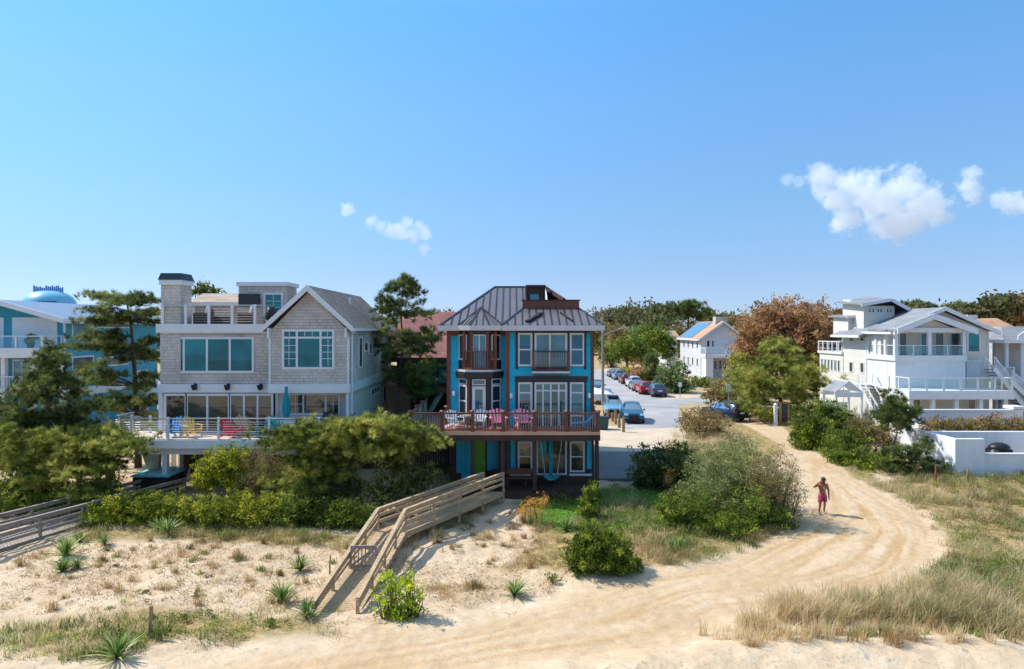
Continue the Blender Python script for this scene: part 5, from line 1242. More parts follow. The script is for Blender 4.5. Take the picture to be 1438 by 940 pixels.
x, y, z = GP(1089,598); t_ = tag(MB().box(x-.13,x+.13,y-.13,y+.13,z-.2,wz(568,y)).lathe([(.17,wz(568,y)),(.02,wz(566,y))],(x,y,0),4).build('white_post', M['white']), 'white square post standing at the edge of the sandy track', 'post')
# notice board
x0, y0, _ = GP(1096,597); x1 = wx(1107,y0); z0, zt3 = .3, wz(566.5,y0)
t = thing('notice_board', (x0,y0,.5), 'brown framed notice board with dark panel beside the white post', 'sign')
for x in (x0,x1): MB().box(x-.09,x+.09,y0-.06,y0+.06,z0,zt3).build('post', M['bollard'], t)
MB().box(x0-.14,x1+.14,y0-.1,y0+.12,zt3,zt3+.1).build('roof', M['bollard'], t)
MB().box(x0+.09,x1-.09,y0-.04,y0+.02,wz(588,y0),zt3-.08).build('panel', mat('dark_notice_panel', srgb(34,46,54), .4), t)
# bench and stump posts
x, y, z = GP(1064,590)
t = thing('park_bench', (x,y,z), 'weathered grey bench beside the sandy track', 'bench')
MB().box(x-1.0,x+.9,y-.25,y+.25,z+.42,z+.5).build('seat', M['greywood'], t); MB().box(x-.2,x+.9,y+.24,y+.29,z+.6,z+.95).build('backrest', M['greywood'], t)
for s in (-.8,.7): MB().box(x+s-.06,x+s+.06,y-.22,y+.29,z-.1,z+.42).build('leg', M['greywooddark'], t)
t = thing('low_fence', (x+1.6,y,z), 'short dark wooden fence between the bench and white post', 'fence')
for k in range(4): xx = x+1.15+k*.42; MB().box(xx-.12,xx+.12,y-.1,y+.12,z-.2,z+1.0-.05*k).build('post', M['greywooddark'], t)
MB().box(x+1.1,x+2.5,y+.12,y+.17,z+.35,z+.55).build('rail', M['greywooddark'], t)
# utility pole with cobra lamp
Yp = 76.; xq = wx(846.5,Yp)
t = thing('utility_pole', (xq,Yp,.5), 'tall grey utility pole with a street lamp arm and crossarm', 'utility pole')
MB().tube((xq,Yp,.3),(xq,Yp,wz(440,Yp)),.17,.12,12).build('pole', M['cone_wood'], t)
b = MB(); zc_ = wz(444,Yp); b.box(xq-1.0,xq+.95,Yp-.2,Yp-.1,zc_-.06,zc_+.06)
for s in (-.9,-.45,.45,.85): b.lathe([(.05,0),(.06,.1),(.03,.2)],(xq+s,Yp-.15,zc_+.06),8)
b.build('crossarm', M['cone_wood'], t)
b = MB(); b.path([(xq,Yp,wz(471,Yp)),(xq+.9,Yp-.3,wz(466,Yp)),(xq+2.0,Yp-.5,wz(461,Yp))],.05); arm = b.build('lamp_arm', M['galv'], t)
b = MB(); b.prism([(0,-.05),(.7,.08),(.75,.16),(.1,.12)],'xz',-.15,.15); b.v = [(v[0]+xq+1.95,v[1]+Yp-.5,v[2]+wz(461.5,Yp)) for v in b.v]; b.build('lamp_head', M['galv'], arm)
MB().lathe([(.22,-.4),(.22,.4)],(xq+.3,Yp,wz(478,Yp)),12).build('transformer', M['galv'], t) if 0 else None
b = MB()
for s in (-.9,-.45,.85):
    for (q, dz) in (((xq+s-40,Yp+28,zc_+.6),0),):
        a = Vector((xq+s,Yp-.15,zc_+.22)); c = Vector(q); pts = [a.lerp(c,i/10)-Vector((0,0,1.4*4*(i/10)*(1-i/10))) for i in range(11)]; b.path(pts, .015, 4)
b.build('power_line', M['black'], t)
# bin, traffic signs
x, y, z = GP(845,603)
t = thing('trash_bin', (x,y,z), 'dark green wheeled bin beside the turquoise house deck', 'bin')
MB().prism([(-.45,.08),(.45,.08),(.55,1.0),(-.55,1.0)],'xz',-.5,.5).shift(x,y,z).build('body', mat('dark_green_plastic', srgb(44,72,70), .5), t)
MB().box(-.6,.6,-.55,.55,1.0,1.07).shift(x,y,z).build('lid', M['black'], t)
for s in (-1,1): MB().ball((s*.38,.4,.1),.1,8,6).shift(x,y,z).build('wheel', M['rubber'], t)
def sign(px, py, top, ph, pw, label, Y=None):
    x, y, z = GP(px, py); t = thing('street_sign', (x,y,z), label, 'sign')
    MB().tube((x,y,z-.2),(x,y,wz(top,y)),.04,n=8).build('pole', M['galv'], t)
    MB().box(x-pw/2,x+pw/2,y-.07,y-.04,wz(top,y)-ph,wz(top,y)).build('plate', M['whiteplastic'], t); return t
sign(1023,588,540,.75,.5,'white sign plate on a pole behind the navy car')
sign(955,559,537,.55,.4,'small pale sign on a pole before the round grey-green shrub')
# ---------------------------------------------------------------- vegetation
L = {}
L['hedge'] = leafmat('yellow_green_leaves', srgb(76,93,23), srgb(139,149,42), srgb(209,202,69))
L['hedge2'] = leafmat('mid_green_leaves', srgb(55,74,25), srgb(104,123,44), srgb(163,172,69))
L['bright'] = leafmat('bright_green_leaves', srgb(102,130,21), srgb(165,188,37), srgb(233,234,73), .35)
L['dark'] = leafmat('dark_green_leaves', srgb(58,66,34), srgb(98,110,54), srgb(152,154,88))
L['olive'] = leafmat('silvery_olive_leaves', srgb(96,104,54), srgb(144,150,86), srgb(194,194,134))
L['twig'] = leafmat('brown_grey_twigs', srgb(104,84,58), srgb(148,126,84), srgb(152,154,86), .25)
L['cedar'] = leafmat('cedar_needles', srgb(48,63,21), srgb(102,121,37), srgb(174,179,60))
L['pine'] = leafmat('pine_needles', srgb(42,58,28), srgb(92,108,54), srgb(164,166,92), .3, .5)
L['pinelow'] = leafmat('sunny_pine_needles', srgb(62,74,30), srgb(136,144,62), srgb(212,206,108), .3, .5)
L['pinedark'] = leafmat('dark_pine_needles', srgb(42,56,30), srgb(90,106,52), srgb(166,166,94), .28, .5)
L['orange'] = leafmat('rusty_autumn_leaves', srgb(126,92,60), srgb(174,130,88), srgb(204,166,120))
L['rust'] = leafmat('orange_dry_leaves', srgb(160,109,46), srgb(221,156,73), srgb(235,200,105))
L['tan'] = leafmat('dry_tan_leaves', srgb(104,86,52), srgb(150,126,80), srgb(188,168,112))
L['yellow'] = leafmat('yellow_green_far_leaves', srgb(104,112,40), srgb(160,158,66), srgb(206,192,98))
L['graygreen'] = leafmat('grey_green_leaves', srgb(69,86,52), srgb(113,132,81), srgb(165,177,115))
L['farwood'] = leafmat('mixed_far_wood', srgb(70,82,48), srgb(112,112,68), srgb(150,132,92), .2)
L['grass'] = leafmat('dune_grass_blades', srgb(112,116,66), srgb(178,162,110), srgb(230,206,164), .3)
L['grassgreen'] = leafmat('green_grass_blades', srgb(80,102,44), srgb(128,142,70), srgb(182,178,112), .3)
L['drygrass'] = leafmat('dry_grass_blades', srgb(142,114,72), srgb(184,154,106), srgb(222,198,152), .3)
L['yucca'] = leafmat('yucca_blades', srgb(76,102,50), srgb(118,146,73), srgb(186,197,113), .15, .4)
L['litter'] = leafmat('brown_litter', srgb(116,88,56), srgb(152,120,82), srgb(190,160,118), .1)
def unit(n):
    v = rng.normal(size=(n,3)); return v/np.linalg.norm(v,axis=1,keepdims=True)
def norm(v): return v/np.maximum(np.linalg.norm(v,axis=1,keepdims=True),1e-9)
def leaves(C, D, ln, wd):
    """diamond leaves: centres C, long axes D"""
    n = len(C); S = norm(np.cross(D, unit(n))); ln = np.asarray(ln)[...,None]*np.ones((n,1)); wd = np.asarray(wd)[...,None]*np.ones((n,1))
    V = np.stack([C-D*ln/2, C+S*wd/2, C+D*ln/2, C-S*wd/2], 1).reshape(-1,3)
    return V, np.arange(4*n).reshape(n,4)
def blades(B, D, ln, wd, bend=.3):
    """grass blades as two-segment strips from base B in direction D"""
    n = len(B); S = norm(np.cross(D, np.array([0,0,1.])+unit(n)*.3)); ln = np.asarray(ln).reshape(-1,1); wd = np.asarray(wd).reshape(-1,1)
    h = np.concatenate([D[:,:2],np.zeros((n,1))],1); mid = B+D*ln*.55; tip = B+D*ln+h*ln*bend-np.array([0,0,1.])*ln*bend*.35
    V = np.stack([B-S*wd/2,B+S*wd/2,mid+S*wd*.4,mid-S*wd*.4,tip],1).reshape(-1,3); i = np.arange(n)[:,None]*5
    q = np.concatenate([i+np.array([[0,1,2,3]])]); t = np.concatenate([i+np.array([[3,2,4,4]])])
    return V, q, i+np.array([[3,2,4]])
def blade_obj(name, B, D, ln, wd, tint, m, parent=None, bend=.3):
    V, q, t = blades(B, D, ln, wd, bend)
    # all as triangles
    F_ = np.concatenate([q[:,[0,1,2]], q[:,[0,2,3]], t])
    return np_obj(name, V, F_, m, parent, np.repeat(tint,5))
def px_ells(ells, Y):
    out = []
    for e in ells:
        cx,cy,rx,ry = e[:4]; y = Y+(e[4] if len(e) > 4 else 0); k = y/F
        r = rx*k; out.append((wx(cx,y), y, wz(cy,y), r, max(min(r,ry*k*1.6),.5*r), ry*k))
    return out
def shrub_points(E, clumps_per_m2, per, csz, flat=.75):
    C, D, T = [], [], []
    for (x,y,z,a,b_,c) in E:
        n = max(6, int(clumps_per_m2*4*(a*b_+a*c+b_*c)/3*1.05)); u = unit(n)
        rad = (rng.random(n)**.45)[:,None]*(1.0+.13*rng.normal(size=(n,1)))
        cc = np.array([x,y,z])+u*rad*np.array([a,b_,c])
        ct = rng.random(n)*.7
        k = per; s = csz*(.6+.8*rng.random(n))
        p = np.repeat(cc,k,0)+rng.normal(size=(n*k,3))*np.repeat(s,k)[:,None]*np.array([.5,.5,.5*flat])
        d = norm(np.repeat(u,k,0)*.55+unit(n*k)+np.array([0,0,.45]))
        C.append(p); D.append(d); T.append(np.repeat(ct,k)+rng.random(n*k)*.3)
    return np.concatenate(C), np.concatenate(D), np.concatenate(T)
def ground_clip(C, D, T, m=.02):
    keep = C[:,2] > gh(C[:,0],C[:,1])+m; return C[keep], D[keep], T[keep]
def shrub(name, label, cat, ells, Y, m, leaf=.09, wd=None, dens=40, per=24, csz=.2, grp=None, stems=4, m2=None, stemmat='bark', flat=.75):
    E = px_ells(ells, Y); C, D, T = shrub_points(E, dens, per, csz, flat); C, D, T = ground_clip(C, D, T)
    cx = sum(e[0] for e in E)/len(E); cy = sum(e[1] for e in E)/len(E); cz = gz(cx,cy)
    t = thing(name, (cx,cy,cz), label, cat, grp)
    n = len(C); ln = leaf*(.6+.8*rng.random(n)); V, Q = leaves(C, D, ln, ln*(wd or .55)); np_obj('foliage', V, Q, m, t, np.repeat(T,4))
    b = MB()
    for e in E:
        for k in range(stems):
            a = random.uniform(0,6.28); tip = (e[0]+e[3]*.75*math.cos(a), e[1]+e[4]*.75*math.sin(a), e[2]+e[5]*random.uniform(.1,.9)); bx, by = e[0]+e[3]*.15*math.cos(a), e[1]+e[4]*.15*math.sin(a)
            bz = gz(bx,by)-.1
            if tip[2] > bz+.1: b.path([(bx,by,bz),((bx+tip[0])/2*1.0+random.uniform(-.1,.1),(by+tip[1])/2,(bz+tip[2])/2+.1),tip],[.022,.014,.005],4)
    if b.v: b.build('stem', M[stemmat], t)
    return t
def needle_obj(name, C, D, T, m, parent, nl=.22, nw=.022, k=16, spread=.95):
    n = len(C); B = np.repeat(C,k,0)+rng.normal(size=(n*k,3))*.02; d = norm(np.repeat(D,k,0)*.8+unit(n*k)*spread); s = norm(np.cross(d,unit(n*k)))
    ln = nl*(.65+.6*rng.random(n*k))[:,None]; w_ = nw
    V = np.stack([B-s*w_/2, B+s*w_/2, B+d*ln],1).reshape(-1,3)
    return np_obj(name, V, np.arange(3*n*k).reshape(-1,3), m, parent, np.repeat(np.repeat(T,k)*.82+rng.random(n*k)*.18,3))
def pine(name, label, trunk, tips, Y, m, depth=1.6, tr=.16, per=60, tsz=(.55,.22), nl=.24, nw=.024, k=16, grp=None, start=.45, dens=1., barkm='bark', curve=.3):
    """trunk: px points (x,y) base to top at depth Y; tips: branch ends (px,py[,thickness]) ; needle tufts fill the outer part of each branch as a flat plate"""
    tp = [Vector(P(a,b_,Y)) for a,b_ in trunk]; t = thing(name, (tp[0].x,tp[0].y,gz(tp[0].x,tp[0].y)), label, 'tree', grp)
    b = MB(); rs = [tr*(1-.8*i/(len(tp)-1)) for i in range(len(tp))]; base = tp[0].copy(); base.z = gz(base.x,base.y)-.2
    if base.z < tp[0].z: tp = [base]+tp; rs = [tr*1.15]+rs
    b.path(tp, rs, 9); trk = b.build('trunk', M[barkm], t, True)
    br = MB(); C, D, T = [], [], []
    for tip in tips:
        dy = random.uniform(-depth,depth); e = Vector(P(tip[0],tip[1],Y+dy*.6)); e.y = Y+dy; e.x = wx(tip[0],e.y); e.z = wz(tip[1],e.y)
        best = min(tp, key=lambda q: (q.z-(e.z-.15*abs(e.x-q.x)))**2+.05*(q.x-e.x)**2)
        a = best; mid = a.lerp(e,.5)+Vector((random.uniform(-.1,.1),0,-curve*(e-a).length*.25)); pts = [a, mid, e]
        lr = (e-a).length; br.path(pts, [max(.02,tr*.32),max(.015,tr*.2),.012], 5)
        for q in range(int(2+lr)):
            f_ = random.uniform(.4,.95); p0 = a.lerp(e,f_)-Vector((0,0,curve*lr*.25*(1-abs(f_-.5)*2))); p1 = p0+Vector((random.uniform(-.5,.5),random.uniform(-.5,.5),random.uniform(.05,.35)))*min(1,lr*.45); br.path([p0,p1],[.014,.006],4)
        th_ = tip[2] if len(tip) > 2 else 1.; n = int((per*1.5*(.5+.5*min(lr,3)/1.5))*dens); k = k
        f_ = start+(1.04-start)*rng.random(n)**.8; A_, E_, Mi = np.array(a), np.array(e), np.array(mid)
        c = (1-f_)[:,None]**2*A_+2*((1-f_)*f_)[:,None]*Mi+(f_**2)[:,None]*E_
        wdt = tsz[0]*th_*min(1.3,.45+lr*.3); c = c+rng.normal(size=(n,3))*np.array([wdt*.5,wdt*.6,tsz[1]*th_*.5])+np.array([0,0,.04])
        out = norm(c-A_+np.array([0,0,.3*lr])); C.append(c); D.append(norm(out*.6+np.array([0,0,.9])+unit(n)*.4)); T.append(np.clip(random.random()*.35+rng.random(n)*.65,0,1))
    br.build('branch', M[barkm], trk, True); C = np.concatenate(C); D = np.concatenate(D); T = np.concatenate(T)
    # gather the shoots into separate candelabra-like sprays with gaps between them
    q = max(4, int(len(C)/7)); sel = rng.permutation(len(C))[:q]; C, D, T = C[sel], D[sel], T[sel]; J = 6
    sd = norm(np.repeat(D,J,0)*.55+unit(q*J)*.8+np.array([0,0,.25])); rad = nl*(.35+.75*rng.random(q*J))[:,None]
    C = np.repeat(C,J,0)+sd*rad; D = norm(sd+np.array([0,0,.35])); T = np.clip(np.repeat(T,J)+rng.normal(size=q*J)*.12,0,1)
    keep = C[:,2] > gh(C[:,0],C[:,1])+.05
    needle_obj('crown', C[keep], D[keep], T[keep], m, t, nl, nw, k, .7); return t
def broad(name, label, ells, Y, base, m, leaf=.3, dens=5, per=26, csz=.55, tr=.25, grp=None, barkm='bark', limbs=7, bare=0):
    """broad-leaved tree: trunk + limbs + leaf clumps in px ellipses"""
    E = px_ells(ells, Y); x = wx(base[0],Y); z = gz(x,Y); t = thing(name, (x,Y,z), label, 'tree', grp)
    top = max(E, key=lambda e: e[2]); b = MB(); zf = min(e[2] for e in E)
    b.path([(x,Y,z-.2),(x+.1,Y,(z+zf)/2),(x,Y,zf)],[tr*1.2,tr,tr*.8],8)
    for e in E:
        for k in range(limbs):
            u = unit(1)[0]; u[2] = abs(u[2]); tip = Vector((e[0]+u[0]*e[3]*.9,e[1]+u[1]*e[4]*.9,e[2]+u[2]*e[5]*(.95+.12*bare))); s = Vector((x,Y,z+(zf-z)*random.uniform(.6,1)))
            mid = s.lerp(tip,.5)+Vector((random.uniform(-.4,.4),random.uniform(-.4,.4),.3)); b.path([s,mid,tip],[tr*.4,tr*.22,.02],5)
    b.build('trunk', M[barkm], t, True)
    C, D, T = shrub_points(E, dens, per, csz, .8); C, D, T = ground_clip(C,D,T,.1); n = len(C); ln = leaf*(.6+.8*rng.random(n)); V, Q = leaves(C, D, ln, ln*.6)
    np_obj('crown', V, Q, m, t, np.repeat(T,4)); return t

# ---- pines around the shingled house
pine('pine_tree','dense young pine at the left edge, in front of the teal gabled house',[(62,650),(66,600),(72,540),(75,500)],
     [(20,560),(35,545),(0,580),(50,530),(110,560),(128,575),(95,540),(60,515),(85,515),(75,497),(15,600),(40,590),(100,590),(120,600),(70,560),(45,570),(140,565),(30,620),(-10,600),(95,610),(65,590),(0,620),(55,550),(80,575),(20,585),(120,620),(-20,570),(66,535),(84,535)],35.5,L['pinedark'],1.3,.12,140,(.7,.4),.24,.024,16)
pine('pine_tree','tall layered pine with bare dark trunk against the shingled house corner',[(194,640),(191,580),(190,540),(187,490),(183,450),(178,425)],
     [(108,491),(120,478),(128,470),(118,455),(132,437),(138,418),(152,430),(150,452),(165,425),(200,420),(222,425),(215,440),(228,460),(218,480),(225,505),(215,530),(222,560),(150,500),(135,515),(108,525),(125,540),(145,530),(160,470),(172,445),(160,575),(140,568),(205,570),(215,590),(170,560),(200,495),(205,455),(175,510),(190,430),(165,490),(210,510),(130,570),(195,550),(208,545),(155,455),(140,488)],42.,L['pinedark'],1.9,.2,105,(.75,.16),.26,.024,16,start=.4,curve=.1)
pine('pine_shrub','broad sprawling pine beside the old grey boardwalk',[(95,705),(90,670),(80,640)],
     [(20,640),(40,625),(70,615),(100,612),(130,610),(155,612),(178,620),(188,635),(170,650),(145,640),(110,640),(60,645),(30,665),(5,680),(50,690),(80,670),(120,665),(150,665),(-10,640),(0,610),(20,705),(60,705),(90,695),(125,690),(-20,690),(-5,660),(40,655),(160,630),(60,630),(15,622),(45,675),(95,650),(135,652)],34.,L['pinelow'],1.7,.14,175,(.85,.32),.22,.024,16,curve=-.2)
pine('pine_tree','slender tall pine between the shingled and turquoise houses',[(562,660),(556,600),(558,540),(566,490),(563,440),(566,400)],
     [(566,394),(556,402),(578,404),(548,412),(586,415),(540,425),(592,430),(535,440),(598,445),(528,450),(600,465),(608,478),(604,495),(545,455),(580,450),(534,470),(530,485),(540,500),(590,500),(598,515),(550,510),(612,520),(606,540),(590,545),(548,525),(575,470),(560,430),(572,420),(585,480),(552,480),(575,520),(600,560),(540,430),(595,480)],43.5,L['pine'],1.4,.13,70,(.65,.3),.28,.024,18,start=.35,curve=.05)
pine('pine_shrub','wide windswept pine with pale cut stubs below the shingled house deck',[(512,735),(500,690),(490,660),(480,640)],
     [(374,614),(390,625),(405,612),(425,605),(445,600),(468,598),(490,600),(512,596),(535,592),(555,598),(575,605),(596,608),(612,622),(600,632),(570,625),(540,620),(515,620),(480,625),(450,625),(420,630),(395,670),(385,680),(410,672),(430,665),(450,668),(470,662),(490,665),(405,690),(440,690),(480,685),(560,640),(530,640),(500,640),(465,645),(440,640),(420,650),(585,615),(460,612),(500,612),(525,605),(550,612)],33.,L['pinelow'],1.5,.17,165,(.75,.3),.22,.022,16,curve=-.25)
shrub('bush','dark leafy bush under the pine beside the brown boardwalk','bush',[(455,695,26,18,1.),(495,690,24,20,1.),(540,690,30,30),(575,680,28,24),(600,668,18,20),(555,655,30,18,1.5)],32.3,L['dark'],.1,None,36,22,.18)
shrub('bush','low green scrub between the broad pine and the old grey boardwalk','bush',[(15,705,40,22),(70,705,40,22),(115,692,34,20),(40,690,40,18,.8),(150,680,26,18,1.2),(90,688,30,18,1.6),(-20,715,30,26)],32.8,L['hedge2'],.1,None,30,22,.2)
shrub('bush','dense scrub under the young pine at the left edge','bush',[(30,632,40,26),(90,628,40,26),(135,615,24,20),(0,640,30,24),(165,600,14,18,1.)],37.5,L['dark'],.11,None,26,22,.24)
shrub('bush','rounded yellow-green bush under the edge of the shingled house deck','bush',[(300,658,30,28),(325,650,25,26),(290,675,22,20),(335,672,20,22)],34.5,L['hedge'],.1,None,44,26,.17)
shrub('bush','greyish twiggy bush between the yellow-green bush and the windswept pine','bush',[(368,655,32,34),(395,668,24,26),(350,680,24,20),(420,690,22,18)],34.,L['twig'],.07,.4,44,24,.22,stems=8)
hx = [(px,720+random.uniform(-4,4),30,27+random.uniform(-2,3),random.uniform(-.4,.5)) for px in range(150,400,26)]
shrub('hedge','long low yellow-green hedge along the sand below the shingled house','hedge',hx,31.2,L['hedge'],.09,None,46,26,.15)
hx = [(px,724+random.uniform(-4,4),28,26+random.uniform(-2,3),random.uniform(-.4,.5)) for px in range(405,525,22)]
shrub('hedge','darker green hedge between the yellow-green hedge and the brown boardwalk','hedge',hx,30.9,L['hedge2'],.09,None,46,26,.15)
# ---- in front of the turquoise house
shrub('bush','dark round bush with a rusty patch beside the driveway','bush',[(912,655,30,32),(950,650,34,30),(935,675,40,22),(900,680,18,16),(968,668,20,24)],37.5,L['dark'],.12,None,36,24,.22)
shrub('bush','small rusty-leaved shrub in front of the dark round bush','bush',[(938,668,11,13)],36.2,L['rust'],.08,None,26,18,.14)
shrub('juniper','small dark upright juniper at the corner of the turquoise house','shrub',[(830,705,17,22),(832,688,11,18),(826,716,18,12)],32.3,L['cedar'],.14,.3,40,22,.15)
shrub('shrub','orange-leaved shrub beside the end of the brown boardwalk','shrub',[(746,715,18,18),(758,708,16,15),(735,718,10,12)],31.6,L['rust'],.06,None,34,18,.14)
shrub('bush','large silvery olive bush at the inner bend of the sandy track','bush',[(1010,668,50,50),(1040,655,46,44,1),(985,700,42,40),(1050,700,40,42),(1015,715,50,40,-.8)],32.6,L['olive'],.09,.42,34,26,.22,stems=5)
shrub('bush','purple-brown twiggy bush overhanging the sandy track','bush',[(1088,672,38,42),(1105,700,28,38),(1068,690,36,50),(1092,726,32,24)],31.6,L['twig'],.07,.4,44,26,.2,stems=9)
shrub('bush','mid green leafy bush filling the bank between the olive and twiggy bushes','bush',[(1050,712,34,34),(1075,728,34,26),(1020,735,34,24),(985,712,30,26),(1098,735,20,18)],30.9,L['hedge2'],.085,None,34,24,.19)
shrub('bush','low feathery yellow-green bush before the silvery olive bush','bush',[(965,730,30,26),(1000,742,40,26),(945,715,26,22),(1040,745,30,22)],29.8,L['cedar'],.14,.28,40,26,.17)
shrub('juniper','spreading juniper with bright lower tips at the edge of the track','shrub',[(840,775,46,34),(815,785,26,28),(868,785,32,24),(835,755,30,20),(890,795,16,14)],25.2,L['cedar'],.14,.25,60,26,.15)
shrub('bush','brown-black low bush growing over the front juniper','bush',[(850,752,26,16),(870,765,16,14)],25.9,L['twig'],.06,.4,24,20,.15,stems=10)
shrub('shrub','bright green leafy shrub beside the foot of the brown boardwalk','shrub',[(562,835,32,28),(540,845,20,24),(582,848,18,22),(560,862,26,16),(548,815,14,14),(575,815,10,16)],21.2,L['bright'],.085,.5,34,20,.13,stems=9)
shrub('weed','small dark green weed on the sand left of the front juniper','plant',[(776,812,10,13),(782,822,14,9)],24.4,L['hedge2'],.07,None,40,18,.1)
shrub('bush','tan and dark windswept bush beside the street corner','bush',[(982,588,26,16),(1005,592,20,16),(965,596,16,14),(995,605,24,12)],53.,L['tan'],.14,.5,14,22,.3)
shrub('bush','small brown bush between the track and the silvery olive bush','bush',[(1034,620,16,14),(1050,628,10,14),(1022,626,10,10)],47.,L['twig'],.1,.5,18,20,.25,stems=8)
# ---- along the right of the track
shrub('cedar','green cedar on the outer side of the track nearest the white post','shrub',[(1135,600,26,30),(1150,620,24,28),(1128,622,18,24)],48.5,L['cedar'],.2,.3,22,28,.24)
shrub('bush','leafy bright green bush behind the outer cedar','bush',[(1170,585,24,22),(1185,600,22,22),(1158,578,14,14)],51.,L['hedge2'],.16,None,20,26,.26)
shrub('bush','green leafy bush in the middle of the outer hedge line','bush',[(1180,625,28,28),(1205,618,24,26),(1165,640,18,22)],46.,L['hedge2'],.15,.4,22,26,.26)
shrub('cedar','broad yellow-tipped cedar at the bend of the sandy track','shrub',[(1195,650,32,28),(1220,660,30,30),(1180,655,18,20)],43.,L['cedar'],.2,.28,24,28,.22)
shrub('cedar','dense dark green cedar nearest the walking man','shrub',[(1232,665,32,28),(1255,652,24,24),(1220,672,20,18)],41.,L['cedar'],.19,.28,26,28,.22)
shrub('bush','reddish brown brush between the cedars and the garden wall','bush',[(1240,615,30,22),(1265,632,22,18),(1210,600,22,18)],46.5,L['tan'],.15,.35,20,24,.26,stems=8)
pine('pine_tree','small pine with a bare leaning trunk before the white house',[(1253,655),(1254,625),(1260,608),(1256,590)],
     [(1240,580),(1256,560),(1268,572),(1246,568),(1282,578),(1290,582),(1275,590),(1236,590),(1240,600),(1262,580),(1250,590),(1285,595),(1268,600),(1254,556),(1230,585)],43.,L['pine'],1.2,.1,60,(.55,.3),.26,.026,16)
pine('pine_shrub','low dark pine in front of the sunlit garden wall',[(1275,690),(1278,665),(1285,650)],
     [(1250,640),(1270,635),(1290,632),(1300,625),(1305,650),(1322,655),(1325,670),(1300,670),(1280,660),(1260,655),(1265,675),(1290,680),(1315,680),(1240,655),(1275,645),(1295,655),(1310,665)],40.,L['pine'],1.0,.1,75,(.55,.35),.22,.024,16)
shrub('hedge','brown and green hedge between the two white walls','hedge',[(px,600+random.uniform(-2,2),16,15+random.uniform(-3,3)) for px in range(1302,1460,16)],47.2,L['tan'],.14,.45,20,24,.25)
# ---- beyond the track
broad('autumn_tree','large rusty brown autumn tree between the far houses',[(1075,470,42,44),(1110,458,52,40),(1150,470,40,42),(1120,500,60,40),(1060,500,34,36),(1165,505,24,40)],86.,(1110,560),L['orange'],.3,6.5,30,.55,.45,limbs=18,barkm='barkpale',bare=1)
broad('yellowing_tree','small yellowing tree before the distant white house',[(1040,515,20,20),(1030,535,18,18),(1052,540,20,18)],80.,(1040,570),L['yellow'],.26,5,22,.45,.15)
pine('pine_tree','sunlit spreading pine above the bench by the track',[(1108,592),(1098,570),(1092,545),(1090,515),(1094,490)],
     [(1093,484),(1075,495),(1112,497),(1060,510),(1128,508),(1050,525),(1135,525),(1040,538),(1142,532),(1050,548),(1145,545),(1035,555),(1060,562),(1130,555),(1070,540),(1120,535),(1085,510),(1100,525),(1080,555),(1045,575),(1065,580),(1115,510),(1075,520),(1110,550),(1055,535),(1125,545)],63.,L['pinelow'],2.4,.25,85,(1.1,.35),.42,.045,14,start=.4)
broad('dark_bush_tree','dark purple-brown bush behind the navy car',[(1012,548,20,18),(1028,556,16,16),(1000,560,14,12)],76.,(1012,575),L['twig'],.24,6,22,.4,.12)
shrub('bush','yellow-green low bush behind the bench','bush',[(1075,580,12,8),(1085,584,8,6)],61.,L['yellow'],.2,.5,10,18,.3)
shrub('bush','mixed brush at the foot of the sunlit pine','bush',[(1050,572,22,12),(1110,575,24,14),(1140,572,18,14)],66.,L['hedge2'],.22,.5,9,20,.4)
broad('round_shrub','large round grey-green shrub beside the parked slate car',[(945,530,25,25),(935,545,22,14),(955,545,18,14)],91.,(945,557),L['graygreen'],.26,6.5,26,.4,.12,limbs=4)
pine('cypress','narrow dark cypress among the street trees',[(914,552),(914,530),(914,510)],[(914,502),(908,512),(920,512),(906,525),(922,525),(904,538),(924,538),(914,520),(914,535),(908,546),(920,546)],99.,L['pinedark'],.8,.12,70,(1.0,.7),.5,.06,12,start=.1)
broad('copper_tree','copper round tree beside the dark cypress',[(899,523,16,17),(904,535,10,10)],104.,(899,552),L['orange'],.26,5.5,24,.45,.12)
shrub('bush','bright yellow-green shrub behind the parked cars','bush',[(880,521,11,6),(870,524,7,5)],118.,L['yellow'],.4,.5,5,20,.6)
shrub('bush','low scrub beside the white house path in the far middle','bush',[(985,538,20,10),(968,548,10,8),(1000,545,14,8)],100.,L['hedge2'],.3,.5,6,20,.5)
for i,(ell,Y,m,lab) in enumerate([
  ([(880,490,26,16),(905,500,20,16)],128.,'hedge2','bright green street tree just left of the distant white house, above the cars'),
  ([(920,475,24,22),(935,490,18,16)],140.,'hedge2','tall green tree directly behind the round grey-green shrub'),
  ([(858,505,14,16),(850,490,14,14)],150.,'pinedark','dark tree standing behind the utility pole at the street end'),
  ([(900,470,22,14)],165.,'graygreen','pale green tree crown above the copper tree'),
  ([(868,470,18,14)],170.,'tan','tan-leaved tree crown behind the street lamp'),
  ([(1285,450,0,0)],0,'',''),
 ]):
    if lab: broad('street_tree', lab, ell, Y, (ell[0][0],540), L[m], .42, 3.2, 24, .8, .25, 'trees behind the street')
pine('tall_pine','tall dark umbrella pine rising over the far tree line',[(966,480),(966,455),(968,440),(966,432)],[(960,430),(968,428),(976,433),(955,436),(982,440),(962,442),(975,446),(966,434),(985,446),(958,448)],170.,L['pinedark'],2.5,.35,60,(2.2,.8),.9,.12,12,start=.5)
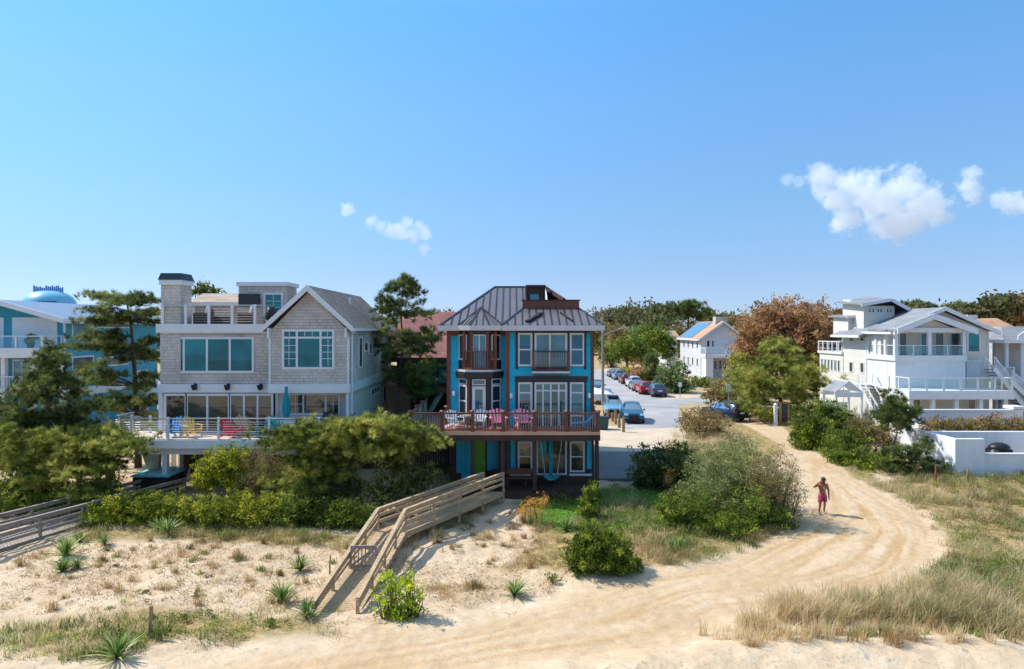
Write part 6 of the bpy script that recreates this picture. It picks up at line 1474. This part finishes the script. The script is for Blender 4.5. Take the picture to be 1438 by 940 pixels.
# individual crowns on the skyline
sk = [ (250,452,14,10),(285,408,20,9),(300,425,16,10),(640,448,26,8),(612,446,16,8),(590,450,14,9),(855,445,20,12),(880,440,18,10),(915,440,26,12),(940,436,18,8),(995,448,16,8),(1020,450,18,8),(1190,442,22,9),(1205,436,18,8),(1280,430,18,7),(1300,434,18,8),(1345,434,22,9),(1365,440,20,10),(1400,430,26,12),(1425,432,24,14),(1450,436,24,14) ]
for i,(cx,cy,rx,ry) in enumerate(sk):
    Y = 210.+(i*37 % 60); m = L['pinedark'] if i in (0,1,2,3,4,5,11,12,13,14,15,16) else L['farwood'] if i < 17 else L['tan'] if i >= 19 else L['farwood']
    if i >= 17: Y = 125.
    if i in (1,2): Y = 70.
    broad('skyline_tree', 'tree crown on the wooded skyline beyond the houses', [(cx,cy,rx,ry),(cx+rx*.4,cy+ry*.5,rx*.8,ry)], Y, (cx,465), m, .8 if Y > 100 else .35, 1.6 if Y > 150 else 4, 24, 1.3 if Y > 100 else .5, .3, 'skyline trees')
# far wood as one mass
C_,D_,T_ = [],[],[]
for i in range(430):
    px = random.uniform(-300,1800); Y = random.uniform(165,330); hh = random.uniform(9.5,14.5)+3*(fbm(px*.01,3.,2)); r_ = random.uniform(3,5.5); x = wx(px,Y)
    if 560 < px < 870 and Y < 190: continue
    if abs(x-(28+.0*Y)) < 0: continue
    c,d,t_ = shrub_points([(x,Y,hh*.55,r_,r_,hh*.55)], .55, 16, 1.2, .8); C_.append(c); D_.append(d); T_.append(t_*.5+random.random()*.5)
C_ = np.concatenate(C_); D_ = np.concatenate(D_); T_ = np.concatenate(T_); k_ = C_[:,2] > .3; C_,D_,T_ = C_[k_],D_[k_],T_[k_]
V,Q = leaves(C_,D_,.9*(.6+.8*rng.random(len(C_))),.6*np.ones(len(C_))); tag(np_obj('woods', V, Q, L['farwood'], None, np.repeat(T_,4)), kind='stuff')
# balcony plant leaves
C,D,T = shrub_points([(wx(43,55.5),55.5,wz(490,55.5)+.85,.45,.4,.45)],60,16,.12); V,Q = leaves(C,D,.14*np.ones(len(C)),.08*np.ones(len(C))); np_obj('foliage', V, Q, L['yellow'], PLANT_BALCONY, np.repeat(T,4))

# ---- yuccas
def yucca(px, py, s, label, seed):
    r = np.random.default_rng(seed); x, y, z = GP(px, py); n = int(70+20*r.random()); t = thing('yucca', (x,y,z), label, 'yucca', 'yuccas on the sand')
    a = r.random(n)*6.283; el = np.clip(.25+1.15*r.random(n)**.9,.1,1.45); D = np.stack([np.cos(a)*np.cos(el),np.sin(a)*np.cos(el),np.sin(el)],1)
    B = np.array([x,y,z+.03])+D*.05; blade_obj('foliage', B, D, s*(.75+.4*r.random(n)), .045*s/.6*(.8+.4*r.random(n)), r.random(n), L['yucca'], t, .25); 
    MB().path([(x,y,z-.1),(x,y,z+.12)],[.07,.05],7).build('stem', M['bark'], t); return t
for i,(px,py,s,lab) in enumerate([(92,782,.85,'large yucca nearest the old grey boardwalk, upright of a touching pair'),(88,803,.6,'smaller yucca in front of the large upright one'),(108,800,.5,'low dark yucca beside the small yellow-green yucca'),
  (235,750,.8,'pale broad yucca against the long hedge'),(222,745,.6,'grey-leaved yucca half behind the pale broad yucca'),(130,741,.65,'bright yucca between the hedge end and the boardwalk'),(112,762,.5,'small yucca on the sand before the hedge end'),(146,765,.45,'small yucca tuft just right of another before the hedge'),
  (396,848,.75,'tall spiky yucca beside the foot of the brown boardwalk'),(421,801,.62,'round compact yucca on open sand left of the boardwalk'),(431,868,.6,'dark yucca leaning on the boardwalk end post'),(722,837,.62,'round yucca on the sand edge beside the track'),(165,925,.75,'yucca in the grass nearest the camera, beside the wooden post'),(952,774,.6,'blue-green yucca at the edge of the feathery bush'),(795,745,.6,'dark yucca in the weeds above the front juniper')]):
    yucca(px,py,s,lab,i)

# ---- grasses (nobody could count the blades)
def area_pts(poly_px, n, z=0.):
    W = world_poly(poly_px, z); lo, hi = W.min(0), W.max(0); out = np.zeros((0,2))
    while len(out) < n:
        p = lo+rng.random((n*2,2))*(hi-lo); out = np.concatenate([out, p[poly_sd(W,p[:,0],p[:,1]) > 0]])
    return out[:n]
def grass(name, m, patches, wd=.012, track_clear=True, bend=.35, gap=-.06):
    Bs, Ds, Ls, Ts, Ws = [], [], [], [], []
    for (poly, clumps, per, hgt, spread, tlo, thi) in patches:
        c = area_pts(poly, clumps)
        nz = fbm(c[:,0]*.8, c[:,1]*.8, 3); c = c[nz > gap+.2*(rng.random(len(c))-.5)]
        if track_clear: c = c[poly_sd(TRACK,c[:,0],c[:,1]) < -.05+.25*rng.random(len(c))]
        k = len(c); hc = hgt*(.5+.8*rng.random(k)); tc = tlo+(thi-tlo)*rng.random(k)
        p = np.repeat(c,per,0)+rng.normal(size=(k*per,2))*spread*.5
        z = gh(p[:,0],p[:,1]); a = rng.random(k*per)*6.283; lean = np.abs(rng.normal(size=k*per))*.45+.05
        D = norm(np.stack([np.cos(a)*lean+.08, np.sin(a)*lean-.03, np.ones(k*per)],1))
        Bs.append(np.stack([p[:,0],p[:,1],z-.02],1)); Ds.append(D); Ls.append(np.repeat(hc,per)*(.5+.7*rng.random(k*per))); tc = tc+fbm(c[:,0]*.22+40,c[:,1]*.3,2)*.9; Ts.append(np.clip(np.repeat(tc,per)+rng.normal(size=k*per)*.16,0,1)); Ws.append(wd*(.7+.8*rng.random(k*per)))
    return tag(blade_obj(name, np.concatenate(Bs), np.concatenate(Ds), np.concatenate(Ls), np.concatenate(Ws), np.concatenate(Ts), m, None, bend), kind='stuff')
grass('dune_grass', L['grass'], [
  ([(0,880),(120,864),(300,852),(440,870),(478,896),(330,910),(160,928),(0,935)],75,34,.42,.34,.2,1.),
  ([(0,850),(470,842),(490,885),(300,915),(0,925)],60,34,.38,.3,.2,1.),
  ([(560,760),(720,740),(800,760),(790,840),(600,850)],34,30,.36,.22,.2,1.),
  ([(1225,690),(1300,674),(1438,668),(1500,700),(1540,900),(1400,905),(1180,880),(1040,884),(1030,850),(1150,850),(1250,835),(1310,800),(1332,760),(1310,725)],1250,34,.5,.26,.05,.9),
  ([(1030,892),(1040,845),(1090,838),(1180,842),(1250,836),(1330,830),(1438,850),(1438,905),(1300,892),(1180,885),(1060,896)],640,46,.85,.2,.3,1.),
  ([(700,700),(760,690),(850,700),(960,720),(1090,745),(1130,728),(1100,768),(990,795),(905,800),(780,760),(735,735)],520,32,.5,.3,.0,.75),
  ([(925,640),(960,606),(1020,600),(1040,615),(1000,660),(960,640)],260,36,.8,.4,.35,.9),
  ([(90,748),(300,742),(530,756),(560,775),(400,765),(240,760),(100,765)],280,30,.42,.28,.1,.8),
  ([(1080,612),(1062,594),(1100,592),(1140,625),(1190,660),(1240,690),(1290,720),(1230,705),(1170,665)],260,26,.35,.3,.3,.8),
  ([(560,740),(600,728),(690,700),(710,706),(640,745),(600,770),(570,800)],120,34,.6,.25,.1,.8),
  ([(940,880),(1080,895),(1120,910),(1438,925),(1438,938),(1000,935)],40,44,.6,.18,.4,1.),
 ])
grass('dry_grass', L['drygrass'], [
  ([(30,765),(330,758),(520,772),(470,850),(330,848),(100,862),(0,850)],60,70,.36,.13,.0,.8),([(600,745),(720,720),(790,745),(780,790),(690,830),(600,820)],34,70,.36,.13,.0,.8),
  ([(1000,905),(1100,885),(1438,895),(1438,938),(1060,938)],90,44,.6,.2,.2,1.),
  ([(40,770),(330,760),(520,775),(470,850),(330,850),(100,870),(0,860),(0,800)],420,18,.22,.15,.0,.9),
  ([(330,790),(345,790),(345,775),(330,775)],3,60,.42,.14,.2,.7),([(250,782),(268,782),(268,772),(250,772)],3,50,.4,.14,.2,.7),([(208,775),(216,775),(216,768),(208,768)],2,50,.36,.12,.1,.6),
  ([(600,745),(720,720),(790,745),(780,790),(690,795),(610,800)],140,20,.24,.16,.1,.9),([(660,765),(690,765),(690,750),(660,750)],4,70,.5,.18,.2,.9),
  ([(610,808),(700,800),(740,815),(700,840),(610,845),(585,830)],150,24,.16,.25,.2,.9),
  ([(870,770),(1000,770),(1090,740),(1110,755),(1000,792),(900,800)],170,32,.45,.25,.3,1.),
  ([(1240,720),(1330,700),(1438,700),(1438,800),(1345,790)],220,30,.4,.25,.3,1.),
  ([(1035,870),(1110,850),(1130,870),(1060,890)],34,60,.85,.18,.3,.9),
 ], .012)
grass('green_weeds', L['grassgreen'], [
  ([(60,770),(330,760),(520,775),(470,850),(330,848),(100,862)],40,40,.24,.16,.1,.8),
  ([(1150,885),(1438,890),(1438,930),(1200,925)],40,36,.4,.2,.2,.8),
  ([(725,705),(850,690),(940,690),(1000,705),(985,740),(900,748),(800,742),(735,728)],900,26,.16,.3,.3,.8),
  ([(770,700),(880,720),(980,745),(1080,765),(1120,740),(1060,780),(960,785),(860,750)],300,26,.36,.3,.0,.7),
  ([(0,885),(160,868),(300,858),(300,905),(100,930),(0,930)],90,30,.34,.25,.0,.7),
  ([(1330,760),(1438,730),(1438,880),(1250,870),(1300,820)],420,28,.36,.3,.0,.7),
  ([(640,655),(700,650),(708,670),(640,690),(590,700),(600,680)],160,26,.5,.3,.1,.8),
  ([(945,805),(1000,800),(1000,815),(950,820)],14,26,.14,.3,.2,.7),([(690,865),(800,850),(800,862),(700,876)],0 or 10,22,.08,.3,.2,.7),
 ], .02)
def weeds(name, m, patches, leaf=.06, wd=.45):
    C, D, T = [], [], []
    for (poly, clumps, per, r_, hgt) in patches:
        c = area_pts(poly, clumps); nz = fbm(c[:,0]*.7+9, c[:,1]*.7, 3); c = c[nz > -.02]; c = c[poly_sd(TRACK,c[:,0],c[:,1]) < -.1]; k = len(c)
        s = r_*(.4+.9*rng.random(k)); p = np.repeat(c,per,0)+rng.normal(size=(k*per,2))*np.repeat(s,per)[:,None]*.6; h = hgt*np.repeat(.4+.8*rng.random(k),per)*rng.random(k*per)**.7
        C.append(np.stack([p[:,0],p[:,1],gh(p[:,0],p[:,1])+.03+h],1)); D.append(norm(unit(k*per)+np.array([0,0,.7]))); T.append(np.clip(np.repeat(rng.random(k),per)*.75+rng.random(k*per)*.3,0,1))
    C = np.concatenate(C); ln = leaf*(.6+.8*rng.random(len(C))); V,Q = leaves(C, np.concatenate(D), ln, ln*wd)
    return tag(np_obj(name, V, Q, m, None, np.repeat(np.concatenate(T),4)), kind='stuff')
RF = [(1240,700),(1310,680),(1438,676),(1500,700),(1540,880),(1380,890),(1230,872),(1180,860),(1270,835),(1325,790),(1335,750)]
weeds('green_undergrowth', L['hedge2'], [(RF,260,90,.35,.35),([(740,700),(880,715),(1000,740),(1110,745),(1060,785),(960,790),(900,770),(780,740)],240,80,.35,.35),([(60,905),(150,880),(300,862),(420,880),(300,905)],60,70,.25,.25),([(100,745),(300,742),(540,755),(540,765),(120,760)],90,70,.25,.3),([(1090,605),(1120,600),(1190,650),(1290,700),(1230,700)],70,70,.3,.3)])
weeds('silvery_undergrowth', L['olive'], [(RF,200,90,.4,.4),([(820,720),(960,740),(1110,750),(1060,790),(940,790)],110,80,.35,.4),([(940,640),(1000,610),(1050,625),(1010,660)],50,90,.5,.6)])
weeds('rusty_undergrowth', L['litter'], [(RF,110,80,.3,.3),([(860,760),(960,790),(1100,750),(1110,740),(900,790)],60,70,.3,.25),([(620,750),(760,730),(780,790),(640,800)],30,50,.2,.12),([(20,770),(520,780),(470,840),(40,860)],50,40,.18,.1)], .06, .3)
# leaf litter and tiny creeping plants on the sand
c = area_pts([(0,760),(330,752),(520,770),(600,790),(760,760),(800,800),(780,830),(600,870),(450,880),(300,850),(0,868)], 30000); nz = fbm(c[:,0]*1.3,c[:,1]*1.3,4); c = c[nz > -.05+.16*(rng.random(len(c))-.5)]
Cc = np.stack([c[:,0],c[:,1],gh(c[:,0],c[:,1])+.035],1); d = unit(len(c)); d[:,2] *= .3; d = norm(d); V,Q = leaves(Cc,d,.065*(.4+rng.random(len(c))),.022*(.5+rng.random(len(c)))); tag(np_obj('leaf_litter', V, Q, L['litter'], None, np.repeat(rng.random(len(c)),4)), kind='stuff')
for i,(px,py,w_,lab) in enumerate([(165,797,12,'flat dark creeping plant on the sand near the yucca pair'),(200,834,16,'larger flat dark creeping plant on open sand'),(272,838,9,'dark brown dried plant on the sand'),(158,795,7,'tiny dark creeper'),(655,745,9,'dark dried weed above the sand bank'),(292,812,8,'grey dried seed plant on the sand')][:6]):
    if i == 3: continue
    Y = GP(px,py)[1]; shrub('creeping_plant', lab, 'plant', [(px,py-2,w_,4)], Y, L['dark'] if i < 2 else L['twig'], .06, .6, 60, 14, .08, stems=2)
# ---------------------------------------------------------------- boardwalks
def boardwalk(t, left, right, dl, dr_, m, planks=.14, bars=(.30,.58), capw=.15, ends=(True,True)):
    """left/right: rail-top corner points; dl/dr_: deck heights at those corners. One walkway part, each rail a part with posts"""
    b = MB(); u = .025
    for i in range(len(left)-1):
        a0, a1 = Vector((*left[i][:2],dl[i])), Vector((*left[i+1][:2],dl[i+1])); c0, c1 = Vector((*right[i][:2],dr_[i])), Vector((*right[i+1][:2],dr_[i+1]))
        n = int(((a1-a0).length+(c1-c0).length)/2/planks)
        for k in range(n):
            f0, f1 = k/n, (k+.9)/n; j = random.uniform(-.02,.02)
            q = [a0.lerp(a1,f0),a0.lerp(a1,f1),c0.lerp(c1,f1),c0.lerp(c1,f0)]; e = (q[3]-q[0]).normalized()*(.06+j); b.slab([q[0]-e,q[3]+e,q[2]+e,q[1]-e],.04)
    walk = b.build('walkway', m, t)
    b = MB()
    for P_, dz in ((left,dl),(right,dr_)):
        for i in range(len(P_)-1):
            p, q = Vector((*P_[i][:2],dz[i]-.13)), Vector((*P_[i+1][:2],dz[i+1]-.13)); b.bar(p,q,.05,.2)
    b.build('stringer', m, walk)
    for P_, dz in ((left,dl),(right,dr_)):
        b = MB(); pts = []
        for i in range(len(P_)-1):
            p, q = Vector(P_[i]), Vector(P_[i+1]); h0, h1 = p.z-dz[i], q.z-dz[i+1]
            b.bar(p,q,capw,.045)
            for f_ in bars: b.bar(p-Vector((0,0,h0*f_)),q-Vector((0,0,h1*f_)),.045,.13)
            b.bar(p-Vector((0,0,h0*.04+.06)),q-Vector((0,0,h1*.04+.06)),.045,.11)
            n = max(1,round((q-p).length/1.75))
            for k in range(n+(i == len(P_)-2)): f_ = k/n; pts.append((p.lerp(q,f_),h0+(h1-h0)*f_))
        r = b.build('railing', m, t)
        for p,h in pts:
            g = gz(p.x,p.y)-.2; MB().box(p.x-.05,p.x+.05,p.y-.05,p.y+.05,g,p.z-.025).build('post', m, r)
t = thing('boardwalk', (-4.4,28.3,0), 'brown wooden boardwalk with a gate running down from the turquoise house', 'boardwalk')
Lf = [(-1.44,34.6,1.72),(-5.57,28.4,1.52),(-6.26,21.5,.40)]; Rt = [(-.43,34.6,1.72),(-4.43,28.3,1.52),(-4.92,21.75,.42)]
boardwalk(t, Lf, Rt, [.75,.58,-.06],[.75,.58,-.06], M['greywood'])
f_ = .52; a = Vector(Lf[1]).lerp(Vector(Lf[2]),f_); c = Vector(Rt[1]).lerp(Vector(Rt[2]),f_+.02); zb = .58-.64*f_
b = MB(); a.z = c.z = zb; a += Vector((.08,0,0)); c -= Vector((.25,-.1,0)); up = Vector((0,0,1))
b.bar(a+up*.12,c+up*.12,.04,.09); b.bar(a+up*.82,c+up*.82,.05,.10); b.bar(a+up*.14,c+up*.80,.04,.08)
for k in range(8): q = a.lerp(c,k/7); b.bar(q+up*.06,q+up*.86,.03,.06)
b.build('gate', M['greywooddark'], t)
t = thing('boardwalk', (-19,32,0), 'old grey boardwalk with double railings leading to the shingled house', 'boardwalk')
def ext(p, q, d): p, q = Vector(p), Vector(q); return tuple(p+(p-q).normalized()*d)
Ln = [(-21.8,29.1,1.10),(-18.95,37,1.09)]; Rn = [(-20.6,27.5,1.08),(-17.25,36,1.11)]
Ln[0] = ext(Ln[0],Ln[1],2.2); Rn[0] = ext(Rn[0],Rn[1],2.2)
boardwalk(t, Ln, Rn, [.12,.36],[.12,.36], M['greywooddark'], bars=(.42,.75))
# driftwood
x,y,z = GP(703,702); b = MB(); b.path([(x-.9,y-.6,z+.03),(x-.2,y-.1,z+.16),(x+.5,y+.4,z+.28)],[.06,.08,.05],8); b.path([(x-.3,y-.1,z+.12),(x+.25,y+.05,z+.5)],[.05,.02],6)
tag(b.build('driftwood', M['barkpale'], None, True), 'pale driftwood log lying beside the boardwalk near the orange shrub', 'driftwood')

# ---------------------------------------------------------------- the walking man
mx, my, mz = GP(1155,722)
t = thing('person', (mx,my,mz), 'bare-chested man in pink shorts walking down the sandy track, one hand at his cap', 'person')
def skin_obj(name, verts, edges, rad, m, parent, sub=2, root=0):
    me = bpy.data.meshes.new(name); me.from_pydata(verts, edges, []); o = bpy.data.objects.new(name, me); COL.objects.link(o)
    md = o.modifiers.new('k','SKIN'); md.use_smooth_shade = True
    if not me.skin_vertices: me.skin_vertices.new()
    for i,r in enumerate(rad):
        me.skin_vertices[0].data[i].radius = (r,r) if not hasattr(r,'__len__') else r
        me.skin_vertices[0].data[i].use_root = (i == root)
    s = o.modifiers.new('s','SUBSURF'); s.levels = sub; s.render_levels = sub
    dg = bpy.context.evaluated_depsgraph_get(); ev = o.evaluated_get(dg); m2 = bpy.data.meshes.new_from_object(ev)
    bpy.data.objects.remove(o); m2.materials.clear(); m2.materials.append(m)
    m2.polygons.foreach_set('use_smooth',[True]*len(m2.polygons)); o = bpy.data.objects.new(name, m2); COL.objects.link(o)
    if parent is not None: o.parent = parent
    return o
# faces the camera (-y); his right side is at -x in the picture
v = [(0,0,.93),(0,-.01,1.08),(0,-.02,1.24),(0,-.02,1.38),(0,-.045,1.48),(0,-.085,1.56),(0,-.10,1.655),        # pelvis..head 0-6
     (-.10,0,.88),(-.135,-.05,.50),(-.15,.02,.12),(-.15,-.03,.045),(-.155,-.15,.03),                              # right leg 7-11
     (.10,0,.88),(.135,.06,.50),(.14,.14,.12),(.14,.10,.045),(.15,-.02,.03),                                    # left leg 12-16
     (-.21,-.01,1.41),(-.46,-.06,1.30),(-.26,-.16,1.54),(-.17,-.19,1.62),                                         # right arm raised to cap 17-20
     (.215,0,1.41),(.30,.03,1.13),(.29,-.04,.88),(.285,-.07,.80)]                                                # left arm 21-24
e = [(0,1),(1,2),(2,3),(3,4),(4,5),(5,6),(0,7),(7,8),(8,9),(9,10),(10,11),(0,12),(12,13),(13,14),(14,15),(15,16),(3,17),(17,18),(18,19),(19,20),(3,21),(21,22),(22,23),(23,24)]
r = [(.165,.12),(.155,.11),(.195,.12),(.205,.115),.07,.075,.105,.10,.062,.045,.045,.035,.10,.062,.045,.045,.035,.075,.048,.038,.032,.075,.05,.036,.034]
# fingers as branches
def fingers(base, dirn, side, idx):
    B = Vector(v[base]); d = Vector(dirn).normalized(); s = Vector(side).normalized()
    for k in range(4):
        L_ = (.075,.085,.08,.065)[k]; p0 = B+s*(.022*(k-1.5))+d*.03; p1 = p0+d*L_*.5; p2 = p1+(d+Vector((0,-.5,-.2))).normalized()*L_*.5
        n = len(v); v.extend([tuple(p0),tuple(p1),tuple(p2)]); e.extend([(base,n),(n,n+1),(n+1,n+2)]); r.extend([.011,.010,.008])
    p0 = B-s*.04+d*.0; p1 = p0+(d-s).normalized()*.04; n = len(v); v.extend([tuple(p0),tuple(p1)]); e.extend([(base,n),(n,n+1)]); r.extend([.012,.009])
fingers(20,(.9,.1,.35),(0,.6,1),0); fingers(24,(0,-.15,-1),(0,-1,0),0)
body = skin_obj('body', v, e, r, M['skin'], t, 1)
hd = Vector((0,-.105,1.66))
b = MB(); b.ball(hd+Vector((0,.012,.045)),(.102,.118,.10),14,9); b.v = [q for q in b.v]
b.prism([(-.085,1.705),(.085,1.705),(.06,1.70),(-.06,1.70)],'xz',-.30,-.17)
cap = b.shift(0,0,0); b.v = [(q[0]+mx,q[1]+my,q[2]+mz) for q in b.v]; b.build('cap', M['hair'], t, True)
MB().ball(hd+Vector((0,-.098,-.012)),(.017,.026,.024),8,6).shift(mx,my,mz).build('nose', M['skin'], t, True)
MB().ball(hd+Vector((0,-.112,-.058)),(.028,.008,.009),8,5).shift(mx,my,mz).build('mouth', M['skin'], t, True)
for s in (-1,1): MB().ball(hd+Vector((s*.1,.0,-.01)),(.014,.03,.035),8,6).shift(mx,my,mz).build('ear', M['skin'], t, True)
b = MB()
for s in (-1,1): b.ball(hd+Vector((s*.036,-.092,.012)),(.013,.008,.009),8,5)
b.shift(mx,my,mz).build('eye', M['hair'], t, True)
b = MB(); b.ball(hd+Vector((0,-.066,-.07)),(.062,.045,.045),10,7); b.shift(mx,my,mz).build('beard', M['hair'], t, True)
# swim shorts: waistband ring and two flared legs
b = MB(); n = 16
def ring(cx,cy,z,rx,ry): return [(cx+rx*math.cos(6.2832*k/n), cy+ry*math.sin(6.2832*k/n), z) for k in range(n)]
R_ = [ring(0,0,1.0,.172,.125),ring(0,0,.93,.19,.14),ring(0,.0,.84,.205,.145)]
vs_ = sum(R_,[]); fs_ = [(i*n+k,i*n+(k+1)%n,(i+1)*n+(k+1)%n,(i+1)*n+k) for i in range(2) for k in range(n)]; b.add(vs_,fs_)
for s,y1 in ((-1,-.035),(1,.035)):
    Q = [ring(s*.105,0,.88,.105,.14),ring(s*.118,y1*.5,.74,.100,.125),ring(s*.132,y1,.60,.106,.12)]
    b.add(sum(Q,[]),[(i*n+k,i*n+(k+1)%n,(i+1)*n+(k+1)%n,(i+1)*n+k) for i in range(2) for k in range(n)])
b.shift(mx,my,mz).build('shorts', M['shorts'], t, True)
for s in (-1,1):
    pass
MB().tube((mx+.0,my-.155,mz+1.33),(mx+.02,my-.165,mz+1.20),.012,n=6).build('pendant', M['whiteplastic'], t)

# ---------------------------------------------------------------- clouds: real volumes far away
def cloudmat(name, dens, scale, thr, seed):
    t_ = NT(name); tc = t_.n('ShaderNodeTexCoord')
    mp = t_.n('ShaderNodeMapping'); mp.inputs['Location'].default_value = (seed*3.1,seed*1.7,seed); t_.l(tc.outputs['Object'], mp.inputs[0])
    n1 = t_.noise(scale,7,.6,mp.outputs[0])
    n2 = t_.noise(scale*.35,2,.5,mp.outputs[0])
    at = t_.n('ShaderNodeVectorMath', operation='LENGTH'); t_.l(tc.outputs['Object'], at.inputs[0])
    return t_, n1, n2, at
def cloud(name, label, balls, Y, dens, seed, nscale=.012, amp=1.0):
    """balls in px; a union of soft spheres whose distance field is eroded with noise"""
    k = Y/F; cs = [(wx(cx,Y),Y+dy*k,wz(cy,Y),rx*k) for cx,cy,rx,dy in balls]
    t_ = NT(name+'_vapour'); p = t_.pos(); mx_ = None
    wn = t_.n('ShaderNodeTexNoise'); wn.inputs['Scale'].default_value = nscale*.55; wn.inputs['Detail'].default_value = 3; t_.l(p, wn.inputs['Vector'])
    n1 = t_.noise(nscale,8,.68,p)
    for (x,y,z,r_) in cs:
        d = t_.n('ShaderNodeVectorMath', operation='DISTANCE'); t_.l(p, d.inputs[0]); d.inputs[1].default_value = (x,y,z)
        f = t_.math('SUBTRACT', 1., t_.math('DIVIDE', d.outputs['Value'], r_))
        mx_ = f if mx_ is None else t_.math('SMOOTH_MAX', mx_, f, .25)
    v_ = t_.math('ADD', mx_, t_.math('MULTIPLY_ADD', n1, 2.4*amp, -1.36*amp))
    v_ = t_.math('MULTIPLY', t_.math('MULTIPLY', v_, 3.2, clamp=True), dens)
    pv = t_.n('ShaderNodeVolumePrincipled'); pv.inputs['Color'].default_value = (.95,.97,1,1); pv.inputs['Anisotropy'].default_value = .1; t_.l(v_, pv.inputs['Density'])
    t_.l(pv.outputs[0], t_.out.inputs['Volume']); t_.m.volume_intersection_method = 'ACCURATE' if hasattr(t_.m,'volume_intersection_method') else None
    x0 = min(c[0]-c[3]*1.5 for c in cs); x1 = max(c[0]+c[3]*1.5 for c in cs); y0 = min(c[1]-c[3]*1.5 for c in cs); y1 = max(c[1]+c[3]*1.5 for c in cs); z0 = min(c[2]-c[3]*1.4 for c in cs); z1 = max(c[2]+c[3]*1.4 for c in cs)
    o = MB().box(x0,x1,y0,y1,z0,z1).build(name, t_.m); return tag(o, label, 'cloud')
def hide(): pass
YC = 2400.
cloud('cloud','large white cumulus cloud above the white house',[(1160,255,26,0),(1205,255,28,10),(1262,262,34,-10),(1235,285,42,0),(1195,305,30,5),(1300,285,32,0),(1322,292,24,5),(1180,280,30,0),(1275,308,38,0),(1245,315,30,0),(1312,300,26,0),(1150,245,20,0),(1215,262,30,0)],YC,.014,1.3,.016,1.35)
cloud('cloud','thin wispy streak of cloud over the turquoise house',[(522,311,12,0),(534,318,13,0),(548,323,15,0),(562,326,16,0),(578,329,16,0),(596,327,15,0),(572,314,13,0),(588,316,10,0),(596,350,12,0)],YC,.012,5.2,.034,1.1)
cloud('cloud','small tall cloud puff just right of the big cumulus',[(1364,246,16,0),(1360,262,18,0),(1366,276,16,0)],YC,.016,8.7,.03,1.)
cloud('cloud','flat cloud puff at the right edge of the sky',[(1408,280,18,0),(1424,286,20,0),(1446,289,18,0)],YC,.016,3.3,.03,1.)
cloud('cloud','tiny isolated cloud puff above the slender pine',[(488,295,13,0)],YC,.016,2.1,.05,.8)
cloud('cloud','faint cloud scrap beside the left flank of the big cumulus',[(1107,253,13,0),(1122,256,12,0)],YC,.008,6.1,.04,.9)
